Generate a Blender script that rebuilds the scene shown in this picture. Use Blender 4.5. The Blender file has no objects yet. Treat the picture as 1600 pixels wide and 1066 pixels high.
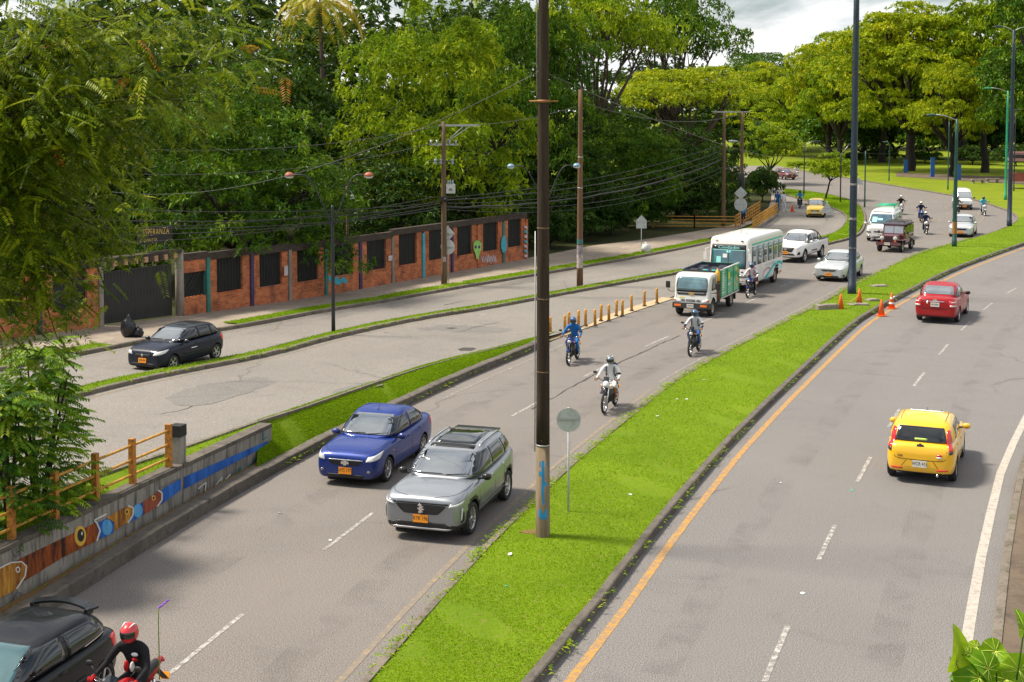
import bpy, bmesh, math, random
import numpy as np
from mathutils import Vector, Matrix
from mathutils.bvhtree import BVHTree

random.seed(7)
R = math.radians
sc = bpy.context.scene
COL = sc.collection

# ---------------------------------------------------------------- camera
F_PX, CAM_H, PITCH, HORIZON = 2100.0, 9.30, R(3.6), 168.0     # in the photograph's 1600 px frame
PPY = HORIZON + F_PX * math.tan(PITCH)
cd = bpy.data.cameras.new('camera')
cam = bpy.data.objects.new('camera', cd); COL.objects.link(cam)
cd.sensor_width = 36.0
cd.lens = 36.0 * F_PX / 1600.0
cd.shift_y = (PPY - 533.0) / 1600.0
cd.clip_start, cd.clip_end = 0.1, 6000.0
cam.location = (0, 0, CAM_H)
cam.rotation_euler = (math.pi / 2 - PITCH, 0, 0)
sc.camera = cam

# ---------------------------------------------------------------- world, sun, exposure
SUN_EL, SUN_AZ = R(57), R(-80)            # azimuth from +Y towards +X
w = bpy.data.worlds.new('World'); sc.world = w; w.use_nodes = True
nt = w.node_tree; nt.nodes.clear()
def wn(t, **k):
    n = nt.nodes.new(t)
    for a, b in k.items(): setattr(n, a, b)
    return n
sky = wn('ShaderNodeTexSky', sky_type='NISHITA', sun_disc=False)
sky.sun_elevation = SUN_EL; sky.sun_rotation = SUN_AZ
sky.air_density = 1.0; sky.dust_density = 1.5
tc = wn('ShaderNodeTexCoord')
sep = wn('ShaderNodeSeparateXYZ'); nt.links.new(tc.outputs['Generated'], sep.inputs[0])
zc = wn('ShaderNodeMath', operation='MAXIMUM'); nt.links.new(sep.outputs[2], zc.inputs[0]); zc.inputs[1].default_value = 0.0
za = wn('ShaderNodeMath', operation='ADD'); nt.links.new(zc.outputs[0], za.inputs[0]); za.inputs[1].default_value = 0.22
dx = wn('ShaderNodeMath', operation='DIVIDE'); nt.links.new(sep.outputs[0], dx.inputs[0]); nt.links.new(za.outputs[0], dx.inputs[1])
dy = wn('ShaderNodeMath', operation='DIVIDE'); nt.links.new(sep.outputs[1], dy.inputs[0]); nt.links.new(za.outputs[0], dy.inputs[1])
cmb = wn('ShaderNodeCombineXYZ'); nt.links.new(dx.outputs[0], cmb.inputs[0]); nt.links.new(dy.outputs[0], cmb.inputs[1])
n1 = wn('ShaderNodeTexNoise'); nt.links.new(cmb.outputs[0], n1.inputs['Vector'])
n1.inputs['Scale'].default_value = 1.5; n1.inputs['Detail'].default_value = 9; n1.inputs['Roughness'].default_value = 0.58
n1.inputs['Distortion'].default_value = 0.35
r1 = wn('ShaderNodeValToRGB'); nt.links.new(n1.outputs[0], r1.inputs[0])        # cloud cover
r1.color_ramp.elements[0].position = 0.37; r1.color_ramp.elements[1].position = 0.54
n2 = wn('ShaderNodeTexNoise'); nt.links.new(cmb.outputs[0], n2.inputs['Vector'])
n2.inputs['Scale'].default_value = 3.1; n2.inputs['Detail'].default_value = 8; n2.inputs['Roughness'].default_value = 0.6
r2 = wn('ShaderNodeValToRGB'); nt.links.new(n2.outputs[0], r2.inputs[0])        # cloud tone
r2.color_ramp.elements[0].position = 0.30; r2.color_ramp.elements[0].color = (6.8, 7.1, 7.5, 1)
r2.color_ramp.elements[1].position = 0.62; r2.color_ramp.elements[1].color = (11.0, 10.95, 10.8, 1)
mx = wn('ShaderNodeMix', data_type='RGBA')
nt.links.new(r1.outputs[0], mx.inputs[0]); nt.links.new(sky.outputs[0], mx.inputs[6]); nt.links.new(r2.outputs[0], mx.inputs[7])
bg = wn('ShaderNodeBackground'); bg.inputs[1].default_value = 0.085
nt.links.new(mx.outputs[2], bg.inputs[0])
wo = wn('ShaderNodeOutputWorld'); nt.links.new(bg.outputs[0], wo.inputs[0])

sd = bpy.data.lights.new('sun', 'SUN'); sd.energy = 5.0; sd.angle = R(11); sd.color = (1.0, 0.91, 0.76)
sun = bpy.data.objects.new('sun', sd); COL.objects.link(sun)
sv = Vector((math.sin(SUN_AZ) * math.cos(SUN_EL), math.cos(SUN_AZ) * math.cos(SUN_EL), math.sin(SUN_EL)))
sun.rotation_euler = sv.to_track_quat('Z', 'Y').to_euler()
sun.location = (0, 0, 60)

sc.view_settings.view_transform = 'Standard'
sc.view_settings.look = 'None'
sc.view_settings.exposure = 0.50
sc.view_settings.gamma = 1.0
sc.view_settings.use_curve_mapping = False
sc.render.engine = 'CYCLES'
sc.cycles.use_denoising = True
sc.cycles.max_bounces = 6
sc.cycles.diffuse_bounces = 3
sc.cycles.glossy_bounces = 3
sc.cycles.transmission_bounces = 4
sc.cycles.transparent_max_bounces = 6
sc.cycles.caustics_reflective = False
sc.cycles.caustics_refractive = False
sc.cycles.sample_clamp_indirect = 6.0

# ---------------------------------------------------------------- geometry helpers
def ray(px, py):
    xc, yc = (px - 800.0) / F_PX, (PPY - py) / F_PX
    s, c = math.sin(PITCH), math.cos(PITCH)
    return Vector((xc, c + yc * s, -s + yc * c))

def zE(X, Y):
    """height of the left-hand (service) side above the main road"""
    s = 0.906 * Y + 0.423 * X
    P = [(14, 1.55), (20, 1.30), (24, 1.15), (28, 0.92), (36, 0.58), (46, 0.24), (55, 0.0), (9999, 0.0)]
    if s <= P[0][0]: return P[0][1]
    for (a, za_), (b, zb_) in zip(P, P[1:]):
        if s <= b: return za_ + (zb_ - za_) * (s - a) / (b - a)
    return 0.0

def G(px, py, z=0.0):
    d = ray(px, py)
    t = (z - CAM_H) / d.z
    return Vector((d.x * t, d.y * t, z))

def GE(px, py, dz=0.0):
    z = 0.0
    for _ in range(25):
        p = G(px, py, z + dz)
        z = 0.5 * z + 0.5 * zE(p.x, p.y)
    return Vector((p.x, p.y, z + dz))

def AT(px, py, Y):
    """point at depth Y seen at a place in the photograph"""
    d = ray(px, py); t = Y / d.y
    return Vector((d.x * t, Y, CAM_H + d.z * t))

class MB:
    def __init__(s):
        s.v, s.f, s.m, s.s = [], [], [], []
    def add(s, verts, faces, m=0, smooth=False):
        o = len(s.v)
        s.v.extend([tuple(p) for p in verts])
        for f in faces:
            s.f.append(tuple(i + o for i in f)); s.m.append(m); s.s.append(smooth)
        return s
    def box(s, c, size, rot=None, m=0, taper=1.0):
        hx, hy, hz = size[0] / 2, size[1] / 2, size[2] / 2
        P = []
        for z, k in ((-hz, 1.0), (hz, taper)):
            for x, y in ((-hx, -hy), (hx, -hy), (hx, hy), (-hx, hy)):
                P.append(Vector((x * k, y * k, z)))
        if rot is not None: P = [rot @ p for p in P]
        P = [p + Vector(c) for p in P]
        return s.add(P, [(3, 2, 1, 0), (4, 5, 6, 7), (0, 1, 5, 4), (1, 2, 6, 5), (2, 3, 7, 6), (3, 0, 4, 7)], m)
    def bar(s, a, b, wd, ht, m=0, up=(0, 0, 1)):
        """rectangular bar from a to b"""
        a, b = Vector(a), Vector(b); d = b - a; L = d.length; d.normalize()
        up = Vector(up)
        if abs(d.dot(up)) > 0.99: up = Vector((0, 1, 0))
        y = up.cross(d).normalized(); z = d.cross(y)
        rot = Matrix((d, y, z)).transposed()
        return s.box((a + b) / 2, (L, wd, ht), rot, m)
    def tube(s, pts, rad, n=8, m=0, smooth=True, caps=True):
        pts = [Vector(p) for p in pts]
        if not hasattr(rad, '__len__'): rad = [rad] * len(pts)
        V, Fc = [], []
        prev = None
        for i, p in enumerate(pts):
            d = (pts[min(i + 1, len(pts) - 1)] - pts[max(i - 1, 0)])
            d = d.normalized() if d.length > 1e-9 else Vector((0, 0, 1))
            if prev is None:
                a = Vector((0, 0, 1)) if abs(d.z) < 0.9 else Vector((1, 0, 0))
                x = a.cross(d).normalized()
            else:
                x = (prev - d * prev.dot(d))
                x = x.normalized() if x.length > 1e-6 else Vector((1, 0, 0))
            prev = x; y = d.cross(x)
            for k in range(n):
                t = 2 * math.pi * k / n
                V.append(p + (x * math.cos(t) + y * math.sin(t)) * rad[i])
        for i in range(len(pts) - 1):
            for k in range(n):
                a = i * n + k; b = i * n + (k + 1) % n
                Fc.append((a, b, b + n, a + n))
        s.add(V, Fc, m, smooth)
        if caps:
            o = len(s.v) - len(V)
            s.f.append(tuple(o + k for k in reversed(range(n)))); s.m.append(m); s.s.append(False)
            s.f.append(tuple(o + (len(pts) - 1) * n + k for k in range(n))); s.m.append(m); s.s.append(False)
        return s
    def lathe(s, prof, origin=(0, 0, 0), axis=(0, 0, 1), n=20, m=0, smooth=True, cap=True):
        ax = Vector(axis).normalized()
        a = Vector((0, 0, 1)) if abs(ax.z) < 0.9 else Vector((1, 0, 0))
        x = a.cross(ax).normalized(); y = ax.cross(x); o = Vector(origin)
        V, Fc = [], []
        for r, h in prof:
            for k in range(n):
                t = 2 * math.pi * k / n
                V.append(o + ax * h + (x * math.cos(t) + y * math.sin(t)) * r)
        for i in range(len(prof) - 1):
            for k in range(n):
                p = i * n + k; q = i * n + (k + 1) % n
                Fc.append((p, q, q + n, p + n))
        s.add(V, Fc, m, smooth)
        o2 = len(s.v) - len(V)
        for i, rev in ((0, True), (len(prof) - 1, False)):
            if cap and prof[i][0] > 1e-4:
                idx = [o2 + i * n + k for k in range(n)]
                s.f.append(tuple(reversed(idx)) if rev else tuple(idx)); s.m.append(m); s.s.append(False)
        return s
    def prism(s, poly, thick, frame=None, m=0):
        """2-D outline extruded by thick along the frame's z"""
        n = len(poly); frame = frame or Matrix.Identity(4)
        V = [frame @ Vector((x, y, -thick / 2)) for x, y in poly] + [frame @ Vector((x, y, thick / 2)) for x, y in poly]
        Fc = [tuple(reversed(range(n))), tuple(range(n, 2 * n))] + [(i, (i + 1) % n, n + (i + 1) % n, n + i) for i in range(n)]
        return s.add(V, Fc, m)
    def ball(s, c, r, n=10, m=0):
        r = r if hasattr(r, '__len__') else (r, r, r); c = Vector(c)
        V = []; Fc = []; k = n // 2
        for i in range(k + 1):
            t = math.pi * i / k
            for j in range(n):
                u = 2 * math.pi * j / n
                V.append(c + Vector((r[0] * math.sin(t) * math.cos(u), r[1] * math.sin(t) * math.sin(u), r[2] * math.cos(t))))
        for i in range(k):
            for j in range(n):
                a = i * n + j; b = i * n + (j + 1) % n
                Fc.append((a, a + n, b + n, b))
        return s.add(V, Fc, m, True)
    def mesh(s, name, mats, fix=True):
        me = bpy.data.meshes.new(name)
        me.from_pydata(s.v, [], s.f)
        for mt in (mats if isinstance(mats, (list, tuple)) else [mats]): me.materials.append(mt)
        me.polygons.foreach_set('material_index', s.m)
        me.polygons.foreach_set('use_smooth', s.s)
        if fix:
            bm = bmesh.new(); bm.from_mesh(me)
            bmesh.ops.remove_doubles(bm, verts=bm.verts, dist=1e-5)
            bmesh.ops.recalc_face_normals(bm, faces=bm.faces)
            bm.to_mesh(me); bm.free()
        me.update()
        return me
    def build(s, name, mats, parent=None, fix=True):
        return link(name, s.mesh(name, mats, fix), parent)

def link(name, data, parent=None):
    o = bpy.data.objects.new(name, data); COL.objects.link(o)
    if parent is not None: o.parent = parent
    return o

def tag(o, label=None, cat=None, group=None, kind=None):
    if label: o['label'] = label
    if cat: o['category'] = cat
    if group: o['group'] = group
    if kind: o['kind'] = kind
    return o

def thing(name, label, cat, loc=(0, 0, 0), rz=0.0, group=None):
    o = link(name, None); o.empty_display_size = 0.2
    o.location = loc; o.rotation_euler = (0, 0, rz)
    return tag(o, label, cat, group)

CHILD = {}
def copy_tree(o, parent=None):
    c = o.copy(); COL.objects.link(c)
    if parent is not None:
        c.parent = parent
        c.matrix_parent_inverse = o.matrix_parent_inverse.copy()
    for ch in list(o.children): copy_tree(ch, c)
    return c

def text_obj(s, size, mat, parent, loc, rot, name='lettering', ext=0.002, align='CENTER', spacing=1.0, sx=1.0):
    cu = bpy.data.curves.new('lettering', 'FONT'); cu.body = s; cu.size = size; cu.extrude = ext
    cu.align_x = align; cu.align_y = 'CENTER'; cu.space_character = spacing; cu.resolution_u = 2
    tmp = bpy.data.objects.new('tmp', cu); COL.objects.link(tmp)
    dg = bpy.context.evaluated_depsgraph_get()
    me = bpy.data.meshes.new_from_object(tmp.evaluated_get(dg))
    bpy.data.objects.remove(tmp); bpy.data.curves.remove(cu)
    me.materials.clear(); me.materials.append(mat)
    o = link(name, me, parent); o.location = loc; o.rotation_euler = rot; o.scale = (sx, 1, 1)
    return o

def smooth_line(pts, step=1.0, closed=False):
    """Catmull-Rom resample of a list of Vectors"""
    P = [Vector(p) for p in pts]; out = []
    for i in range(len(P) - 1):
        p0 = P[i - 1] if i > 0 else P[i] * 2 - P[i + 1]
        p1, p2 = P[i], P[i + 1]
        p3 = P[i + 2] if i + 2 < len(P) else P[i + 1] * 2 - P[i]
        n = max(1, int((p2 - p1).length / step))
        for k in range(n):
            t = k / n
            out.append(0.5 * ((2 * p1) + (-p0 + p2) * t + (2 * p0 - 5 * p1 + 4 * p2 - p3) * t * t + (-p0 + 3 * p1 - 3 * p2 + p3) * t ** 3))
    out.append(P[-1].copy())
    return out

def resample(line, n):
    d = [0.0]
    for a, b in zip(line, line[1:]): d.append(d[-1] + (b - a).length)
    out = []; j = 0
    for i in range(n):
        t = d[-1] * i / (n - 1)
        while j < len(d) - 2 and d[j + 1] < t: j += 1
        u = (t - d[j]) / max(d[j + 1] - d[j], 1e-9)
        out.append(line[j].lerp(line[j + 1], min(max(u, 0), 1)))
    return out

def offset(line, d):
    """shift a polyline sideways (positive = to the right of travel)"""
    out = []
    for i, p in enumerate(line):
        t = line[min(i + 1, len(line) - 1)] - line[max(i - 1, 0)]
        t.z = 0; t = t.normalized() if t.length > 1e-9 else Vector((0, 1, 0))
        out.append(p + Vector((t.y, -t.x, 0)) * d)
    return out

# ---------------------------------------------------------------- materials
MATS = {}
class NM:
    """small node-material writer"""
    def __init__(s, name):
        s.m = bpy.data.materials.new(name); s.m.use_nodes = True
        s.t = s.m.node_tree; s.n = s.t.nodes
        s.b = s.n['Principled BSDF']; s.out = s.n['Material Output']
    def node(s, t, ins=None, **k):
        n = s.n.new(t)
        for a, b in k.items(): setattr(n, a, b)
        for a, b in (ins or {}).items():
            if isinstance(b, bpy.types.NodeSocket): s.t.links.new(b, n.inputs[a])
            else: n.inputs[a].default_value = b
        return n
    def link(s, a, b): s.t.links.new(a, b)
    def coord(s, kind='Object', scale=None):
        o = s.node('ShaderNodeTexCoord').outputs[kind]
        if scale is not None:
            o = s.node('ShaderNodeMapping', {0: o, 'Scale': scale}).outputs[0]
        return o
    def pos(s):
        return s.node('ShaderNodeNewGeometry').outputs['Position']
    def noise(s, vec, scale, detail=4, rough=0.5, dist=0.0):
        return s.node('ShaderNodeTexNoise', {'Vector': vec, 'Scale': scale, 'Detail': detail, 'Roughness': rough, 'Distortion': dist}).outputs[0]
    def ramp(s, fac, stops, interp='LINEAR'):
        n = s.node('ShaderNodeValToRGB', {0: fac}); cr = n.color_ramp; cr.interpolation = interp
        while len(cr.elements) < len(stops): cr.elements.new(0.5)
        for e, (p, c) in zip(cr.elements, stops):
            e.position = p; e.color = (c, c, c, 1) if not hasattr(c, '__len__') else (*c[:3], 1)
        return n.outputs[0]
    def mix(s, fac, a, b, mode='MIX'):
        n = s.node('ShaderNodeMix', data_type='RGBA', blend_type=mode)
        for i, v in ((0, fac), (6, a), (7, b)):
            if isinstance(v, bpy.types.NodeSocket): s.t.links.new(v, n.inputs[i])
            elif i == 0: n.inputs[0].default_value = v
            else: n.inputs[i].default_value = (*v[:3], 1)
        return n.outputs[2]
    def bump(s, h, strength=0.3, dist=0.02):
        n = s.node('ShaderNodeBump', {'Height': h, 'Strength': strength, 'Distance': dist})
        s.t.links.new(n.outputs[0], s.b.inputs['Normal'])
    def set(s, **k):
        al = {'color': 'Base Color', 'rough': 'Roughness', 'metal': 'Metallic', 'spec': 'Specular IOR Level', 'coat': 'Coat Weight',
              'coat_rough': 'Coat Roughness', 'ior': 'IOR', 'emit': 'Emission Color', 'emit_s': 'Emission Strength', 'trans': 'Transmission Weight'}
        for a, v in k.items():
            sk = s.b.inputs[al[a]]
            if isinstance(v, bpy.types.NodeSocket): s.t.links.new(v, sk)
            elif hasattr(v, '__len__'): sk.default_value = (*v[:3], 1)
            else: sk.default_value = v
        return s

def mat(name, color, rough=0.6, metal=0.0, spec=0.5, var=0.0, vscale=3.0, dirt=None, coat=0.0, bump=0.0, bscale=40.0, ior=None):
    """plain material with a little procedural unevenness"""
    if name in MATS: return MATS[name]
    M = NM(name)
    if var > 0 or dirt:
        p = M.coord('Object')
        n = M.noise(p, vscale, 5, 0.6)
        c = M.mix(M.ramp(n, [(0.3, 0.0), (0.72, 1.0)]), tuple(x * (1 - var) for x in color), tuple(min(1, x * (1 + var)) for x in color))
        if dirt:
            c = M.mix(M.ramp(M.noise(p, vscale * 2.7, 6, 0.65), [(0.48, 0.0), (0.66, dirt[1])]), c, dirt[0])
        M.set(color=c)
    else:
        M.set(color=color)
    M.set(rough=rough, metal=metal, spec=spec, coat=coat, coat_rough=0.04)
    if ior: M.set(ior=ior)
    if bump > 0: M.bump(M.noise(M.coord('Object'), bscale, 4, 0.6), bump, 0.01)
    MATS[name] = M.m
    return M.m

# ================================================================ ground materials
def asphalt(name, c0, c1, dust, wear=0.5):
    M = NM(name); p = M.pos()
    big = M.noise(p, 0.16, 5, 0.6, 0.4)
    mid = M.noise(p, 1.3, 5, 0.65)
    fine = M.noise(p, 42, 3, 0.75)
    grit = M.node('ShaderNodeTexVoronoi', {'Vector': p, 'Scale': 38.0}).outputs['Distance']
    c = M.mix(M.ramp(big, [(0.32, 0), (0.68, 1)]), c0, c1)
    c = M.mix(M.ramp(mid, [(0.45, 0), (0.75, 0.42 * wear)]), c, dust)
    c = M.mix(M.ramp(fine, [(0.36, 0.8), (0.5, 0.0), (0.66, 0.0)]), c, (0.025, 0.025, 0.027))
    c = M.mix(M.ramp(fine, [(0.5, 0.0), (0.68, 0.75)]), c, (0.34, 0.33, 0.32))
    stain = M.noise(p, 0.55, 6, 0.7, 1.2)
    c = M.mix(M.ramp(stain, [(0.57, 0), (0.72, 0.24)]), c, (0.055, 0.053, 0.052))
    # hairline cracks
    cv = M.node('ShaderNodeMix', data_type='VECTOR')
    nz = M.node('ShaderNodeTexNoise', {'Vector': p, 'Scale': 0.9, 'Detail': 5.0}).outputs[1]
    M.link(p, cv.inputs[4]); M.link(nz, cv.inputs[5]); cv.inputs[0].default_value = 0.42
    vo = M.node('ShaderNodeTexVoronoi', {'Vector': cv.outputs[1], 'Scale': 0.19}, feature='DISTANCE_TO_EDGE').outputs[0]
    keep = M.ramp(M.noise(p, 0.09, 2, 0.5), [(0.5, 0), (0.56, 1)])
    cr = M.node('ShaderNodeMath', {0: M.ramp(vo, [(0.0, 0.45), (0.0022, 0.35), (0.0045, 0.0)]), 1: keep}, operation='MULTIPLY').outputs[0]
    c = M.mix(cr, c, (0.03, 0.03, 0.03))
    M.set(color=c, rough=M.ramp(mid, [(0.3, 0.72), (0.7, 0.9)]), spec=0.35)
    h = M.mix(0.5, fine, grit)
    M.bump(h, 0.2, 0.010)
    return M.m

A_MAIN = asphalt('asphalt_main', (0.140, 0.122, 0.110), (0.170, 0.149, 0.135), (0.24, 0.20, 0.165))
A_RIGHT = asphalt('asphalt_right', (0.146, 0.136, 0.132), (0.168, 0.157, 0.152), (0.21, 0.195, 0.185), 0.3)
A_OLD = asphalt('asphalt_old', (0.172, 0.156, 0.138), (0.212, 0.192, 0.170), (0.27, 0.232, 0.195), 0.6)
A_PATCH = asphalt('asphalt_patch', (0.135, 0.124, 0.116), (0.160, 0.147, 0.137), (0.21, 0.185, 0.16), 0.6)

def grass_ground(name, c0, c1, dry, k=1.0):
    M = NM(name); p = M.pos()
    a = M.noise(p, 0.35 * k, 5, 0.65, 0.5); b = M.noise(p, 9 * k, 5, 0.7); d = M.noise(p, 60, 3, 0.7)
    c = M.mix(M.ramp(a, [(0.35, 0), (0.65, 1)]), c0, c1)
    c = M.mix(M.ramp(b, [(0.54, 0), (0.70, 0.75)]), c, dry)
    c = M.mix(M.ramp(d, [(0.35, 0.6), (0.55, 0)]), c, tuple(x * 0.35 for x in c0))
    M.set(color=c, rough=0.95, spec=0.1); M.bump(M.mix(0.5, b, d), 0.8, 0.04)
    return M.m
GRASS = grass_ground('grass_soil', (0.115, 0.195, 0.008), (0.165, 0.25, 0.010), (0.23, 0.20, 0.06))
GRASS_FAR = grass_ground('park_grass', (0.135, 0.195, 0.008), (0.20, 0.245, 0.012), (0.28, 0.25, 0.04))
SOIL = grass_ground('dark_soil', (0.030, 0.040, 0.012), (0.055, 0.060, 0.022), (0.10, 0.07, 0.04))  # dark soil of the garden behind the wall
DIRT = grass_ground('bare_earth', (0.20, 0.11, 0.055), (0.27, 0.16, 0.085), (0.12, 0.13, 0.03), 2)

def concrete(name, c0, c1, stain, scale=1.0, amount=0.7, streak=False, moss=None):
    M = NM(name); p = M.pos()
    if streak: pv = M.node('ShaderNodeMapping', {0: p, 'Scale': (2.3, 2.3, 0.28)}).outputs[0]
    else: pv = p
    a = M.noise(p, 1.1 * scale, 6, 0.65); b = M.noise(pv, 2.2 * scale, 6, 0.7, 0.3); f = M.noise(p, 45, 4, 0.7)
    c = M.mix(M.ramp(a, [(0.3, 0), (0.7, 1)]), c0, c1)
    c = M.mix(M.ramp(b, [(0.46, 0), (0.68, amount)]), c, stain)
    if moss: c = M.mix(M.ramp(M.noise(p, 3.3, 5, 0.6), [(0.55, 0), (0.7, 0.7)]), c, moss)
    c = M.mix(M.ramp(f, [(0.3, 0.35), (0.5, 0)]), c, tuple(x * 0.3 for x in c0))
    M.set(color=c, rough=0.88, spec=0.25); M.bump(M.mix(0.4, b, f), 0.4, 0.02)
    return M.m
KERB = concrete('kerb_concrete', (0.15, 0.125, 0.10), (0.21, 0.18, 0.15), (0.05, 0.045, 0.035), 1.6, 0.85, moss=(0.07, 0.085, 0.02))
KERB_DARK = concrete('kerb_shaded_stained', (0.10, 0.088, 0.074), (0.15, 0.132, 0.112), (0.045, 0.040, 0.034), 1.6, 0.8)  # darker than the other kerbs: shade on the right-facing median kerb painted in
PAVE = concrete('pavement_concrete', (0.25, 0.205, 0.165), (0.32, 0.27, 0.22), (0.13, 0.105, 0.08), 0.6, 0.6)
PAVE_DARK = concrete('brown_pavement', (0.115, 0.085, 0.062), (0.155, 0.118, 0.085), (0.05, 0.038, 0.03), 0.7, 0.7)

def paint(name, c, gone, under, th=0.52):
    M = NM(name); p = M.pos()
    w1 = M.noise(p, 7.0, 6, 0.75); w2 = M.noise(p, 60, 2, 0.6)
    f = M.node('ShaderNodeMath', {0: w1, 1: M.node('ShaderNodeMath', {0: w2, 1: 0.35}, operation='MULTIPLY').outputs[0]}, operation='ADD').outputs[0]
    c2 = M.mix(M.ramp(f, [(th + 0.10, 0), (th + 0.26, gone)]), c, under)
    M.set(color=c2, rough=0.8, spec=0.3)
    return M.m
P_WHITE = paint('white_road_paint', (0.46, 0.44, 0.41), 0.95, (0.16, 0.15, 0.145), 0.46)
P_WHITE_OLD = paint('worn_white_paint', (0.36, 0.32, 0.275), 0.95, (0.16, 0.147, 0.135), 0.42)
P_YELLOW = paint('yellow_road_paint', (0.48, 0.235, 0.03), 0.85, (0.20, 0.16, 0.12), 0.46)
P_YELLOW_OLD = paint('worn_yellow_paint', (0.34, 0.24, 0.12), 0.95, (0.17, 0.15, 0.13), 0.40)

# ================================================================ edge lines (photograph -> ground)
def LG(pts, z=0.0, step=1.2): return smooth_line([G(x, y, z) for x, y in pts], step)
def LE(pts, step=1.2): return smooth_line([GE(x, y) for x, y in pts], step)
def fixz(line, dz=0.0): return [Vector((p.x, p.y, zE(p.x, p.y) + dz)) for p in line]
def extend(line, dist, end=True):
    if end:
        d = (line[-1] - line[-3]); d.z = 0; d.normalize(); return line + [line[-1] + d * dist]
    d = (line[0] - line[2]); d.z = 0; d.normalize(); return [line[0] + d * dist] + line

med_L = LG([(572, 1066), (700, 920), (780, 836), (859, 760), (889, 731), (990, 648), (1051, 600), (1120, 560), (1200, 519), (1290, 472),
            (1344, 442), (1398, 415), (1440, 397), (1488, 383), (1540, 368), (1572, 356), (1588, 345), (1580, 334), (1558, 325), (1520, 313),
            (1460, 302), (1400, 292), (1340, 282), (1280, 272), (1225, 263)])
med_L = extend(med_L, 14, False)
med_R = LG([(846, 1066), (950, 937), (1016, 848), (1086, 762), (1143, 696), (1230, 608), (1332, 513), (1371, 487), (1410, 465), (1470, 434), (1530, 409), (1600, 384), (1700, 352)])
med_R = extend(extend(med_R, 14, False), 120)
r4_R = LG([(1549, 1018), (1563, 900), (1576, 820), (1600, 716), (1660, 600), (1750, 510), (1850, 450), (2000, 400)])
r4_R = extend(extend(r4_R, 16, False), 120)
r3_L = LG([(20, 994), (125, 927), (293, 820), (450, 729), (540, 682), (638, 634), (720, 596), (834, 548), (871, 529), (926, 508), (989, 486), (1047, 467), (1100, 441), (1150, 416),
           (1230, 397), (1296, 383), (1341, 369), (1353, 347), (1347, 325), (1326, 313), (1300, 306), (1262, 300), (1224, 296)])
r3_L = extend(r3_L, 14, False)
# service road, right-hand edge (upper level) and the strip of grass beside the main road
sv_R = LE([(84, 768), (200, 730), (284, 702), (360, 676), (450, 646), (578, 603), (671, 572), (760, 550), (834, 531), (871, 522), (926, 504), (989, 483), (1047, 465), (1100, 440), (1150, 415.5)])
sv_R = fixz(extend(sv_R, 16, False))
sA_R = LE([(-60, 668), (86, 631), (249, 591), (420, 557), (521, 530), (623, 507), (714, 491), (834, 470), (957, 447), (1053, 430), (1150, 412.5), (1230, 396.5), (1296, 382.5)])
sA_R = fixz(extend(sA_R, 20, False))
sA_L0 = offset(sA_R, -0.75)
isl = [G(*p) for p in [(1262, 376), (1293, 369), (1311, 360), (1321, 346), (1316, 334), (1287, 322), (1252, 313), (1226, 305)]]
cut = [p for p in sA_L0 if p.y < isl[0].y - 3]
r1_R = fixz(smooth_line(cut[::4] + isl, 1.2))
r1_L = LE([(-90, 597), (0, 581), (96, 562), (223, 537), (338, 519), (420, 505), (521, 486), (687, 457), (834, 432), (910, 419), (1009, 401), (1107, 381), (1160, 366),
           (1198, 350), (1214, 336), (1221, 318), (1221, 303)])
r1_L = fixz(extend(r1_L, 22, False))
verge = fixz(offset(r1_L, -1.05))
wall_a, wall_b = GE(274, 498), GE(824, 406)
wdir = (wall_b - wall_a); wdir.z = 0; wlen = wdir.length; wdir.normalize()
def wallpt(t, off=0.0, dz=0.0):
    """a point along the brick wall's foot, t metres from the gate post; off to the road side"""
    q = wall_a + wdir * t + Vector((wdir.y, -wdir.x, 0)) * off
    return Vector((q.x, q.y, zE(q.x, q.y) + dz))
pave_L = [wallpt(t) for t in np.linspace(-45, wlen, 60)]
pave_L = pave_L + [GE(x, y) for x, y in [(852, 401), (926, 386), (1002, 377), (1072, 366), (1133, 356), (1180, 345), (1207, 333), (1216, 318), (1218, 303)]]

def ribbon(name, left, right, m, dz=0.0, n=140, cross=2, crown=0.0, kind='structure', label=None, parent=None):
    A, B = resample(left, n), resample(right, n)
    V, Fc = [], []
    for a, b in zip(A, B):
        for k in range(cross + 1):
            t = k / cross; p = a.lerp(b, t)
            V.append((p.x, p.y, p.z + dz + crown * 4 * t * (1 - t)))
    c = cross + 1
    for i in range(n - 1):
        for k in range(cross):
            Fc.append((i * c + k, i * c + k + 1, (i + 1) * c + k + 1, (i + 1) * c + k))
    mb = MB(); mb.add(V, Fc, 0, True)
    o = mb.build(name, m, parent, fix=False)
    if parent is None: tag(o, label, kind=kind)
    return o

def clipline(line, a, b):
    return [p for p in line if a <= p.y <= b]

def stripe(name, line, m, width=0.12, dz=0.006, parent=None):
    return ribbon(name, offset(line, -width / 2), offset(line, width / 2), m, dz, n=max(2, min(160, len(line))), cross=1, parent=parent)

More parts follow.
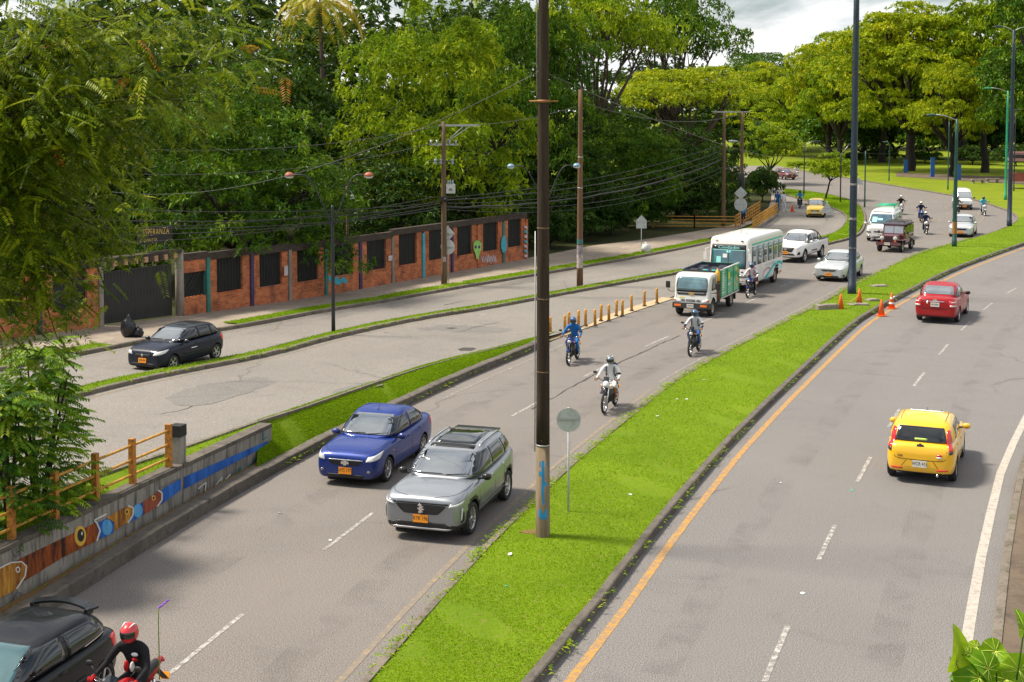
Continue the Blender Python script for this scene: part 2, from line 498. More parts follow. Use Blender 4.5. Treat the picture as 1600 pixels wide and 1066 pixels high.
def kerb(name, line, h=0.14, wd=0.16, side=1, m=None, foot=-0.05, n=None, batter=0.0):
    """kerb stone run along line; side=+1 puts its width to the right of travel"""
    n = n or max(20, int(len(line)))
    A = resample(line, n); B = offset(A, wd * side); A2 = offset(A, batter * side)
    V, Fc = [], []
    rr = random.Random(len(line))
    for a, a2, b in zip(A, A2, B):
        j = rr.uniform(-0.012, 0.012)
        V += [(a.x, a.y, a.z + foot), (a2.x, a2.y, a2.z + h + j - 0.02), (a2.x + (b.x - a2.x) * 0.15, a2.y + (b.y - a2.y) * 0.15, a2.z + h + j), (b.x, b.y, a.z + h + j), (b.x, b.y, a.z + foot)]
    for i in range(n - 1):
        for k in range(4):
            Fc.append((i * 5 + k, i * 5 + k + 1, (i + 1) * 5 + k + 1, (i + 1) * 5 + k))
    mb = MB(); mb.add(V, Fc, 0, False)
    Fe = [(0, 1, 2, 3, 4), tuple((n - 1) * 5 + k for k in (4, 3, 2, 1, 0))]
    mb.f += Fe; mb.m += [0, 0]; mb.s += [False, False]
    return tag(mb.build(name, m or KERB), kind='structure')

# ---- the big sheet and the roads
gm = MB(); gm.add([(-1500, -300, -0.04), (1500, -300, -0.04), (1500, 2500, -0.04), (-1500, 2500, -0.04)], [(0, 1, 2, 3)])
tag(gm.build('ground', GRASS_FAR), kind='structure')
road3 = ribbon('main_road', r3_L, med_L, A_MAIN, 0.0, 220, 4, 0.0)
road4 = ribbon('road_right', med_R, r4_R, A_RIGHT, 0.0, 160, 4, 0.0)
svr = ribbon('service_road', sA_R[:], sv_R[:], A_OLD, 0.0, 160, 3)
road1 = ribbon('road_left', r1_L, r1_R, A_OLD, 0.002, 160, 3)
ribbon('pavement_left', pave_L, verge, PAVE, 0.10, 140, 2)
r4far = offset(r4_R, 3.2)
ribbon('pavement_right', r4_R, r4far, PAVE_DARK, 0.12, 120, 2)
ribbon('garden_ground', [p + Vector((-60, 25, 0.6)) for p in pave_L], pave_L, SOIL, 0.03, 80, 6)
# far junction asphalt beyond the island
jn = [G(*p) for p in [(1150, 302), (1150, 262)]]
V = [G(1221, 303.5, 0), G(1224, 296.5, 0), G(1262, 300, 0), G(1300, 306, 0), G(1400, 292, 0), G(1340, 282, 0), G(1280, 272, 0), G(1215, 259, 0), G(1120, 259, 0), G(1120, 285, 0), G(1195, 289, 0), G(1205, 303.5, 0)]
mb = MB(); mb.add([(p.x, p.y, -0.012) for p in V], [tuple(range(len(V)))]); tag(mb.build('road_junction', A_OLD), kind='structure')

# ---- grass strips (soil sheets; blades are grown later)
mL = [p for p in med_L if p.y < 113]
mR = [p for p in med_R if p.y < 150]
median_soil = ribbon('median_verge', offset(mL, 0.12), offset(mR, -0.12), GRASS, 0.115, 200, 8, 0.07)
# park ground on the far side of the bend, from the road edge outwards
pk_in = [p for p in med_L if p.y >= 112]
pk_out = [Vector((p.x + 260, p.y + 25, 0)) for p in pk_in]
ribbon('park_lawn', offset(pk_in, 0.12), pk_out, GRASS_FAR, 0.10, 60, 8)
sB_in = [p for p in sv_R if p.y > 20 and p.y < GE(834, 531).y + 2.2]
sB_out = [p for p in r3_L if p.y > G(404, 754).y and p.y < G(860, 534).y]
wall_pts = [G(0, 965), G(284, 799), G(424, 719)]
strip_B = ribbon('verge_strip', [p for p in sB_in if p.y >= GE(390, 665).y], offset(sB_out, -0.26), GRASS, 0.10, 90, 5, 0.05)
wl_dir = (wall_pts[2] - wall_pts[0]).normalized()
w0 = wall_pts[0] - wl_dir * 14; w1 = wall_pts[2]
wtop = [w0.lerp(w1, t) + Vector((-0.24, 0.07, 1.52 - .635 * t)) for t in np.linspace(0, 1, 40)]
strip_C = ribbon('verge_upper', [p for p in sv_R if p.y <= GE(440, 650).y], wtop, GRASS, 0.06, 60, 3)
wfoot = [w0.lerp(w1, t) + Vector((0.05, 0, 0)) for t in np.linspace(0, 1, 40)]
kl = [p for p in r3_L if p.y < G(404, 754).y + .8]
strip_D = ribbon('ledge', wfoot, offset(kl, -0.3), DIRT, 0.20, 60, 2)
strip_A = ribbon('strip_soil', offset(r1_R, 0.10), offset(sA_R + [G(*p) for p in [(1341, 369), (1353, 347), (1347, 325), (1326, 313), (1300, 306), (1262, 300), (1228, 296.5)]], -0.10), GRASS, 0.11, 200, 3, 0.03)
vg1 = [i for i, p in enumerate(r1_L) if p.y < GE(223, 537).y]
vg2 = [i for i, p in enumerate(r1_L) if p.y > GE(344, 518).y and p.y < GE(1130, 376).y]
strip_E = [ribbon('roadside_verge', [verge[i] for i in ix], offset([r1_L[i] for i in ix], -0.12), GRASS, 0.125, 80, 3, 0.03) for ix in (vg1, vg2)]

vg3 = list(range(max(0, vg1[-1] - 1), vg2[0] + 2))
ribbon('driveway', [verge[i] for i in vg3], offset([r1_L[i] for i in vg3], -0.12), PAVE, 0.105, 12, 2)
# ---- kerbs
kerb('kerb_median', mL, 0.14, 0.16, 1, KERB)
kerb('kerb_median', mR, 0.19, 0.17, -1, KERB_DARK)
kerb('kerb_park', pk_in, 0.14, 0.16, 1, KERB)
kerb('kerb_right', r4_R, 0.14, 0.16, 1, KERB)
kerb('kerb_strip', sB_out, 0.26, 0.28, -1, KERB_DARK, n=90)
kerb('kerb_ledge', kl, 0.30, 0.34, -1, KERB_DARK, n=60)
kerb('kerb_service', sA_R, 0.15, 0.16, -1, KERB)
kerb('kerb_service', r1_R, 0.14, 0.14, 1, KERB)
kerb('kerb_pavement', r1_L, 0.15, 0.16, -1, KERB)
isl_edge = smooth_line([G(*p) for p in [(1296, 382.5), (1341, 369), (1353, 347), (1347, 325), (1326, 313), (1300, 306), (1262, 300), (1224, 296)]], 1.2)
kerb('kerb_island', isl_edge, 0.14, 0.16, -1, KERB)
svB = [p for p in sv_R if p.y < GE(834, 531).y]
kerb('kerb_service', svB, 0.09, 0.14, 1, KERB)

# ---- painted lines
def dashes(parent, line, m, lens, wd=0.13, start=0.0):
    d = [0.0]
    for a, b in zip(line, line[1:]): d.append(d[-1] + (b - a).length)
    def at(s):
        for i in range(len(d) - 1):
            if d[i + 1] >= s:
                return line[i].lerp(line[i + 1], (s - d[i]) / max(1e-6, d[i + 1] - d[i]))
        return line[-1]
    s = start; on, off = lens
    while s + on < d[-1]:
        pts = [at(s + on * k / 4) for k in range(5)]
        stripe('lane_dash', pts, m, wd, 0.006, parent)
        s += on + off
lane3 = LG([(238, 1075), (325, 1004), (410, 935), (495, 868), (640, 760), (785, 660), (832, 633), (918, 586), (1005, 543), (1037, 529), (1101, 502), (1158, 477), (1212, 452), (1275, 425), (1340, 402)], step=0.5)
dashes(road3, lane3, P_WHITE, (2.7, 3.75), 0.095, 0.55)
lane3b = LG([(1235, 420), (1330, 393), (1405, 370), (1452, 352), (1478, 336), (1475, 322), (1440, 309), (1390, 299), (1320, 287)], step=0.8)
dashes(road3, lane3b, P_WHITE_OLD, (2.6, 5.0), 0.14, 22.0)
lane3c = LG([(1440, 372), (1500, 352), (1528, 336), (1520, 323), (1475, 310), (1420, 300)], step=0.8)
dashes(road3, lane3c, P_WHITE_OLD, (2.6, 5.0), 0.14, 8.0)
lane4 = LG([(1190, 1078), (1205, 1040), (1248, 940), (1292, 848), (1329, 772), (1369, 700), (1400, 649), (1432, 598), (1490, 529), (1541, 481), (1590, 449), (1660, 415)], step=0.5)
dashes(road4, lane4, P_WHITE, (2.55, 3.7), 0.10, 0.3)
lane1 = LE([(60, 606), (193, 578), (300, 555), (395, 535), (480, 517), (556, 503), (640, 487), (740, 467), (830, 450), (926, 434), (1016, 416), (1095, 400), (1150, 387), (1212, 368), (1255, 350), (1270, 337), (1265, 322), (1240, 310)], step=0.5)
dashes(road1, lane1, P_WHITE_OLD, (2.6, 3.6), 0.12, 0.5)
stripe('edge_line', offset([p for p in med_L if p.y < 44], -0.42), P_YELLOW_OLD, 0.13, 0.006, road3)
stripe('edge_line', offset([p for p in med_L if 44 < p.y < 70], -0.5), P_WHITE_OLD, 0.10, 0.006, road3)
stripe('edge_line', smooth_line(offset([p for p in med_L if 74 < p.y < 150], -2.6)[::5], 1.0), P_YELLOW_OLD, 0.14, 0.006, road3)
stripe('edge_line', offset([p for p in r3_L if G(640, 634).y < p.y < G(860, 534).y], 0.62), P_WHITE_OLD, 0.11, 0.006, road3)
stripe('edge_line', offset([p for p in med_R if p.y < 120], 0.42), P_YELLOW, 0.17, 0.006, road4)
stripe('edge_line', offset(r4_R, -0.42), paint('cream_edge_paint', (0.40, 0.365, 0.32), 0.7, (0.2, 0.18, 0.165), 0.55), 0.20, 0.006, road4)
stripe('edge_line', offset([p for p in r1_L if p.y < 100], 0.3), P_YELLOW_OLD, 0.12, 0.006, road1)
stripe('edge_line', offset([p for p in r1_R if 92 < p.y < 150], -0.5), P_WHITE_OLD, 0.14, 0.006, road1)
stripe('edge_line', offset([p for p in sA_R if p.y < 60], 0.3), P_YELLOW_OLD, 0.12, 0.006, svr)
for a, b in (((655, 505), (800, 511)), ((742, 492), (840, 494.5)), ((850, 477.5), (990, 484)), ((905, 462), (1030, 467))):
    stripe('hatch_line', [GE(*a).lerp(GE(*b), t) for t in np.linspace(0, 1, 12)], P_WHITE_OLD, 0.22, 0.009, svr)

# ---- repairs and holes in the old service road
def blotch(name, pix, m, dz, parent, jag=0.12, el=True):
    P = [(GE if el else G)(x, y) for x, y in pix]
    P = smooth_line(P + [P[0]], 0.35)[:-1]
    rr = random.Random(len(pix) * 31 + int(pix[0][0]))
    c = sum(P, Vector()) / len(P)
    V = [c + (p - c) * (1 + rr.uniform(-jag, jag)) for p in P]
    n = len(V)
    mb = MB(); mb.add([(c.x, c.y, c.z + dz)] + [(p.x, p.y, zE(p.x, p.y) * (1 if el else 0) + dz) for p in V], [(0, 1 + i, 1 + (i + 1) % n) for i in range(n)])
    return mb.build(name, m, parent, fix=False)
blotch('repair_patch', [(262, 622), (300, 606), (360, 596), (425, 588), (440, 594), (392, 612), (330, 630), (282, 634)], A_PATCH, 0.008, svr)
blotch('repair_patch', [(520, 610), (580, 596), (600, 600), (560, 612), (525, 617)], A_PATCH, 0.008, svr)
blotch('repair_patch', [(650, 514), (700, 508), (800, 514), (780, 520), (700, 520)], A_PATCH, 0.008, svr)
HOLE = mat('broken_asphalt', (0.045, 0.04, 0.036), 0.95, var=0.5, vscale=9)
blotch('pothole', [(711, 546), (722, 543), (742, 543.5), (746, 545.5), (735, 548), (716, 549)], HOLE, 0.012, svr, 0.25)
blotch('pothole', [(693, 513), (704, 512), (714, 513), (706, 515)], HOLE, 0.012, svr, 0.25)
CRACK = mat('crack_filler', (0.04, 0.038, 0.036), 0.9)
def crack(pix, parent, el, wd=0.05, seed=1):
    rr = random.Random(seed)
    P = smooth_line([(GE if el else G)(x, y) for x, y in pix], 0.35)
    P = [p + Vector((rr.uniform(-.06, .06), rr.uniform(-.06, .06), 0)) for p in P]
    V, Fc = [], []
    for i, p in enumerate(P):
        t = P[min(i + 1, len(P) - 1)] - P[max(i - 1, 0)]; t.z = 0; t.normalize(); nn = Vector((t.y, -t.x, 0)); h = wd * rr.uniform(0.15, 0.9)
        z = (zE(p.x, p.y) if el else 0) + 0.009
        V += [(p + nn * h)[:2] + (z,), (p - nn * h)[:2] + (z,)]
    Fc = [(2 * i, 2 * i + 1, 2 * i + 3, 2 * i + 2) for i in range(len(P) - 1)]
    mb = MB(); mb.add(V, Fc); mb.build('crack', CRACK, parent, fix=False)
crack([(832, 640), (880, 612), (905, 598), (945, 578), (1000, 552), (1060, 525)], road3, False, 0.045, 3)
crack([(244, 650), (262, 645), (280, 643), (300, 634)], svr, True, 0.06, 4)
crack([(600, 520), (640, 526), (700, 522), (760, 508), (810, 500), (850, 492)], svr, True, 0.05, 5)

# ---- oil-darkened wheel tracks down the middle of the lanes
M = NM('oil_track'); _n = M.noise(M.pos(), 0.9, 6, 0.7, 0.6); M.set(color=(0.03, 0.029, 0.028), rough=0.6)
_t = M.node('ShaderNodeBsdfTransparent').outputs[0]; _m = M.node('ShaderNodeMixShader', {0: M.ramp(_n, [(0.45, 0.0), (0.75, 0.17)])}); M.link(_t, _m.inputs[1]); M.link(M.b.outputs[0], _m.inputs[2]); M.link(_m.outputs[0], M.out.inputs[0])
for ln, offs, par in ((lane3, (-1.7, 1.75), road3), (lane4, (-1.7, 1.75), road4), (lane1, (-1.6, 1.6), road1)):
    for o_ in offs: stripe('oil_stain', offset(ln[::3], o_), M.m, 0.62, 0.0045, par)

# ================================================================ vehicle materials
def car_paint(name, c, metal=0.0, rough=0.32, dirt=0.12, coat=0.8, spec=0.45):
    M = NM(name); p = M.coord('Object')
    z = M.node('ShaderNodeSeparateXYZ', {0: p}).outputs[2]
    n = M.noise(p, 5.0, 6, 0.7)
    low = M.node('ShaderNodeMapRange', {0: z, 1: 0.65, 2: 0.2, 3: 0.0, 4: 1.0}).outputs[0]
    f = M.node('ShaderNodeMath', {0: low, 1: M.ramp(n, [(0.35, 0.2), (0.7, 1.0)])}, operation='MULTIPLY').outputs[0]
    f = M.node('ShaderNodeMath', {0: f, 1: dirt * 2.5}, operation='MULTIPLY', use_clamp=True).outputs[0]
    M.set(color=M.mix(f, c, (0.20, 0.165, 0.13)), metal=metal, rough=M.ramp(n, [(0.3, rough), (0.75, rough + 0.10)]), spec=spec, coat=coat, coat_rough=0.045)
    return M.m
BLUE = car_paint('blue_metallic_paint', (0.004, 0.026, 0.19), 0.25, 0.36, 0.1, 0.5, 0.3)
SILVER = car_paint('grey_metallic_paint', (0.27, 0.29, 0.32), 0.7, 0.34)
NAVY = car_paint('dark_navy_paint', (0.004, 0.008, 0.022), 0.0, 0.35, 0.05, 0.35, 0.2)
BLACKP = car_paint('black_car_paint', (0.004, 0.005, 0.008), 0.0, 0.35, 0.05, 0.35, 0.2)
TAXI = car_paint('taxi_yellow_paint', (0.80, 0.44, 0.008), 0.0, 0.35, 0.08)
TAXI2 = car_paint('pale_yellow_paint', (0.72, 0.50, 0.06), 0.0, 0.4, 0.1)
REDP = car_paint('red_metallic_paint', (0.34, 0.004, 0.008), 0.25, 0.38, 0.08, 0.5, 0.3)
WHITEP = car_paint('white_car_paint', (0.72, 0.72, 0.71), 0.0, 0.35, 0.12)
PALE = car_paint('pale_silver_paint', (0.50, 0.53, 0.54), 0.35, 0.34)
MAROON = car_paint('maroon_paint', (0.085, 0.008, 0.016), 0.0, 0.38)
GREENP = car_paint('green_truck_paint', (0.004, 0.36, 0.16), 0.0, 0.45, 0.1)

def glass(name, c, ior=1.9, rough=0.03):
    M = NM(name); p = M.coord('Object')
    n = M.noise(p, 1.7, 3, 0.5)
    M.set(color=M.mix(M.ramp(n, [(0.35, 0), (0.65, 1)]), c, tuple(x * 1.9 for x in c)), rough=rough, ior=ior, spec=0.5, coat=0.5, coat_rough=0.02)
    return M.m
GLASS = glass('window_glass', (0.006, 0.008, 0.010), 1.5)
WSCREEN = glass('windscreen_glass', (0.035, 0.045, 0.05), 3.8)
GLASS_TEAL = glass('teal_glass', (0.012, 0.055, 0.065), 2.0)
LAMP = glass('headlamp_lens', (0.42, 0.43, 0.42), 1.8, 0.08)
LAMP_DARK = glass('headlamp_dark', (0.10, 0.11, 0.12), 1.9, 0.06)
TAIL = glass('tail_lamp_red', (0.42, 0.004, 0.010), 1.6, 0.10)
TAIL_CLEAR = glass('tail_lamp_clear', (0.50, 0.42, 0.42), 1.6, 0.12)
AMBER = glass('indicator_amber', (0.60, 0.13, 0.01), 1.6, 0.12)
PLASTIC = mat('black_plastic', (0.012, 0.012, 0.013), 0.55, var=0.3)
TRIM = mat('dark_grey_trim', (0.035, 0.036, 0.038), 0.5, var=0.2)
RUBBER = mat('tyre_rubber', (0.014, 0.014, 0.015), 0.85, var=0.35, vscale=8, dirt=((0.06, 0.05, 0.042), 0.7))
CHROME = mat('chrome', (0.75, 0.75, 0.76), 0.12, 1.0)
ALLOY = mat('alloy_rim', (0.55, 0.55, 0.56), 0.32, 0.85)
ALLOY_DK = mat('dark_alloy_rim', (0.03, 0.03, 0.033), 0.35, 0.5)
STEELW = mat('dusty_steel_rim', (0.34, 0.29, 0.22), 0.6, 0.3, var=0.3)
SEAM = mat('panel_gap', (0.004, 0.004, 0.005), 0.8)
PLATE_O = mat('orange_plate', (0.85, 0.30, 0.015), 0.45)
PLATE_W = mat('white_plate', (0.72, 0.70, 0.62), 0.45)
INK = mat('black_ink', (0.008, 0.008, 0.008), 0.6)
WHITE_INK = mat('white_lettering', (0.75, 0.75, 0.74), 0.6)
TEAL_INK = mat('teal_lettering', (0.02, 0.42, 0.40), 0.55)
CYAN_INK = mat('pale_cyan_lettering', (0.30, 0.75, 0.72), 0.55)
YEL_INK = mat('yellow_print', (0.70, 0.62, 0.03), 0.55)
ORANGE_INK = mat('orange_print', (0.75, 0.25, 0.03), 0.55)
GOLD = mat('gold_emblem', (0.72, 0.50, 0.16), 0.3, 0.8)
STICKER = mat('green_sticker', (0.45, 0.72, 0.12), 0.6)


# ================================================================ walls, gate, fences
def brick_mat():
    M = NM('red_brick'); p = M.coord('Object')
    v = M.node('ShaderNodeCombineXYZ', {0: M.node('ShaderNodeSeparateXYZ', {0: p}).outputs[0], 1: M.node('ShaderNodeSeparateXYZ', {0: p}).outputs[2]}).outputs[0]
    br = M.node('ShaderNodeTexBrick', {'Vector': v, 'Scale': 1.0, 'Mortar Size': 0.011, 'Mortar Smooth': 0.2, 'Brick Width': 0.245, 'Row Height': 0.085, 'Bias': 0.0,
                                       'Color1': (0.42, 0.082, 0.022, 1), 'Color2': (0.62, 0.175, 0.050, 1), 'Mortar': (0.34, 0.22, 0.15, 1)})
    n = M.noise(p, 1.4, 6, 0.7, 0.4); n2 = M.noise(p, 16, 4, 0.65)
    c = M.mix(M.ramp(n, [(0.46, 0), (0.68, 0.8)]), br.outputs[0], (0.09, 0.04, 0.028))
    c = M.mix(M.ramp(n2, [(0.58, 0), (0.72, 0.5)]), c, (0.55, 0.38, 0.28))
    M.set(color=c, rough=0.9, spec=0.2); M.bump(br.outputs['Fac'], -0.6, 0.02)
    return M.m
BRICK = brick_mat()
BEAM = concrete('dark_beam', (0.055, 0.042, 0.036), (0.085, 0.065, 0.055), (0.022, 0.018, 0.016), 1.5, 0.8)
CONC = concrete('grey_concrete', (0.24, 0.21, 0.175), (0.32, 0.28, 0.24), (0.10, 0.085, 0.07), 1.2, 0.75, True)
P_TEAL = mat('teal_paint', (0.02, 0.17, 0.15), 0.7, var=0.25, dirt=((0.12, 0.10, 0.08), 0.6)); P_PURPLE = mat('purple_paint', (0.035, 0.022, 0.10), 0.7, var=0.25, dirt=((0.1, 0.08, 0.07), 0.5))
P_CYAN = mat('cyan_graffiti', (0.03, 0.34, 0.44), 0.6, var=0.2); P_LIME = mat('lime_graffiti', (0.25, 0.52, 0.12), 0.6, var=0.2); P_SCRAWL = mat('white_graffiti', (0.50, 0.42, 0.44), 0.7, var=0.2)
MESH_DK = mat('dark_screen', (0.008, 0.009, 0.009), 0.75, var=0.6, vscale=2.0)
BAR = mat('black_iron', (0.012, 0.012, 0.013), 0.55, var=0.3)

wroot = thing('brick_boundary_wall', 'red brick boundary wall with painted posts and dark screened openings', 'wall', wall_a, math.atan2(wdir.y, wdir.x))
wz0 = wall_a.z
def zt(t):
    p = wallpt(t); return p.z - wz0
def t_of(px):
    lo, hi = -30.0, wlen + 6
    for _ in range(50):
        m = (lo + hi) / 2; p = wallpt(m); x = 800 + p.x / p.y * F_PX
        if x < px: lo = m
        else: hi = m
    return (lo + hi) / 2
post_px = [(276, CONC), (319, P_TEAL), (388, P_PURPLE), (448, CONC), (505, P_TEAL), (559, P_PURPLE), (610, CONC), (658, P_CYAN), (703, P_PURPLE), (744, BRICK), (784, P_TEAL), (820, BRICK)]
T = [t_of(x) for x, _ in post_px]
def wbox(name, x0, x1, y0, y1, z0, z1, m, parent=wroot):
    mb = MB(); mb.box(((x0 + x1) / 2, (y0 + y1) / 2, (z0 + z1) / 2), (x1 - x0, y1 - y0, z1 - z0)); return mb.build(name, m, parent)
for i, ((px, pm), t) in enumerate(zip(post_px, T)):
    b = zt(t) + .10
    if i == 0:
        mb = MB(); mb.lathe([(.19, -.2), (.18, 2.85)], (t, -.05, b), (0, 0, 1), 14); mb.build('gate_post', CONC, wroot)
    else:
        wbox('post', t - .10, t + .10, -.17, .12, b - .3, b + 2.42, pm)
    if i < len(T) - 1:
        u0, u1 = t + .11, T[i + 1] - .11; b2 = min(zt(t), zt(T[i + 1])) + .10; h = (2.50 if i < 6 else 2.62)
        bay = u1 - u0; pier = bay * .18
        if i == 0:
            wbox('low_wall', u0, u1, -.10, .10, b2 - .3, b2 + .78, BRICK); wbox('upper_wall', u0, u1, -.10, .10, b2 + 1.86, b2 + h - .02, BRICK); o0, o1, z0, z1 = u0, u1, b2 + .78, b2 + 1.86
            for q in range(6):    # diamond lattice in the first opening
                x = u0 + (u1 - u0) * q / 6
                mb = MB(); mb.bar((x, .0, z0), (min(x + .9, u1), .0, z1), .02, .02); mb.build('lattice_bar', BAR, wroot)
                mb = MB(); mb.bar((min(x + .9, u1), .03, z0), (x, .03, z1), .02, .02); mb.build('lattice_bar', BAR, wroot)
        else:
            lw = .80
            wbox('low_wall', u0, u1, -.10, .10, b2 - .3, b2 + lw, BRICK)
            wbox('pier', u0, u0 + pier, -.095, .095, b2 + lw, b2 + h - .12, BRICK); wbox('pier', u1 - pier, u1, -.095, .095, b2 + lw, b2 + h - .12, BRICK)
            o0, o1, z0, z1 = u0 + pier, u1 - pier, b2 + lw, b2 + h - .12
            wbox('sill', o0, o1, -.125, .125, z0, z0 + .05, BRICK)
            for q in range(1, 8):
                x = o0 + (o1 - o0) * q / 8
                mb = MB(); mb.bar((x, -.02, z0 + .05), (x, -.02, z1), .02, .02); mb.build('screen_bar', BAR, wroot)
        wbox('screen_panel', o0, o1, .03, .05, z0 + .02, z1, MESH_DK)
        wbox('beam', t + .0, T[i + 1], -.15, .15, b2 + h - .12 + (.02 if i == 0 else 0), b2 + h + .20, BEAM)
# older stretch of the same wall on the far side of the gate
wroot2 = thing('brick_boundary_wall', 'red brick wall beyond the gate, half hidden behind the feathery tree', 'wall', wall_a, math.atan2(wdir.y, wdir.x))
tg = t_of(150)
tl = [tg, tg - 3.0, tg - 6.1, tg - 9.2, tg - 12.3, tg - 15.4]
for i, t in enumerate(tl):
    b = zt(t) + .10; pm = [CONC, P_PURPLE, CONC, P_TEAL, CONC, P_PURPLE][i]
    wbox('post', t - .10, t + .10, -.17, .12, b - .3, b + 2.42, pm, wroot2)
    if i < len(tl) - 1:
        u0, u1 = tl[i + 1] + .11, t - .11; b2 = zt(tl[i + 1]) + .05; pier = .55
        wbox('low_wall', u0, u1, -.10, .10, b2 - .5, b2 + .8, BRICK, wroot2)
        wbox('pier', u0, u0 + pier, -.095, .095, b2 + .8, b2 + 2.38, BRICK, wroot2); wbox('pier', u1 - pier, u1, -.095, .095, b2 + .8, b2 + 2.38, BRICK, wroot2)
        wbox('screen_panel', u0 + pier, u1 - pier, .03, .05, b2 + .78, b2 + 2.4, MESH_DK, wroot2)
        wbox('beam', tl[i + 1], t, -.15, .15, b2 + 2.38, b2 + 2.66, BEAM, wroot2)
# gate of dark upright boards with a little tiled canopy
groot = thing('sliding_gate', 'dark sliding gate of upright boards under a small tiled canopy', 'gate', wall_a, math.atan2(wdir.y, wdir.x))
ng = 22; g0, g1 = tg + .2, T[0] - .3
for i in range(ng):
    x0 = g0 + (g1 - g0) * i / ng; x1 = g0 + (g1 - g0) * (i + 1) / ng; b = zt((x0 + x1) / 2) + .14
    wbox('board', x0 + .012, x1 - .012, .10, .135, b, zt(g0) + 2.25, BAR, groot)
for z in (.35, 1.2, 2.1): wbox('rail', g0, g1, .136, .18, zt(g0) + z, zt(g0) + z + .08, BAR, groot)
wbox('canopy_beam', g0 - .2, g1 + .3, -.25, .30, zt(g0) + 2.72, zt(g0) + 2.84, BEAM, groot)
TILE = mat('canopy_tile', (0.42, 0.24, 0.15), 0.8, var=0.3)
for i in range(14):
    x = g0 + (g1 - g0) * (i + .5) / 14; wbox('canopy_tile', x - .10, x + .10, -.32, -.22, zt(g0) + 2.50, zt(g0) + 2.72, TILE if i % 2 else BEAM, groot)
# name board above the gate
bc = wallpt(t_of(247), .1); sb = thing('name_board', 'dark board with gold ESPERANZA lettering above the gate', 'sign', (0, 0, 0))
YB = bc.y + .4
p0, p1 = AT(218, 372, YB), AT(272, 362, YB); hgt = AT(247, 354, YB).z - AT(247, 380, YB).z
d = (p1 - p0); an = math.atan2(wdir.y, wdir.x)
sb.location = (p0 + p1) / 2; sb.rotation_euler = (0, 0, an)
Lb = (p1 - p0).length * 1.30
mb = MB(); mb.box((-.1, 0, 0), (Lb, .06, hgt)); mb.build('board', mat('dark_board', (.018, .014, .016), .6, var=.3), sb)
text_obj('ESPERANZA', .42, GOLD, sb, (-.08, -.036, .13), (R(90), 0, 0), 'lettering', .004, sx=.62, spacing=1.1)
text_obj('EVENTOS', .20, GOLD, sb, (-.38, -.036, -.21), (R(90), 0, 0), 'lettering', .004, sx=.7, spacing=1.3)
for x in (-.6, .5):
    mb = MB(); mb.tube([(x, .05, -.3), (x, .05, -1.2)], .03, 6); mb.build('bracket', BAR, sb)
# graffiti on the wall face (flat paint)
def tagshape(name, px_pts, m, thick=.006, off=-.118, lab=None):
    V = []
    for x, y in px_pts:
        d = ray(x, y); n = Vector((wdir.y, -wdir.x, 0)); q = wall_a + n * (-off)
        t = (q - Vector((0, 0, CAM_H))).dot(n) / d.dot(n); p = Vector((0, 0, CAM_H)) + d * t
        V.append(((p - wall_a).dot(Vector((wdir.x, wdir.y, 0))), p.z - wz0))
    mb = MB(); mb.prism([(a, b) for a, b in V], thick, Matrix.Translation((0, off, 0)) @ Matrix.Rotation(R(90), 4, 'X')); return mb.build(name, m, wroot)
def ell(cx, cy, a, b, n=12, r=0.0): return [(cx + a * math.cos(t) , cy - b * math.sin(t)) for t in np.linspace(0, 2 * math.pi, n + 1)[:-1]]
tagshape('graffiti', [(740, 380), (743, 376), (748, 376), (752, 380), (752, 390), (749, 397), (747.5, 405), (744.5, 405), (743, 397), (740, 390)], P_LIME, off=-.20)
for cx in (743.3, 748.8): tagshape('graffiti', ell(cx, 386, 1.7, 2.6), P_PURPLE, .01, off=-.207)
tagshape('graffiti', ell(787.5, 382, 4.5, 14), P_CYAN, off=-.20)
tagshape('graffiti', [(511, 432), (516, 431), (521, 437), (526, 430), (531, 438), (536, 432), (543, 438), (541, 444), (534, 441), (529, 446), (522, 442), (516, 441)], P_CYAN)
for k in range(9):
    rr_ = random.Random(k); x = 752 + k * 2.6; tagshape('graffiti', [(x, 398 + rr_.random() * 5), (x + 1.2, 397 + rr_.random() * 4), (x + 3.2, 407 + rr_.random() * 5), (x + 1.8, 409 + rr_.random() * 4)], P_SCRAWL)
for k in range(7):
    rr_ = random.Random(k + 40); y = 352 + k * 7.5; tagshape('graffiti', [(819 + rr_.random() * 2, y), (824, y + rr_.random() * 3), (824, y + 6), (819, y + 4)], P_CYAN if k % 2 else P_SCRAWL, off=-.20)
for x, y in ((447, 424), (610, 404)):
    tagshape('poster', [(x - 3, y - 8), (x + 3, y - 9), (x + 3, y + 6), (x - 3, y + 7)] if x < 500 else [(x - 3, y - 4), (x + 3, y - 5), (x + 3, y + 3), (x - 3, y + 4)], P_SCRAWL, off=-.20)

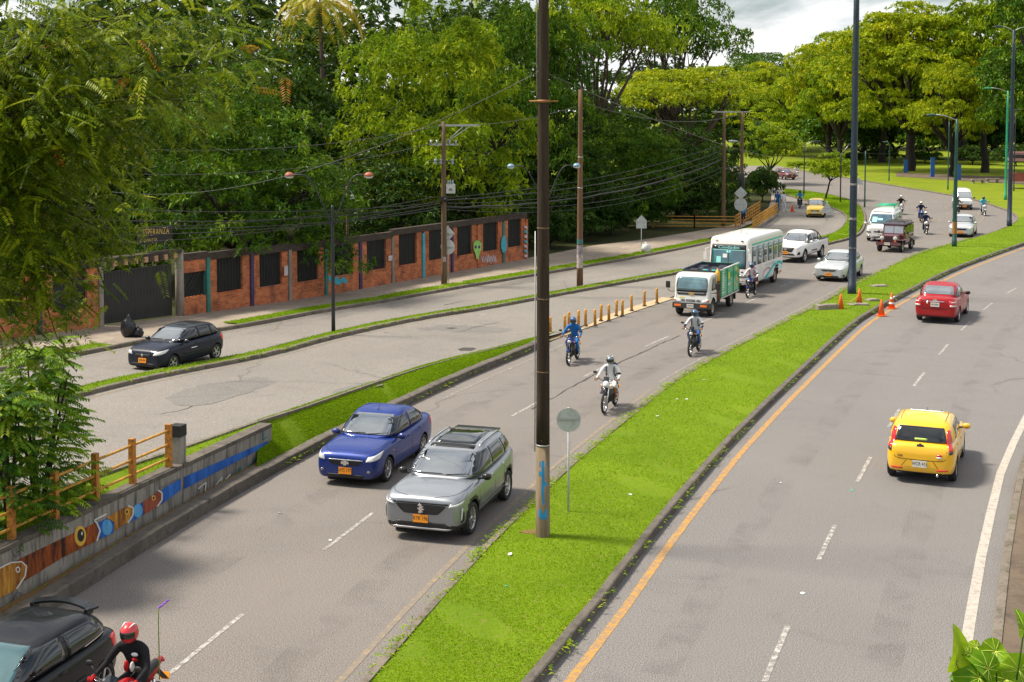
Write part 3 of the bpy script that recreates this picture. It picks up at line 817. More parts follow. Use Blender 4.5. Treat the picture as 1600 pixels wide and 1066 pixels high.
# ---- retaining wall with the painted fish band
mroot = thing('retaining_wall', 'stained concrete retaining wall painted with a band of fish and blue', 'wall')
MURW = concrete('stained_concrete', (0.22, 0.205, 0.18), (0.31, 0.285, 0.25), (0.035, 0.032, 0.03), 1.5, 0.9, True)
MURTOP = concrete('wall_coping', (0.10, 0.085, 0.07), (0.15, 0.13, 0.11), (0.03, 0.028, 0.025), 1.5, 0.8)
wn = Vector((wl_dir.y, -wl_dir.x, 0))          # towards the road
def mur_z(t):      # top of the wall, t metres from w0
    L = (w1 - w0).length; s = t / L
    return 1.62 + (0.985 - 1.62) * s
Lw = (w1 - w0).length
joint = Lw - (w1 - G(284, 799)).length
for a, b, nm in ((0, joint - .02, 'wall_section'), (joint + .02, Lw, 'wall_section')):
    V = []
    for t in (a, b):
        q = w0 + wl_dir * t
        for off_, zz in ((.0, -.1), (.02, mur_z(t) - .10), (-.28, mur_z(t) - .10), (-.28, -.1)):
            p = q + wn * off_; V.append((p.x, p.y, zz))
    mb = MB(); mb.add(V, [(0, 1, 5, 4), (1, 2, 6, 5), (2, 3, 7, 6), (3, 0, 4, 7), (0, 3, 2, 1), (4, 5, 6, 7)]); mb.build(nm, MURW, mroot)
    V = []
    for t in (a, b):
        q = w0 + wl_dir * t
        for off_, zz in ((.035, mur_z(t) - .10), (.035, mur_z(t)), (-.30, mur_z(t)), (-.30, mur_z(t) - .10)):
            p = q + wn * off_; V.append((p.x, p.y, zz))
    mb = MB(); mb.add(V, [(0, 1, 5, 4), (1, 2, 6, 5), (2, 3, 7, 6), (3, 0, 4, 7), (0, 3, 2, 1), (4, 5, 6, 7)]); mb.build('coping', MURTOP, mroot)
def mural_paint(name, c0, c1, sc_=3.0):
    M = NM(name); p = M.node('ShaderNodeMapping', {0: M.pos(), 'Scale': (1.6, 1.6, .35)}).outputs[0]
    n = M.noise(p, sc_, 6, .7, .5); M.set(color=M.mix(M.ramp(n, [(.38, 0), (.62, 1)]), c0, c1), rough=.75, spec=.25); return M.m
MU_RUST = mural_paint('mural_rust', (.030, .011, .008), (.36, .085, .016)); MU_GOLD = mural_paint('mural_gold', (.16, .05, .015), (.55, .28, .04)); MU_BLUE = mural_paint('mural_blue', (.012, .06, .28), (.03, .15, .50), 1.2)
MU_RED = mural_paint('mural_red', (.10, .018, .012), (.33, .09, .05)); MU_WHITE = mat('mural_white', (.55, .54, .50), .7, var=.15); MU_CYAN = mural_paint('mural_sky', (.05, .22, .50), (.12, .36, .62), 2); MU_BLACK = mat('mural_black', (.012, .011, .012), .7)
MU_YEL = mat('mural_yellow', (.60, .36, .04), .7, var=.2); MU_GREY = mat('mural_grey', (.13, .13, .14), .7, var=.2)
def zpx(x, y): return (x / 2.391, 620 + y / 2.391)
def onwall(x, y, off_):
    px, py = zpx(x, y); d = ray(px, py); q = w0 + wn * off_
    t = (q - Vector((0, 0, CAM_H))).dot(wn) / d.dot(wn); p = Vector((0, 0, CAM_H)) + d * t
    return ((p - w0).dot(wl_dir), p.z)
wl_ang = math.atan2(wl_dir.y, wl_dir.x)
FR = Matrix.Translation((w0.x, w0.y, 0)) @ Matrix.Rotation(wl_ang, 4, 'Z') @ Matrix.Rotation(R(90), 4, 'X')
def mural(name, pts, m, lay=1):
    off_ = .024 + .003 * lay
    P2 = [onwall(x, y, off_) for x, y in pts]
    mb = MB(); mb.prism(P2, .004, FR @ Matrix.Translation((0, 0, off_))); return mb.build(name, m, mroot)
def outline(pts, wd=5, m=MU_WHITE, lay=3):
    for (x0, y0), (x1, y1) in zip(pts, pts[1:]):
        dx_, dy_ = x1 - x0, y1 - y0; L = math.hypot(dx_, dy_); nx, ny = -dy_ / L * wd / 2, dx_ / L * wd / 2
        mural('mural_outline', [(x0 + nx, y0 + ny), (x1 + nx, y1 + ny), (x1 - nx, y1 - ny), (x0 - nx, y0 - ny)], m, lay)
mural('mural_band', [(-300, 800), (0, 650), (80, 603), (200, 545), (360, 470), (372, 532), (230, 603), (80, 695), (0, 752), (-300, 910)], MU_RUST)
mural('mural_fish', [(-60, 690), (0, 640), (40, 622), (80, 618), (98, 632), (95, 665), (60, 720), (0, 752), (-60, 780)], MU_GOLD, 2)
outline([(-20, 650), (40, 620), (80, 616), (99, 633), (94, 670), (62, 718)], 5, MU_WHITE, 3)
mural('mural_eye', ell(67, 646, 9, 12), MU_WHITE, 3); mural('mural_eye', ell(67, 646, 5, 7), MU_GOLD, 4)
mural('mural_eye', ell(300, 520, 22, 38, 18), MU_YEL, 2); mural('mural_eye', ell(302, 518, 13, 24, 16), MU_BLACK, 3); mural('mural_eye', ell(306, 511, 3, 7, 8), MU_WHITE, 4)
mural('mural_band', [(360, 474), (425, 442), (426, 506), (374, 532)], MU_BLUE, 1); mural('mural_drop', ell(400, 488, 20, 30, 14), MU_CYAN, 2)
outline([(362, 472), (352, 462), (398, 438)], 6); outline([(362, 472), (374, 500), (362, 540)], 6)
mural('mural_fish', [(398, 452), (440, 428), (478, 408), (497, 418), (496, 440), (478, 470), (440, 492), (424, 502), (428, 470)], MU_GOLD, 3)
outline([(478, 406), (498, 416), (497, 442), (478, 472)], 5, MU_WHITE, 4); mural('mural_eye', ell(474, 430, 8, 11), MU_YEL, 4); mural('mural_eye', ell(474, 430, 4, 6), MU_BLACK, 5)
mural('mural_band', [(496, 414), (534, 394), (537, 440), (488, 468)], MU_BLUE, 1); mural('mural_drop', ell(516, 426, 17, 26, 14), MU_CYAN, 2)
mural('mural_fish', [(534, 394), (570, 370), (592, 352), (605, 362), (604, 384), (588, 408), (560, 428), (536, 440)], MU_RED, 3)
outline([(590, 349), (606, 360), (605, 386), (588, 410)], 5, MU_WHITE, 4); mural('mural_eye', ell(574, 378, 7, 10), MU_YEL, 4); mural('mural_eye', ell(574, 378, 3.5, 5), MU_BLACK, 5)
mural('mural_band', [(606, 346), (676, 306), (676, 348), (600, 404)], MU_BLUE, 1); mural('mural_band', [(688, 300), (1000, 165), (1003, 179), (688, 345)], MU_BLUE, 1)
outline([(600, 342), (676, 302)], 4, MU_GREY, 2)
for cx, cy in ((62, 568), (70, 757)): outline(ell(cx, cy, 15, 28, 14) + [ell(cx, cy, 15, 28, 14)[0]], 4, MU_GREY, 2)
outline([(965, 130), (985, 128), (984, 160), (999, 150)], 4, P_TEAL, 2); outline([(740, 345), (770, 320), (765, 370), (800, 340), (830, 300), (826, 330), (860, 290)], 4, MU_WHITE, 2); outline([(870, 290), (900, 262), (897, 285), (930, 258), (960, 232)], 4, P_TEAL, 2)

# ---- pier and the orange rail fence on top of the retaining wall
pier = thing('concrete_pier', 'square concrete pier with blackened cap at the end of the orange fence', 'pillar')
def wtop_pt(px, py_guess=None, off_=-.16):
    q = w0 + wn * off_; d = ray(px, 700); n = wn
    # column of the photograph met with the wall line
    lo, hi = 0.0, Lw
    for _ in range(50):
        m = (lo + hi) / 2; p = q + wl_dir * m; x = 800 + p.x / p.y * F_PX
        if x < px: lo = m
        else: hi = m
    p = q + wl_dir * lo; return Vector((p.x, p.y, mur_z(lo)))
pp = wtop_pt(271)
mb = MB(); mb.box((0, 0, .22), (.26, .26, .84)); mb.build('shaft', MURW, pier); mb = MB(); mb.box((0, 0, .76), (.29, .29, .26)); mb.build('cap', mat('soot', (.02, .019, .018), .9, var=.4), pier)
pier.location = pp; pier.rotation_euler = (0, 0, wl_ang)
ORANGE = mat('orange_post_paint', (.43, .17, .018), .65, var=.2, dirt=((.10, .05, .02), .8), vscale=5)
YELF = mat('yellow_rail_paint', (.55, .27, .03), .65, var=.2, dirt=((.14, .08, .03), .7), vscale=5)
fr_ = thing('rail_fence', 'orange post and rail fence on top of the retaining wall', 'fence')
tops = [wtop_pt(x) for x in (256, 198, 139, 74, 4)]; last = tops[-1] + (tops[-1] - tops[-2]); tops.append(last)
for p in tops:
    mb = MB(); mb.box((p.x, p.y, p.z + .44), (.12, .12, 1.10), Matrix.Rotation(wl_ang, 3, 'Z')); mb.build('post', ORANGE, fr_)
for a, b in zip(tops, tops[1:]):
    for h in (.20, .52, .84):
        mb = MB(); mb.tube([a + Vector((0, 0, h)), b + Vector((0, 0, h))], .03, 7); mb.build('rail', YELF, fr_)

# ---- yellow pedestrian railings by the far crossing
def railing(pts, label, h=1.0, rails=4, sp=2.6, base=None):
    ro = thing('pedestrian_railing', label, 'railing')
    for a, b in zip(pts, pts[1:]):
        n = max(1, int(round((b - a).length / sp)))
        for i in range(n + 1):
            p = a.lerp(b, i / n); mb = MB(); mb.box((p.x, p.y, p.z + h / 2), (.09, .09, h)); mb.build('post', YELF, ro)
        for k in range(rails):
            z = h * (k + 1) / rails - .05
            mb = MB(); mb.bar(a + Vector((0, 0, z)), b + Vector((0, 0, z)), .05, .06); mb.build('rail', YELF, ro)
        if base:
            mb = MB(); mb.bar(a + Vector((0, 0, .05)), b + Vector((0, 0, .05)), .3, .35); mb.build('plinth', CONC, ro)
    return ro
railing([G(1020, 357), G(1085, 357.5), G(1149, 358)], 'long orange-yellow railing in front of the dark undergrowth', 1.0, 4, 2.4)
railing([G(1150, 358), G(1187, 334)], 'orange-yellow railing on the inner side of the ramp', 1.1, 4, 1.3)
railing([G(1176, 363), G(1214, 337)], 'orange-yellow railing on the road side of the ramp', 1.1, 5, 1.1, True)

# ================================================================ poles, lamps, signs, wires
def pole_concrete(name, dark):
    M = NM(name); p = M.coord('Object'); z = M.node('ShaderNodeSeparateXYZ', {0: p}).outputs[2]
    pv = M.node('ShaderNodeMapping', {0: p, 'Scale': (6, 6, .45)}).outputs[0]
    n = M.noise(pv, 2.0, 6, .7, .4); f = M.noise(p, 30, 4, .7)
    c = M.mix(M.ramp(n, [(.3, 0), (.7, 1)]), dark[0], dark[1])
    c = M.mix(M.ramp(f, [(.55, 0), (.75, .4)]), c, dark[2]); M.set(color=c, rough=.9, spec=.15); M.bump(f, .3, .01); return M.m
POLE_DK = pole_concrete('sooty_pole', ((.022, .016, .013), (.060, .042, .032), (.10, .075, .06)))
POLE_LT = pole_concrete('pale_pole_base', ((.13, .095, .055), (.23, .18, .12), (.06, .05, .04)))
POLE_BR = pole_concrete('brown_pole', ((.11, .062, .036), (.19, .115, .07), (.05, .035, .025)))
POLE_GY = pole_concrete('grey_brown_pole', ((.10, .066, .042), (.17, .118, .075), (.05, .036, .026)))
BLUEMAST = mat('blue_mast_paint', (.006, .020, .042), .5, var=.3, dirt=((.05, .05, .05), .5)); GREENMAST = mat('green_mast_paint', (.008, .06, .05), .5, var=.3); IRON = mat('dark_lamp_post', (.014, .016, .020), .55, var=.3)
GALV = mat('galvanised_steel', (.38, .39, .40), .5, .6, var=.15); SIGNBACK = mat('sign_back', (.47, .50, .50), .55, .2, var=.12, dirt=((.25, .24, .22), .5)); INSUL = mat('grey_insulator', (.30, .36, .42), .4, var=.2)
LAMPGLASS = mat('street_lamp_lens', (.55, .57, .58), .25); RUSTCAP = mat('rusty_lamp_cap', (.33, .085, .04), .6, var=.2); BLUECAP = mat('blue_lamp_cap', (.16, .28, .38), .4, var=.15)

# big pole on the median
P1 = G(848, 850); big = thing('utility_pole', 'tall sooty concrete pole with blue graffiti on its pale foot, standing on the median', 'pole', (P1.x, P1.y, .1))
def taper(z): return .155 - .0042 * z
mb = MB(); mb.lathe([(taper(z), z) for z in np.linspace(2.02, 14.0, 16)], n=22); mb.build('shaft', POLE_DK, big)
mb = MB(); mb.lathe([(taper(0) + .004, -.25), (taper(0), 0), (taper(2.0), 2.02)], n=22); mb.build('foot', POLE_LT, big)
for z in (2.03, 3.6, 5.15, 6.65):
    mb = MB(); mb.lathe([(taper(z) + .004, z), (taper(z) + .006, z + .02), (taper(z) + .004, z + .035)], n=22); mb.build('joint_ring', GALV if z < 3 else POLE_GY, big)
mb = MB(); mb.lathe([(taper(9.3) + .012, 9.3), (taper(9.3) + .012, 9.36)], n=18); mb.tube([(-.3, -.1, 9.33), (.3, -.1, 9.33)], .02, 6); mb.build('cable_clamp', mat('rusty_clamp', (.30, .13, .04), .7, var=.3), big)
for c_ in ([(-.14, -.02, 14), (-.135, -.03, 9.4)], [(-.165, 0, 6.6), (-.17, 0, 1.9)]):
    mb = MB(); mb.tube(c_, .013, 5); mb.build('conduit', GALV, big)
def pole_patch(z, pts, m, nm='graffiti'):
    """paint stroke wrapped on the pole's camera side: pts (angle deg, z)"""
    mb = MB(); V = []
    for a, zz in pts:
        t = R(a - 90); V.append((math.cos(t) * (taper(zz) + .004), math.sin(t) * (taper(zz) + .004), zz))
    for i in range(0, len(V) - 3, 2): mb.add([V[i], V[i + 1], V[i + 3], V[i + 2]], [(0, 1, 2, 3)])
    mb.build(nm, m, big, fix=False)
BLUG = mat('blue_graffiti', (.02, .24, .52), .7, var=.3)
for seq in ([(-30, 1.72), (-30, 1.60), (0, 1.74), (0, 1.62), (35, 1.70), (35, 1.60)], [(-12, 1.62), (12, 1.62), (-8, 1.35), (14, 1.35), (-14, 1.10), (8, 1.10), (-2, .78), (14, .80)],
            [(-35, .70), (-35, .52), (-20, .70), (-20, .50), (5, .58), (5, .46), (25, .72), (25, .48), (36, .70), (36, .52)], [(-34, 1.52), (-34, 1.42), (-10, 1.50), (-10, 1.40)], [(10, 1.30), (10, 1.20), (34, 1.26), (34, 1.18)]):
    pole_patch(0, seq, BLUG)

def round_sign(px, py, py_c, label, r=.28, shape='round', el=False, dz=.1, rz=0.0, pole_r=.024):
    b = (GE if el else G)(px, py); z = AT(px, py_c, b.y).z - b.z
    ro = thing('road_sign', label, 'road sign', (b.x, b.y, b.z + dz - .05), rz)
    z = z - dz + .05
    mb = MB(); mb.tube([(0, .02, -.2), (0, .02, z + (r if shape != 'house' else r * .4))], pole_r, 8); mb.build('post', SIGNBACK, ro)
    shp = {'round': [(r * math.cos(t), r * math.sin(t)) for t in np.linspace(0, 2 * math.pi, 25)[:-1]], 'diamond': [(0, -r), (r, 0), (0, r), (-r, 0)], 'triangle': [(-r, -r * .6), (r, -r * .6), (0, r * .9)],
           'house': [(-r * .8, -r), (r * .8, -r), (r * .8, r * .25), (0, r * 1.1), (-r * .8, r * .25)]}
    def plate_(s, zz, nm='plate'):
        mb = MB(); mb.prism(shp[s], .006, Matrix.Translation((0, -.012, zz)) @ Matrix.Rotation(R(90), 4, 'X')); mb.build(nm, SIGNBACK, ro)
        mb = MB(); mb.bar((-r * .85, -.024, zz), (r * .85, -.024, zz), .012, .03); mb.build('bracket', GALV, ro)
    if shape == 'diamond+round': plate_('diamond', z); plate_('round', z - r * 1.75)
    else: plate_(shape, z)
    return ro
round_sign(888, 812, 656, 'round road sign seen from behind beside the big pole on the median', .275)
round_sign(700, 446, 365, 'white diamond and round signs seen from behind, beside the transformer pole', .40, 'diamond+round', True, rz=R(-20))
round_sign(1002, 392, 347, 'white house-shaped sign seen from behind on the grass verge', .42, 'house', True)
round_sign(1157, 357, 302, 'pair of white diamond and round signs seen from behind by the ramp railing', .5, 'diamond+round', rz=R(-5))
round_sign(1341, 336, 284, 'white triangular and round sign seen from behind on the island, beside the blue mast', .42, 'triangle')
round_sign(1292, 346, 326, 'low white triangular sign seen from behind at the kerb by the far taxi', .62, 'triangle', dz=0.02)

def upole(px, py, py_top, label, m, r0, r1, el=True, z_in=0.1):
    b = (GE if el else G)(px, py); top = AT(px, py_top, b.y).z - b.z
    ro = thing('utility_pole', label, 'pole', (b.x, b.y, b.z + z_in))
    mb = MB(); mb.lathe([(r0 + (r1 - r0) * k / 8, -.3 + (top - z_in + .3) * k / 8) for k in range(9)], n=16); mb.build('shaft', m, ro)
    return ro, b, top - z_in
# transformer pole
p2, b2_, h2 = upole(694, 447, 190, 'brown utility pole carrying a white transformer and crossarms by the brick wall', POLE_GY, .16, .10)
def on2(py): return AT(694, py, b2_.y).z - b2_.z - .1
mb = MB(); mb.bar((-.25, 0, on2(196)), (1.85, 0, on2(196)), .09, .10); mb.build('crossarm', GALV, p2)
mb = MB(); mb.tube([(.05, -.1, on2(224)), (1.0, -.05, on2(198))], .02, 5); mb.tube([(.05, -.1, on2(224)), (1.35, -.05, on2(198))], .02, 5); mb.build('crossarm_brace', GALV, p2)
mb = MB(); mb.bar((-.75, 0, on2(226)), (.75, 0, on2(226)), .08, .09); mb.build('crossarm', GALV, p2)
for x in (-.65, -.35, .30, .62):
    mb = MB(); mb.tube([(x, -.05, on2(226)), (x, -.05, on2(219))], .05, 8); mb.bar((x - .08, -.05, on2(220)), (x + .08, -.05, on2(220)), .05, .05); mb.build('fuse_cutout', GALV, p2)
mb = MB(); mb.bar((-.75, 0, on2(252)), (.55, 0, on2(252)), .06, .06); mb.build('crossarm', TRIM, p2)
for x in (-.42, -.14, .45):
    mb = MB()
    for q in range(4): mb.lathe([(.03, -.05), (.10, -.02), (.03, .02)], (x, -.09, on2(252) + .10 - q * .07), (0, 0, 1), 10)
    mb.build('insulator', INSUL, p2)
mb = MB(); mb.box((.36, -.05, on2(295)), (.46, .40, .46)); tr = mb.build('transformer', mat('transformer_grey', (.52, .53, .52), .5, var=.15, dirt=((.25, .2, .15), .5)), p2)
for x in (.22, .34, .46):
    mb = MB(); mb.lathe([(.035, 0), (.05, .05), (.035, .10), (.05, .15), (.02, .22)], (x, -.05, on2(295) + .23), (0, 0, 1), 8); mb.build('bushing', INSUL, tr)
for q in range(3):
    mb = MB(); mb.box((.30 + q * .06, -.255, on2(296)), (.03, .006, .14)); mb.build('serial_mark', INK, tr)
mb = MB(); mb.box((.02, -.02, on2(311)), (.40, .36, .24)); mb.ball((.1, -.15, on2(312)), (.14, .10, .12), 8); mb.build('cable_knot', BAR, p2)
mb = MB(); mb.box((.02, -.17, on2(405)), (.17, .012, .26)); mb.build('poster', mat('faded_poster', (.42, .32, .34), .8, var=.35, vscale=9), p2)
# pole in the strip between the two left-hand roads
p3, b3, h3 = upole(906, 447, 140, 'bare brown concrete pole with torn posters, in the strip between the roads', POLE_BR, .17, .105)
for z0, z1, m in ((.85, 1.55, 'white'), (1.55, 2.05, 'grey'), (2.1, 2.35, 'teal')):
    mb = MB(); mb.lathe([(.172 - .005 * z0, z0), (.172 - .005 * z1, z1)], n=16, cap=False); mb.build('poster', {'white': mat('torn_paper', (.40, .34, .32), .85, var=.45, vscale=8), 'grey': mat('torn_paper_grey', (.25, .22, .24), .85, var=.5, vscale=10), 'teal': P_TEAL}[m], p3)
for z in (5.0, 6.6):
    mb = MB(); mb.lathe([(.165 - .007 * z + .012, z), (.165 - .007 * z + .012, z + .05)], n=16); mb.build('band', GALV, p3)
p4, b4, h4 = upole(1130, 357, 176, 'slim concrete pole behind the yellow railing', POLE_GY, .17, .11, False)
p5, b5, h5 = upole(1158, 352, 174, 'pole with a wide crossarm and a street lamp beside the far bush', POLE_GY, .17, .11, False)
mb = MB(); mb.bar((-2.3, 0, h5 - .05), (.6, 0, h5 - .05), .09, .10); mb.build('crossarm', GALV, p5)
mb = MB(); mb.tube([(0, 0, h5 * .72), (-.7, -.1, h5 * .74), (-.8, -.1, h5 * .735)], .03, 6); mb.ball((-.72, -.1, h5 * .735), (.42, .14, .10), 10); mb.build('street_lamp', GALV, p5)
mb = MB(); mb.ball((0, -.05, h5 * .38), (.28, .2, .9), 8); mb.build('cable_knot', BAR, p5)

def double_lamp(px, py, py_arm, heads, label, capm, el=True):
    b = (GE if el else G)(px, py); ro = thing('street_lamp', label, 'street lamp', (b.x, b.y, b.z + .1))
    z1 = AT(px, py_arm, b.y).z - b.z - .1
    mb = MB(); mb.lathe([(.085, -.2), (.075, .6), (.06, z1), (.05, z1 + .1)], n=12); mb.build('post', IRON, ro)
    for hx, hy in heads:
        q = AT(hx, hy, b.y); e = Vector((q.x - b.x, 0, q.z - b.z - .1)); s = 1 if e.x > 0 else -1
        mb = MB(); mb.tube(smooth_line([(0, 0, z1 - .9), (s * .25, 0, z1 - .15), (e.x * .55, 0, e.z - .12), (e.x * .92, 0, e.z + .02)], .12), .028, 7); arm = mb.build('arm', IRON, ro)
        mb = MB(); mb.lathe([(0.001, .17), (.10, .15), (.17, .08), (.20, 0.0)], (e.x, 0, e.z - .04), (0, 0, 1), 14); mb.build('lamp_cap', capm, ro)
        mb = MB(); mb.lathe([(.19, 0), (.14, -.06), (.001, -.09)], (e.x, 0, e.z - .042), (0, 0, 1), 14); mb.build('lamp_lens', LAMPGLASS, ro)
double_lamp(521, 523, 325, [(452, 274), (576, 274)], 'black twin-arm street lamp with rust-red caps in the strip between the roads', RUSTCAP)
double_lamp(851, 464, 300, [(798, 260), (901, 259)], 'twin-arm street lamp with blue-grey caps mostly hidden behind the big pole', BLUECAP)
b_ = wallpt(t_of(594), -2.2); lp = thing('garden_lamp', 'small post lamp rising behind the brick wall', 'lamp', b_)
zz = AT(594, 290, b_.y).z - b_.z
mb = MB(); mb.tube([(0, 0, 0), (0, 0, zz)], .07, 8); mb.build('post', POLE_GY, lp); mb = MB(); mb.tube([(0, 0, zz - .6), (.15, 0, zz - .2), (.28, 0, zz - .5)], .02, 6); mb.lathe([(.05, 0), (.14, -.18), (.15, -.3), (.05, -.38)], (.28, 0, zz - .45), (0, 0, 1), 10); mb.build('lamp', LAMPGLASS, lp)

def mast(px, py, py_top, label, m, r0, r1, arms=(), bands=True, dz=.1):
    b = G(px, py); z1 = AT(px, py_top, b.y).z - dz
    ro = thing('lamp_mast', label, 'street lamp', (b.x, b.y, dz))
    mb = MB(); mb.lathe([(r0 * 1.12, -.2), (r0 * 1.12, .5), (r0, .52)] + [(r0 + (r1 - r0) * k / 6, .52 + (z1 - .52) * k / 6) for k in range(1, 7)], n=14); mb.build('shaft', m, ro)
    for ax, ay in arms:
        q = AT(ax, ay, b.y); e = Vector((q.x - b.x, 0, q.z - dz)); s = 1 if e.x > 0 else -1
        mb = MB(); mb.tube([(0, 0, z1 - .1), (e.x * .5, 0, (z1 + e.z) / 2 + .1), (e.x * .85, 0, e.z + .04)], .035, 6); mb.build('arm', GALV, ro)
        mb = MB(); mb.ball((e.x, 0, e.z), (.42, .15, .09), 10); mb.build('lamp_head', m, ro)
    return ro, z1
m6, z6 = mast(1331, 464, -60, 'very tall dark blue mast on the median between two orange cones and traffic', BLUEMAST, .19, .13)
for z, h in ((2.3, .05), (3.7, .12), (5.4, .10)):
    mb = MB(); mb.lathe([(.205 - .003 * z, z), (.205 - .003 * z, z + h)], n=14, cap=False); mb.build('poster', mat('mast_scraps', (.22, .22, .22), .8, var=.6, vscale=9), m6)
m7, z7 = mast(1491, 389, 186, 'grey-green lamp mast with peeling stickers and a rusty foot, on the median', GREENMAST, .15, .09, [(1456, 180)])
mb = MB(); mb.lathe([(.158, .9), (.155, 1.7)], n=14, cap=False); mb.build('rust_band', mat('rust_paint', (.30, .14, .04), .8, var=.4, vscale=6), m7)
mast(1577, 356, 47, 'tall dark teal mast with two lamp arms at the road bend', BLUEMAST, .18, .11, [(1560, 42), (1605, 44)])
mast(1571, 314, 142, 'bright green lamp mast with one arm on the park lawn', mat('bright_green_mast', (.01, .26, .14), .5, var=.2), .14, .09, [(1544, 138)])
for px, py, pt, arm, lab in ((1256, 306, 226, (1277, 221), 'thin lamp post at the tip of the island'), (1313, 318, 240, (1330, 226), 'thin lamp post behind the small island tree'), (1351, 324, 236, None, 'thin green post at the island kerb beside the blue mast'),
                             (1389, 284, 226, (1384, 222), 'thin green lamp post on the lawn left of the forked tree'), (1481, 298, 190, None, 'thin green post on the lawn behind the white van'), (1584, 300, 175, (1590, 172), 'slim grey lamp post by the kiosk')):
    mast(px, py, pt, lab, GREENMAST if 'green' in lab else IRON, .07, .05, [arm] if arm else [])

# ---- overhead wires: each run is a thing of its own
WIRE = mat('overhead_cable', (.02, .02, .022), .6)
WIREL = mat('bare_overhead_wire', (.06, .06, .058), .5)
def wire(a, b, sag, r, lab, m=WIRE, lumpy=0):
    P = []
    n = 22; rr_ = random.Random(int(a.x * 100) + int(b.z * 37))
    for i in range(n + 1):
        t = i / n; p = a.lerp(b, t); p.z -= sag * 4 * t * (1 - t)
        if lumpy: p = p + Vector((0, 0, rr_.uniform(-1, 1) * lumpy))
        P.append(p)
    mb = MB(); mb.tube(P, r, 5); tag(mb.build('overhead_wire', m), lab, 'wire', 'overhead wires along the road')
Y2 = b2_.y; Y4 = b4.y
for i, (ya, yb, s, r) in enumerate(((300, 316, .5, .018), (322, 318, .6, .022), (332, 322, .7, .020), (345, 306, .6, .016), (356, 326, .5, .020), (372, 312, .7, .016))):
    wire(AT(-60, ya + 10, 47), AT(690, yb, Y2), s, r, ['upper', 'second', 'third', 'fourth', 'fifth', 'lowest'][i] + ' of the low cables running from the transformer pole past the gate')
for i, (ya, yb, s, r, l) in enumerate(((309, 226, .6, .018, 0), (313, 236, .7, .03, .03), (318, 243, .9, .02, 0), (324, 250, .9, .05, .05), (322, 262, 1.1, .02, 0), (327, 268, 1.2, .016, 0))):
    wire(AT(697, ya, Y2), AT(1128, yb, Y4), s, r, ['top', 'second', 'third', 'thick lumpy', 'fifth', 'bottom'][i] + ' cable of the bundle between the transformer pole and the railing pole', WIRE, l)
wire(AT(841, 113, P1.y), AT(175, 300, 46), .9, .008, 'long bare wire slanting down and away from the big pole clamp', WIREL)
wire(AT(851, 113, P1.y), AT(1300, 232, 140), 1.4, .010, 'long wire running from the big pole towards the far trees', WIREL)
wire(AT(697, 196, Y2), AT(905, 165, b3.y), .3, .014, 'short high wire from the transformer crossarm to the brown pole', WIREL)
wire(AT(690, 196, Y2), AT(180, 232, 52), .5, .014, 'high wire leaving the transformer crossarm over the dark mango tree', WIREL)
wire(AT(672, 224, Y2), AT(160, 270, 52), .6, .014, 'second high wire over the dark mango tree', WIREL)
wire(AT(909, 160, b3.y), AT(1158, 178, b5.y), .8, .016, 'high wire from the brown pole to the far crossarm', WIREL)
wire(AT(1160, 176, b5.y), AT(1420, 236, 185), 1.5, .02, 'thin wire sagging from the far crossarm across the bend')

# ================================================================ bollards, cones, litter
bolls = [(860, 524), (883, 521), (889, 515), (904, 513), (915, 511), (930, 511), (939, 503), (951.5, 503), (963, 495), (972.6, 495), (987, 487), (1007, 479.5), (1026.5, 475)]
ordn = ['nearest', 'second', 'third', 'fourth', 'fifth', 'sixth', 'seventh', 'eighth', 'ninth', 'tenth', 'eleventh', 'twelfth', 'last']
BOLL = mat('bollard_orange', (.58, .25, .02), .5, var=.2, dirt=((.20, .10, .04), .7), vscale=6)
bm_ = MB(); bm_.lathe([(.062, 0), (.060, .66), (.045, .70), (.0, .715)], n=12); bmesh_ = bm_.mesh('shaft', BOLL)
bb = MB(); bb.lathe([(.10, 0), (.10, .03), (.06, .04)], n=12); bbase = bb.mesh('foot_plate', TRIM)
bs = MB(); bs.lathe([(.064, .50), (.064, .57)], n=12, cap=False); bband = bs.mesh('reflective_band', GOLD)
for (x, y), o_ in zip(bolls, ordn):
    p = G(x, y); r_ = thing('bollard', f'{o_} orange bollard, counted from the big pole, in the row beside the service road', 'bollard', (p.x, p.y, .045), group='orange bollards')
    link('shaft', bmesh_, r_); link('foot_plate', bbase, r_); link('reflective_band', bband, r_)
    r_.rotation_euler = (random.uniform(-.03, .03), random.uniform(-.03, .03), 0)
sep = [G(*p) for p in [(852, 533), (871, 526), (926, 507), (989, 485.5), (1047, 466.5)]]
sepl = smooth_line(sep, 1.0)
ribbon('separator_strip', offset(sepl, -.42), offset(sepl, .22), concrete('separator_paint', (.42, .30, .16), (.50, .42, .30), (.25, .17, .10), 2, .8), .03, 40, 2)
CONE = mat('cone_orange', (.80, .13, .02), .5, var=.12); CWHITE = mat('cone_white', (.70, .68, .64), .5)
cone_px = [(1313.5, 489, 'plain orange cone on the median beside a concrete slab', 0), (1342.6, 480, 'plain orange cone behind the pale slab on the median', 0), (1377, 494, 'orange cone standing in the road at the median kerb', 0), (1393, 482.5, 'orange and white banded cone at the median kerb', 1), (1238, 331, 'tiny orange cone on the far side road near the railing', 0)]
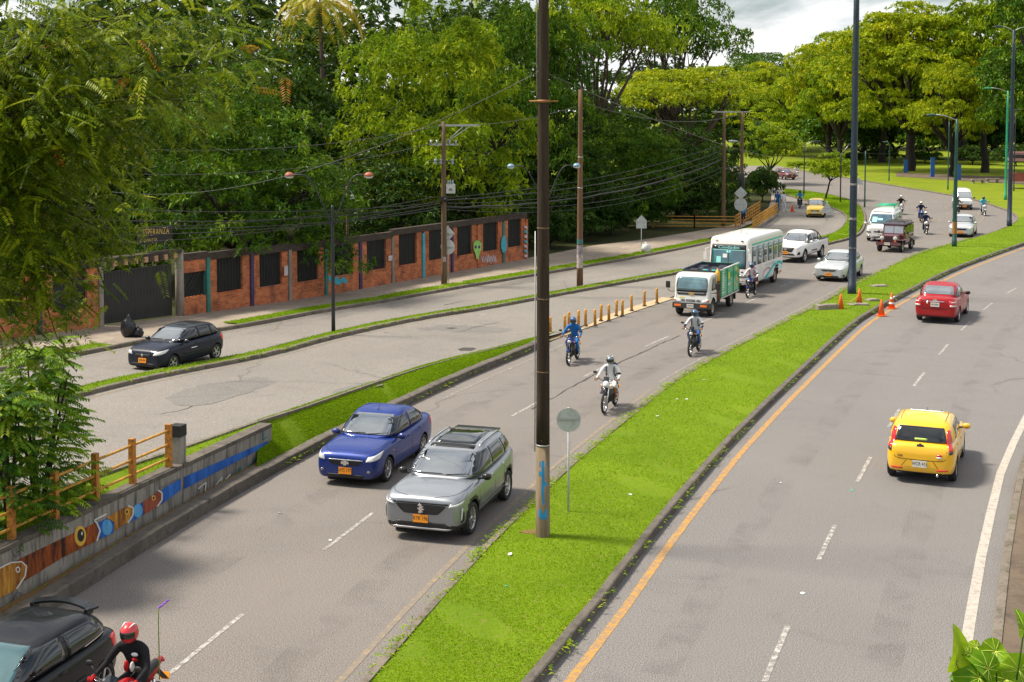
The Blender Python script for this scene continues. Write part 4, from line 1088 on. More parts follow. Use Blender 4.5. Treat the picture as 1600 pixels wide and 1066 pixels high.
for x, y, lab, st_ in cone_px:
    g = G(x, y); r_ = thing('traffic_cone', lab, 'traffic cone', (g.x, g.y, .13 if y in (489, 480) else .012), group='traffic cones')
    mb = MB(); mb.box((0, 0, .02), (.40, .40, .04)); mb.build('base', CONE, r_)
    mb = MB(); mb.lathe([(.155, .04), (.035, .72), (.025, .73)], n=16); mb.build('cone_body', CONE, r_)
    if st_:
        for z in (.22, .45):
            k = (.155 - .12 * (z - .04) / .68); k2 = (.155 - .12 * (z + .08) / .68); mb = MB(); mb.lathe([(k + .003, z), (k2 + .003, z + .10)], n=16, cap=False); mb.build('white_band', CWHITE, r_)
tape = [G(1313.5, 489), G(1331, 468), G(1342.6, 480)]
mb = MB(); mb.tube([tape[0] + Vector((0, 0, .55)), tape[0].lerp(tape[2], .5) + Vector((0, 0, .38)), tape[2] + Vector((0, 0, .55))], .018, 5); tag(mb.build('caution_tape', mat('yellow_tape', (.62, .42, .05), .5)), 'yellow caution tape strung between two cones on the median', 'tape')
slabs = [(1292, 489, 1.0, .40, .22, 0.2, 'dark-ended concrete block lying by the first cone'), (1341, 482, .95, .5, .06, .1, 'pale flat concrete slab on the median grass'), (1362, 475, .6, .45, .07, .3, 'small concrete slab near the median kerb'), (1373, 453, .8, .5, .08, .2, 'mossy concrete lid half sunk in the median grass')]
for x, y, a, b, c, rz, lab in slabs:
    g = G(x, y); mb = MB(); mb.box((0, 0, c / 2), (a, b, c)); mb.box((a * .1, 0, c + .012), (a * .7, b * .8, .03)); o = mb.build('concrete_slab', CONC); o.location = (g.x, g.y, .15); o.rotation_euler = (0, 0, rz); tag(o, lab, 'slab')
g = G(798, 849); blotch_ = MB()
V = [(.0, 0), (.45, .05), (.62, .3), (.3, .42), (-.1, .38), (-.3, .2)]
blotch_.prism([(x * .9, y * .8) for x, y in V], .02); o = blotch_.build('bare_patch', DIRT); o.location = (g.x + .45, g.y + .1, .158); tag(o, 'bare sandy patch at the median edge near the big pole', 'soil patch')
def bag(px, py, s, m, lab, el=True):
    g = (GE if el else G)(px, py); rr_ = random.Random(px); bm = bmesh.new(); bmesh.ops.create_icosphere(bm, subdivisions=3, radius=1)
    for v in bm.verts:
        k = 1 + .13 * math.sin(v.co.x * 5 + px) * math.cos(v.co.y * 6) + rr_.uniform(-.05, .05)
        if v.co.z > .75: k *= .8 + (v.co.z - .75) * 2.2; v.co.x *= .55; v.co.y *= .55
        v.co = Vector((v.co.x * s[0] * k, v.co.y * s[1] * k, max(-.75, v.co.z) * s[2] * k + s[2] * .75))
    me = bpy.data.meshes.new('rubbish_bag'); bm.to_mesh(me); bm.free(); me.materials.append(m); o = link('rubbish_bag', me); o.location = (g.x, g.y, g.z + .12)
    for p in me.polygons: p.use_smooth = (p.index % 3 != 0)
    tag(o, lab, 'rubbish bag')
BAGB = mat('black_bag', (.010, .012, .017), .28, var=.3); BAGW = mat('white_bag', (.55, .54, .52), .5, var=.2)
bag(201, 531, (.27, .24, .42), BAGB, 'large black rubbish bag standing on the pavement edge'); bag(216, 531, (.20, .18, .20), BAGB, 'small black rubbish bag lying beside the large one'); bag(1009, 398, (.32, .28, .34), BAGW, 'crumpled white bag at the foot of the house-shaped sign')
bag(688, 430, (.20, .18, .42), BAGW, 'pale sack leaning behind the transformer pole')
rr_ = random.Random(11)
LIT = [mat('litter_white', (.6, .6, .58), .6), mat('litter_green', (.03, .42, .30), .4)]
for i, (x, y, m) in enumerate(((985, 785, 0), (1027, 660, 0), (1058, 633, 0), (797, 880, 0), (791, 931, 1), (1331, 767, 1), (1254, 928, 0), (1220, 755, 0), (437, 802, 0), (516, 845, 0), (1100, 602, 0), (1073, 633, 0), (1396, 470, 0), (548, 456, 0), (640, 443, 0), (735, 425, 0))):
    g = G(x, y) if x > 750 else (GE(x, y) if y < 500 else G(x, y)); z = g.z + (.19 if x < 1130 and x > 780 or x in (1396,) else .012) + (.1 if y < 460 and x < 750 else 0)
    mb = MB(); a = rr_.uniform(.03, .07); mb.prism([(-a, -a * .5), (a * .8, -a * .7), (a, a * .4), (0, a * .8), (-a * .9, a * .5)], .012, Matrix.Rotation(rr_.uniform(-.4, .4), 4, 'X')); o = mb.build('litter', LIT[m]); o.location = (g.x, g.y, z); o.rotation_euler = (0, 0, rr_.uniform(0, 6)); tag(o, kind='stuff'); tag(o, 'small scrap of white litter on the ground' if not m else 'scrap of green plastic litter', 'litter', 'scraps of litter')

# ================================================================ park furniture
for x, y, h, lab in ((1415, 271, 1.9, 'leftmost of the blue painted posts under the park trees'), (1457, 278, 2.6, 'tall blue painted post behind the forked tree'), (1498, 283, 2.0, 'blue painted board post beside the leaning trunk')):
    g = G(x, y); r_ = thing('park_post', lab, 'post', (g.x, g.y, .1)); mb = MB(); mb.box((0, 0, h / 2), (.55, .12, h)); mb.build('panel', mat('bright_blue_paint', (.02, .12, .42), .5, var=.2), r_); mb = MB(); mb.box((0, 0, h + .04), (.62, .16, .08)); mb.build('cap', IRON, r_)
for x, y, lab in ((1528, 288, 'dark stone bench at the edge of the park path'), (1551, 287, 'pale stone bench beside the dark one')):
    g = G(x, y); r_ = thing('park_bench', lab, 'bench', (g.x, g.y, .1), .1); mb = MB(); mb.box((0, 0, .45), (1.7, .5, .12)); mb.build('seat', CONC, r_)
    for k in (-.6, .6): mb = MB(); mb.box((k, 0, .2), (.2, .42, .4)); mb.build('leg', CONC, r_)
g0 = G(1440, 277); mbp = MB(); V = [G(1400, 277), G(1500, 284), G(1640, 292), G(1640, 280), G(1500, 275), G(1400, 271)]; mbp.add([(p.x, p.y, .125) for p in V], [tuple(range(6))]); tag(mbp.build('park_path', PAVE_DARK), kind='structure')
k = AT(1592, 285, 150); kx = thing('kiosk', 'red-brown kiosk with striped awning at the right edge of the park', 'kiosk', (G(1600, 296).x, G(1600, 296).y, .1), -.2)
mb = MB(); mb.box((0, 0, 1.3), (3.2, 2.2, .9)); mb.build('counter_board', mat('kiosk_red', (.28, .06, .05), .6, var=.25), kx)
for i in range(3): mb = MB(); mb.box((0, -.3 + i * .15, 3.3 + i * .35), (3.6 - i * .2, 2.6 - i * .4, .3)); mb.build('awning_panel', mat('kiosk_mauve', (.33, .16, .16), .6, var=.2) if i % 2 == 0 else IRON, kx)
for x in (-1.5, 1.5):
    for y in (-.9, .9): mb = MB(); mb.box((x, y, 1.6), (.12, .12, 3.2)); mb.build('post', BLUEMAST, kx)

# ================================================================ vehicle building blocks
def evaluated(me, sub=2, cutters=None):
    o = bpy.data.objects.new('tmp', me); COL.objects.link(o)
    md = o.modifiers.new('s', 'SUBSURF'); md.levels = sub; md.render_levels = sub
    ct = []
    for c in (cutters or []):
        co = bpy.data.objects.new('tmp', c); COL.objects.link(co); ct.append(co)
        b = o.modifiers.new('b', 'BOOLEAN'); b.operation = 'DIFFERENCE'; b.object = co; b.solver = 'EXACT'
    dg = bpy.context.evaluated_depsgraph_get(); dg.update()
    out = bpy.data.meshes.new_from_object(o.evaluated_get(dg))
    for x in [o] + ct: bpy.data.objects.remove(x)
    return out

def loft(rings, mats, name='loft', cap=True):
    n = len(rings[0]); V = [p for r in rings for p in r]; Fc = []
    for i in range(len(rings) - 1):
        for k in range(n):
            a = i * n + k; b = i * n + (k + 1) % n
            Fc.append((a, b, b + n, a + n))
    if cap:
        for base, rev in ((0, True), ((len(rings) - 1) * n, False)):
            # close with quads across the ring so that subdivision stays clean
            idx = [base + k for k in range(n)]
            h = n // 2
            for k in range(h - 1):
                q = (idx[k], idx[k + 1], idx[n - 2 - k], idx[n - 1 - k]) if k + 1 < n - 2 - k else None
                if q and len(set(q)) == 4: Fc.append(q if not rev else q[::-1])
    mb = MB(); mb.add(V, Fc, 0, True)
    return mb.mesh(name, mats)

def lower_rings(st):
    """st: (x, half width, z bottom, z shoulder, z top) front to back; returns half-section rings"""
    out = []
    for x, w, zb, zs, zt in st:
        h = [(w * .42, zb), (w * .82, zb), (w * .955, zb + .05), (w, zb + (zs - zb) * .36), (w * .998, zb + (zs - zb) * .70), (w * .965, zs - .015), (w * .86, zs + (zt - zs) * .62), (w * .45, zt - .006)]
        ring = [Vector((x, y, z)) for y, z in h] + [Vector((x, -y, z)) for y, z in reversed(h)]
        out.append(ring)
    return out

def cabin_rings(rs, N=36):
    """rs: (z at front, z mid, z at rear, x front, x rear, half width, exponent)"""
    out = []
    for zf, zm, zr, xf, xr, hw, e in rs:
        hw = hw * 1.055
        xc, a = (xf + xr) / 2, (xf - xr) / 2; ring = []
        for k in range(N):
            t = 2 * math.pi * (k + 0.5) / N; c, s = math.cos(t), math.sin(t)
            x = a * math.copysign(abs(c) ** (2 / e), c); y = hw * math.copysign(abs(s) ** (2 / e), s)
            u = x / a
            z = zm + ((zf - zm) * u * u if u > 0 else (zr - zm) * u * u)
            ring.append(Vector((xc + x, y, z)))
        out.append(ring)
    return out

class Shell:
    """body surface that details are laid on"""
    def __init__(s, meshes):
        V, P = [], []
        for me in meshes:
            o = len(V); V += [v.co.copy() for v in me.vertices]
            P += [tuple(i + o for i in p.vertices) for p in me.polygons]
        s.t = BVHTree.FromPolygons(V, P)
    def hit(s, p, d, off=0.0):
        p, d = Vector(p), Vector(d).normalized()
        loc, n, i, dist = s.t.ray_cast(p - d * 9.0, d, 18.0)
        if loc is None: return p.copy(), -d
        if n.dot(d) > 0: n = -n
        return loc + n * off, n
    def patch(s, name, mats, parent, corners, d, nx=6, ny=4, off=0.006, rnd=0.0, skirt=0.012, mirror=False):
        mb = MB(); d = Vector(d).normalized(); bl, br, tr, tl = [Vector(c) for c in corners]
        V = []
        for j in range(ny + 1):
            for i in range(nx + 1):
                u, v = 2 * i / nx - 1, 2 * j / ny - 1
                if rnd > 0: u, v = u * math.sqrt(max(0, 1 - rnd * v * v / 2)), v * math.sqrt(max(0, 1 - rnd * u * u / 2))
                u, v = (u + 1) / 2, (v + 1) / 2
                p = (bl * (1 - u) + br * u) * (1 - v) + (tl * (1 - u) + tr * u) * v
                V.append(s.hit(p, d, 0.0)[0] - d * off * 1.6)
        c = nx + 1
        Fc = [(j * c + i, j * c + i + 1, (j + 1) * c + i + 1, (j + 1) * c + i) for j in range(ny) for i in range(nx)]
        bd = [i for i in range(c)] + [j * c + nx for j in range(1, ny + 1)] + [ny * c + i for i in range(nx - 1, -1, -1)] + [j * c for j in range(ny - 1, 0, -1)]
        o = len(V)
        if skirt:
            V += [V[i] + d * skirt for i in bd]; n = len(bd)
            Fc += [(bd[k], o + k, o + (k + 1) % n, bd[(k + 1) % n]) for k in range(n)]
        mb.add(V, Fc, 0, True)
        ob = mb.build(name, mats, parent)
        if mirror:
            mb2 = MB(); mb2.add([Vector((p[0], -p[1], p[2])) for p in mb.v], [tuple(reversed(f)) for f in Fc], 0, True)
            mb2.build(name, mats, parent)
        return ob
    def seam(s, name, mats, parent, line, d, wd=0.014, off=0.003, mirror=False):
        d = Vector(d).normalized(); P = []
        L = smooth_line([Vector(p) for p in line], 0.12) if len(line) > 2 else [Vector(line[0]).lerp(Vector(line[1]), t / 8) for t in range(9)]
        H = [s.hit(p, d, off) for p in L]; V = []
        for i, (p, n) in enumerate(H):
            t = (H[min(i + 1, len(H) - 1)][0] - H[max(i - 1, 0)][0]).normalized()
            b = t.cross(n).normalized() * wd / 2
            V += [p + b, p - b]
        Fc = [(2 * i, 2 * i + 1, 2 * i + 3, 2 * i + 2) for i in range(len(H) - 1)]
        mb = MB(); mb.add(V, Fc, 0, True); o = mb.build(name, mats, parent, fix=False)
        if mirror:
            mb2 = MB(); mb2.add([(p[0], -p[1], p[2]) for p in mb.v], Fc, 0, True); mb2.build(name, mats, parent, fix=False)
        return o

WHEELS = {}
def wheel_meshes(style, r, wd):
    k = (style, r, wd)
    if k in WHEELS: return WHEELS[k]
    h = wd / 2; ri = r * (0.70 if style.startswith('alloy') else 0.62)
    t = MB(); t.lathe([(ri, -h * .82), (r * .90, -h), (r * .975, -h * .80), (r, -h * .45), (r, h * .45), (r * .975, h * .80), (r * .90, h), (ri, h * .82), (ri * .96, h * .3), (ri * .96, -h * .3), (ri, -h * .82)], axis=(0, 1, 0), n=28, cap=False)
    tyre = t.mesh('tyre', RUBBER)
    m = MB()
    face = h * .62
    m.lathe([(ri * 1.0, face + .012), (ri * .95, face + .018), (ri * .90, face - .01), (ri * .90, -h * .4)], axis=(0, 1, 0), n=28, cap=False)      # rim lip
    m.lathe([(0.001, face - .045), (ri * .90, face - .055)], axis=(0, 1, 0), n=20, m=1, cap=False)                                                 # dark backing
    ns = {'alloy5': 5, 'alloy7': 7, 'alloy5d': 5, 'steel': 0, 'moto': 0}.get(style, 5)
    if style == 'steel':
        m.lathe([(0.001, face - .005), (ri * .30, face - .002), (ri * .36, face - .03), (ri * .62, face - .02), (ri * .86, face - .035), (ri * .92, face - .01)], axis=(0, 1, 0), n=24, cap=False)
    else:
        for q in range(ns):
            a = 2 * math.pi * q / ns
            for da in ((-.10, .10) if style == 'alloy5d' else (0.0,)):
                b = a + da * 2.0
                p0 = Vector((math.cos(a) * ri * .12, face - .008, math.sin(a) * ri * .12)); p1 = Vector((math.cos(b) * ri * .93, face + .004, math.sin(b) * ri * .93))
                m.bar(p0, p1, .018, ri * (.26 if ns == 5 and style != 'alloy5d' else .15), up=(0, 1, 0) if False else Vector((0, 1, 0)).cross(p1 - p0))
        m.lathe([(0.001, face + .014), (ri * .16, face + .012), (ri * .22, face - .012)], axis=(0, 1, 0), n=14, cap=False)
    rim = m.mesh('rim', [{'steel': STEELW}.get(style, ALLOY), PLASTIC])
    WHEELS[k] = (tyre, rim)
    return WHEELS[k]

def add_wheel(parent, x, y, r, wd, style, steer=0.0):
    ty, ri = wheel_meshes(style, r, wd)
    o = link('wheel', ty, parent); o.location = (x, y, r)
    o.rotation_euler = (0, random.uniform(0, 6), (0 if y > 0 else math.pi) + steer)
    rm = link('rim', ri, o)
    return o

def cyl_mesh(x, y0, y1, z, r, n=26):
    mb = MB(); mb.lathe([(r, y0), (r, y1)], (x, 0, z), (0, 1, 0), n); return mb.mesh('cut', [PLASTIC])

BOWTIE = [(-1, -.32), (-.45, -.32), (-.37, -.62), (.43, -.62), (.35, -.32), (1.0, -.32), (1.0, -.05), (.92, .32), (.37, .32), (.45, .62), (-.37, .62), (-.29, .32), (-.92, .32)]
def emblem(parent, loc, size, m, outline, face=1, tilt=0.0, name='emblem'):
    """flat badge on a surface facing +x (face=1) or -x"""
    mb = MB(); fr = Matrix.Translation(loc) @ Matrix.Rotation(R(90) * face, 4, 'Z') @ Matrix.Rotation(R(90) - tilt, 4, 'X') @ Matrix.Diagonal((size, size, 1, 1))
    mb.prism(outline, 0.016, fr); return mb.build(name, m, parent)

def plate_marks(o, txt, face=1, at=(0, 0, 0)):
    """characters where the photograph lets them be read, otherwise plain dark strokes"""
    if txt in ('HTS 177', 'KYK 196', 'WCR 415'):
        text_obj(txt, 0.125, INK, o, (at[0] + face * 0.0075, at[1], at[2] + 0.005), (R(90), 0, R(90) * face), 'plate_lettering', 0.0008, sx=0.72)
    else:
        for i, y in enumerate((-.115, -.07, -.025, .03, .075, .12)):
            mb = MB(); mb.box((at[0] + face * 0.0075, at[1] + y, at[2] + .008), (0.002, 0.022, 0.07 if i % 2 else 0.076)); mb.build('plate_character', INK, o)

def plate(parent, shell, x, z, txt, m=None, face=1, size=(0.34, 0.165), tilt=0.0):
    p, n = shell.hit((x, 0, z), (-face, 0, 0), 0.012)
    mb = MB(); rot = Matrix.Rotation(-face * tilt, 3, 'Y')
    mb.box((0, 0, 0), (0.012, size[0], size[1]))
    o = mb.build('license_plate', m or PLATE_O, parent); o.location = (p.x + face * 0.006, 0, z); o.rotation_euler = (0, -face * tilt, 0)
    plate_marks(o, txt, face)
    return o

def mirror_part(parent, x, y, z, m, s=1.0):
    for k in (1, -1):
        mb = MB()
        mb.ball((0, 0, 0), (0.075 * s, 0.115 * s, 0.08 * s), 10, 0)
        mb.bar((0.02, -0.24 * k * s, -0.06), (0, -0.05 * k * s, -0.03), 0.05, 0.035, 1)
        o = mb.build('side_mirror', [m, PLASTIC], parent); o.location = (x, k * y, z)

def make_car(name, label, S, group=None):
    root = thing(name, label, S.get('cat', 'car'), group=group)
    pm = S['paint']; hw = S['hw']; r = S['wr']; xa, xb = S['axles']
    low = loft(lower_rings(S['st']), [pm, PLASTIC])
    cuts = []
    ar = S.get('arch', 0.055)
    for x in (xa, xb):
        for k in (1, -1):
            y0, y1 = (hw - .26, hw + .2) if k > 0 else (-hw - .2, -hw + .26)
            cuts.append(cyl_mesh(x, y0, y1, r + 0.01, r + ar))
    body = evaluated(low, 2, cuts)
    cab = evaluated(loft(cabin_rings(S['cab']), [S.get('roof', pm), PLASTIC]), 1)
    clad = S.get('clad', 0.0)
    for me in (body,):
        if len(me.materials) < 2: me.materials.append(PLASTIC)
        for p in me.polygons:
            p.use_smooth = True
            c = p.center
            near = any((c.x - x) ** 2 + (c.z - r - .01) ** 2 < (r + ar + 0.004) ** 2 for x in (xa, xb)) and abs(c.y) > hw - .28
            if p.normal.z < -0.6 and c.z < 0.45 or near or c.z < clad: p.material_index = 1
            elif clad and any((c.x - x) ** 2 + (c.z - r - .01) ** 2 < (r + ar + 0.075) ** 2 for x in (xa, xb)) and abs(c.y) > hw - .12: p.material_index = 1
            else: p.material_index = 0
        try: me.set_sharp_from_angle(angle=R(38))
        except Exception: pass
    for p in cab.polygons: p.use_smooth = True
    link('body', body, root); link('cabin', cab, root)
    sh = Shell([body, cab])
    for x in (xa, xb):
        for k in (1, -1): add_wheel(root, x, k * (hw - S.get('wi', .11)), r, S.get('ww', .19), S['wheel'], S.get('steer', 0) if x == xa else 0)
    # glass
    for q in S['side']:
        sh.patch('side_window', S.get('glass', GLASS), root, [(x, 0.55, z) for x, z in q], (0, -1, 0), 12, 8, 0.006, S.get('wrnd', 0.10), 0.01, True)
    y0, z0, y1, z1 = S['ws']
    sh.patch('windshield', S.get('wsm', WSCREEN), root, [(0, -y0, z0), (0, y0, z0), (0, y1, z1), (0, -y1, z1)], (-1, 0, -S.get('wsd', 0.0)), 26, 10, 0.008, 0.10)
    y0, z0, y1, z1 = S['rw']
    sh.patch('rear_window', S.get('rwm', GLASS), root, [(0, y0, z0), (0, -y0, z0), (0, -y1, z1), (0, y1, z1)], (1, 0, 0), 24, 9, 0.008, S.get('rwr', 0.12))
    # seams and handles
    for ln in S.get('seams', []): sh.seam('door_seam', SEAM, root, [(x, 0.5, z) for x, z in ln], (0, -1, 0), 0.016, 0.002, True)
    for ln in S.get('topseams', []): sh.seam('roof_seam', SEAM, root, [(x, y, 2) for x, y in ln], (0, 0, -1), 0.016, 0.002, True)
    for x, z in S.get('handles', []):
        for k in (1, -1):
            p, n = sh.hit((x, k * 0.5, z), (0, -k, 0), 0.012)
            mb = MB(); mb.ball((0, 0, 0), (0.095, 0.020, 0.020), 8)
            o = mb.build('door_handle', S.get('handle_m', pm), root); o.location = p
    mx, my, mz = S['mirror']; mirror_part(root, mx, my, mz, S.get('mirror_m', pm))
    for spec in S.get('patches', []):
        nm, mt, cs, d = spec[:4]; kw = spec[4] if len(spec) > 4 else {}
        sh.patch(nm, mt, root, cs, d, **kw)
    for nm, mt, ln, d, kw in S.get('lines', []): sh.seam(nm, mt, root, ln, d, **kw)
    # wipers
    if 'wiper' in S:
        for (a, b) in S['wiper']:
            pa, pb = sh.hit((0, a[0], a[1]), (-1, 0, 0), 0.02)[0], sh.hit((0, b[0], b[1]), (-1, 0, 0), 0.02)[0]
            mb = MB(); mb.tube([pa, pa.lerp(pb, .5) + Vector((.01, 0, .005)), pb], [0.014, 0.012, 0.007], 5); mb.build('wiper', PLASTIC, root)
    if 'fplate' in S: plate(root, sh, 2, S['fplate'][0], S['fplate'][1], S.get('plate_m'), 1, tilt=S.get('ptilt', 0.05))
    if 'rplate' in S: plate(root, sh, -2, S['rplate'][0], S['rplate'][1], S.get('plate_m'), -1, tilt=-0.05)
    if 'antenna' in S:
        x, L = S['antenna']; p, n = sh.hit((x, 0, 1.4), (0, 0, -1), 0)
        mb = MB(); mb.tube([p, p + Vector((-L * .8, 0, L * .55))], [0.009, 0.005], 5); mb.build('antenna', PLASTIC, root)
    if 'extra' in S: S['extra'](root, sh, S)
    return root

# ================================================================ the cars
def quad(y0, z0, y1, z1, x=0.0): return [(x, -y0, z0), (x, y0, z0), (x, y1, z1), (x, -y1, z1)]
def quadr(y0, z0, y1, z1, x=0.0): return [(x, y0, z0), (x, -y0, z0), (x, -y1, z1), (x, y1, z1)]
FWD, BACK = (-1, 0, 0), (1, 0, 0)
DG = (-0.75, -0.66, 0)            # onto the left front corner
DR = (0.75, -0.66, 0)             # onto the left rear corner

SAIL = dict(paint=BLUE, hw=.845, wr=.305, axles=(1.30, -1.165), wheel='alloy7', arch=.05,
    st=[(2.10, .56, .30, .60, .67), (2.085, .69, .21, .69, .765), (2.00, .785, .18, .775, .845), (1.78, .83, .18, .845, .92), (1.30, .845, .18, .895, .98), (.88, .847, .18, .915, 1.01),
        (.2, .847, .18, .925, .99), (-.6, .847, .18, .95, 1.00), (-1.25, .84, .19, .97, 1.04), (-1.75, .80, .21, .975, 1.055), (-2.02, .74, .25, .94, 1.04), (-2.10, .65, .31, .85, .96), (-2.13, .5, .42, .72, .82)],
    cab=[(.90, .90, .92, 1.14, -1.76, .79, 5.5), (1.12, 1.14, 1.16, .76, -1.50, .735, 5.5), (1.36, 1.39, 1.37, .30, -1.08, .64, 5), (1.455, 1.485, 1.45, .08, -.86, .555, 4.5), (1.485, 1.525, 1.475, -.12, -.64, .34, 3.5), (1.51, 1.53, 1.50, -.3, -.5, .12, 3)],
    side=[[(.86, .985), (-.22, 1.00), (-.20, 1.385), (.34, 1.375)], [(-.30, 1.00), (-1.16, 1.05), (-.90, 1.36), (-.28, 1.39)], [(-1.22, 1.05), (-1.50, 1.08), (-1.18, 1.24), (-.98, 1.34)]],
    ws=(.655, 1.03, .515, 1.415), rw=(.62, 1.10, .52, 1.42),
    seams=[[(.80, .92), (.84, .60), (.76, .30)], [(-.26, .96), (-.28, .55), (-.26, .27)], [(-1.02, 1.0), (-1.0, .78), (-.84, .52), (-.80, .30)], [(.76, .27), (-.8, .27)]],
    handles=[(-.08, .84), (-.92, .87)], mirror=(.62, .915, .985),
    patches=[('headlight', LAMP, [(2.02, .46, .645), (1.78, .80, .70), (1.56, .82, .845), (1.98, .52, .765)], DG, dict(nx=8, ny=4, rnd=.15, off=.008, mirror=True)),
             ('grille', PLASTIC, [(2, -.36, .545), (2, .36, .545), (2, .46, .665), (2, -.46, .665)], FWD, dict(nx=10, off=.006, rnd=.25)),
             ('grille_bar', CHROME, [(2, -.46, .668), (2, .46, .668), (2, .47, .688), (2, -.47, .688)], FWD, dict(nx=10, ny=1, off=.014)),
             ('bumper_intake', PLASTIC, [(2, -.46, .225), (2, .46, .225), (2, .52, .315), (2, -.52, .315)], FWD, dict(nx=10, off=.005, rnd=.2)),
             ('tail_light', TAIL, [(-1.85, .78, .72), (-2.05, .55, .72), (-2.03, .55, .92), (-1.8, .78, .93)], DR, dict(nx=5, rnd=.2, mirror=True)),
             ('indicator', AMBER, [(1.06, .8, .70), (1.00, .8, .70), (1.00, .8, .735), (1.06, .8, .735)], (0, -1, 0), dict(nx=2, ny=2, rnd=.8, off=.01, mirror=True))],
    wiper=[((.10, 1.03), (.62, 1.06)), ((-.50, 1.03), (.02, 1.05))], fplate=(.41, 'HTS 177'), rplate=(.62, 'HTS 177'), antenna=(.02, .28),
    lines=[('hood_seam', SEAM, [(1.0, .73, 1.5), (1.6, .70, 1.5), (1.93, .52, 1.5), (2.0, .2, 1.5)], (0, 0, -1), dict(wd=.014, off=.002, mirror=True)),
           ('window_trim', CHROME, [(.86, .5, .965), (-.3, .5, .985), (-1.45, .5, 1.055)], (0, -1, 0), dict(wd=.018, off=.004, mirror=True))])
def sail_extra(root, sh, S):
    p, n = sh.hit((2, 0, .61), FWD, .022); emblem(root, p, .105, CHROME, BOWTIE)
    for k in (1, -1):
        mb = MB(); p, n = sh.hit((1.95, k * .56, .40), (-1, -.4 * k, 0), .006); mb.ball(p, (.02, .05, .04), 8); mb.build('fog_light', LAMP_DARK, root)
SAIL['extra'] = sail_extra

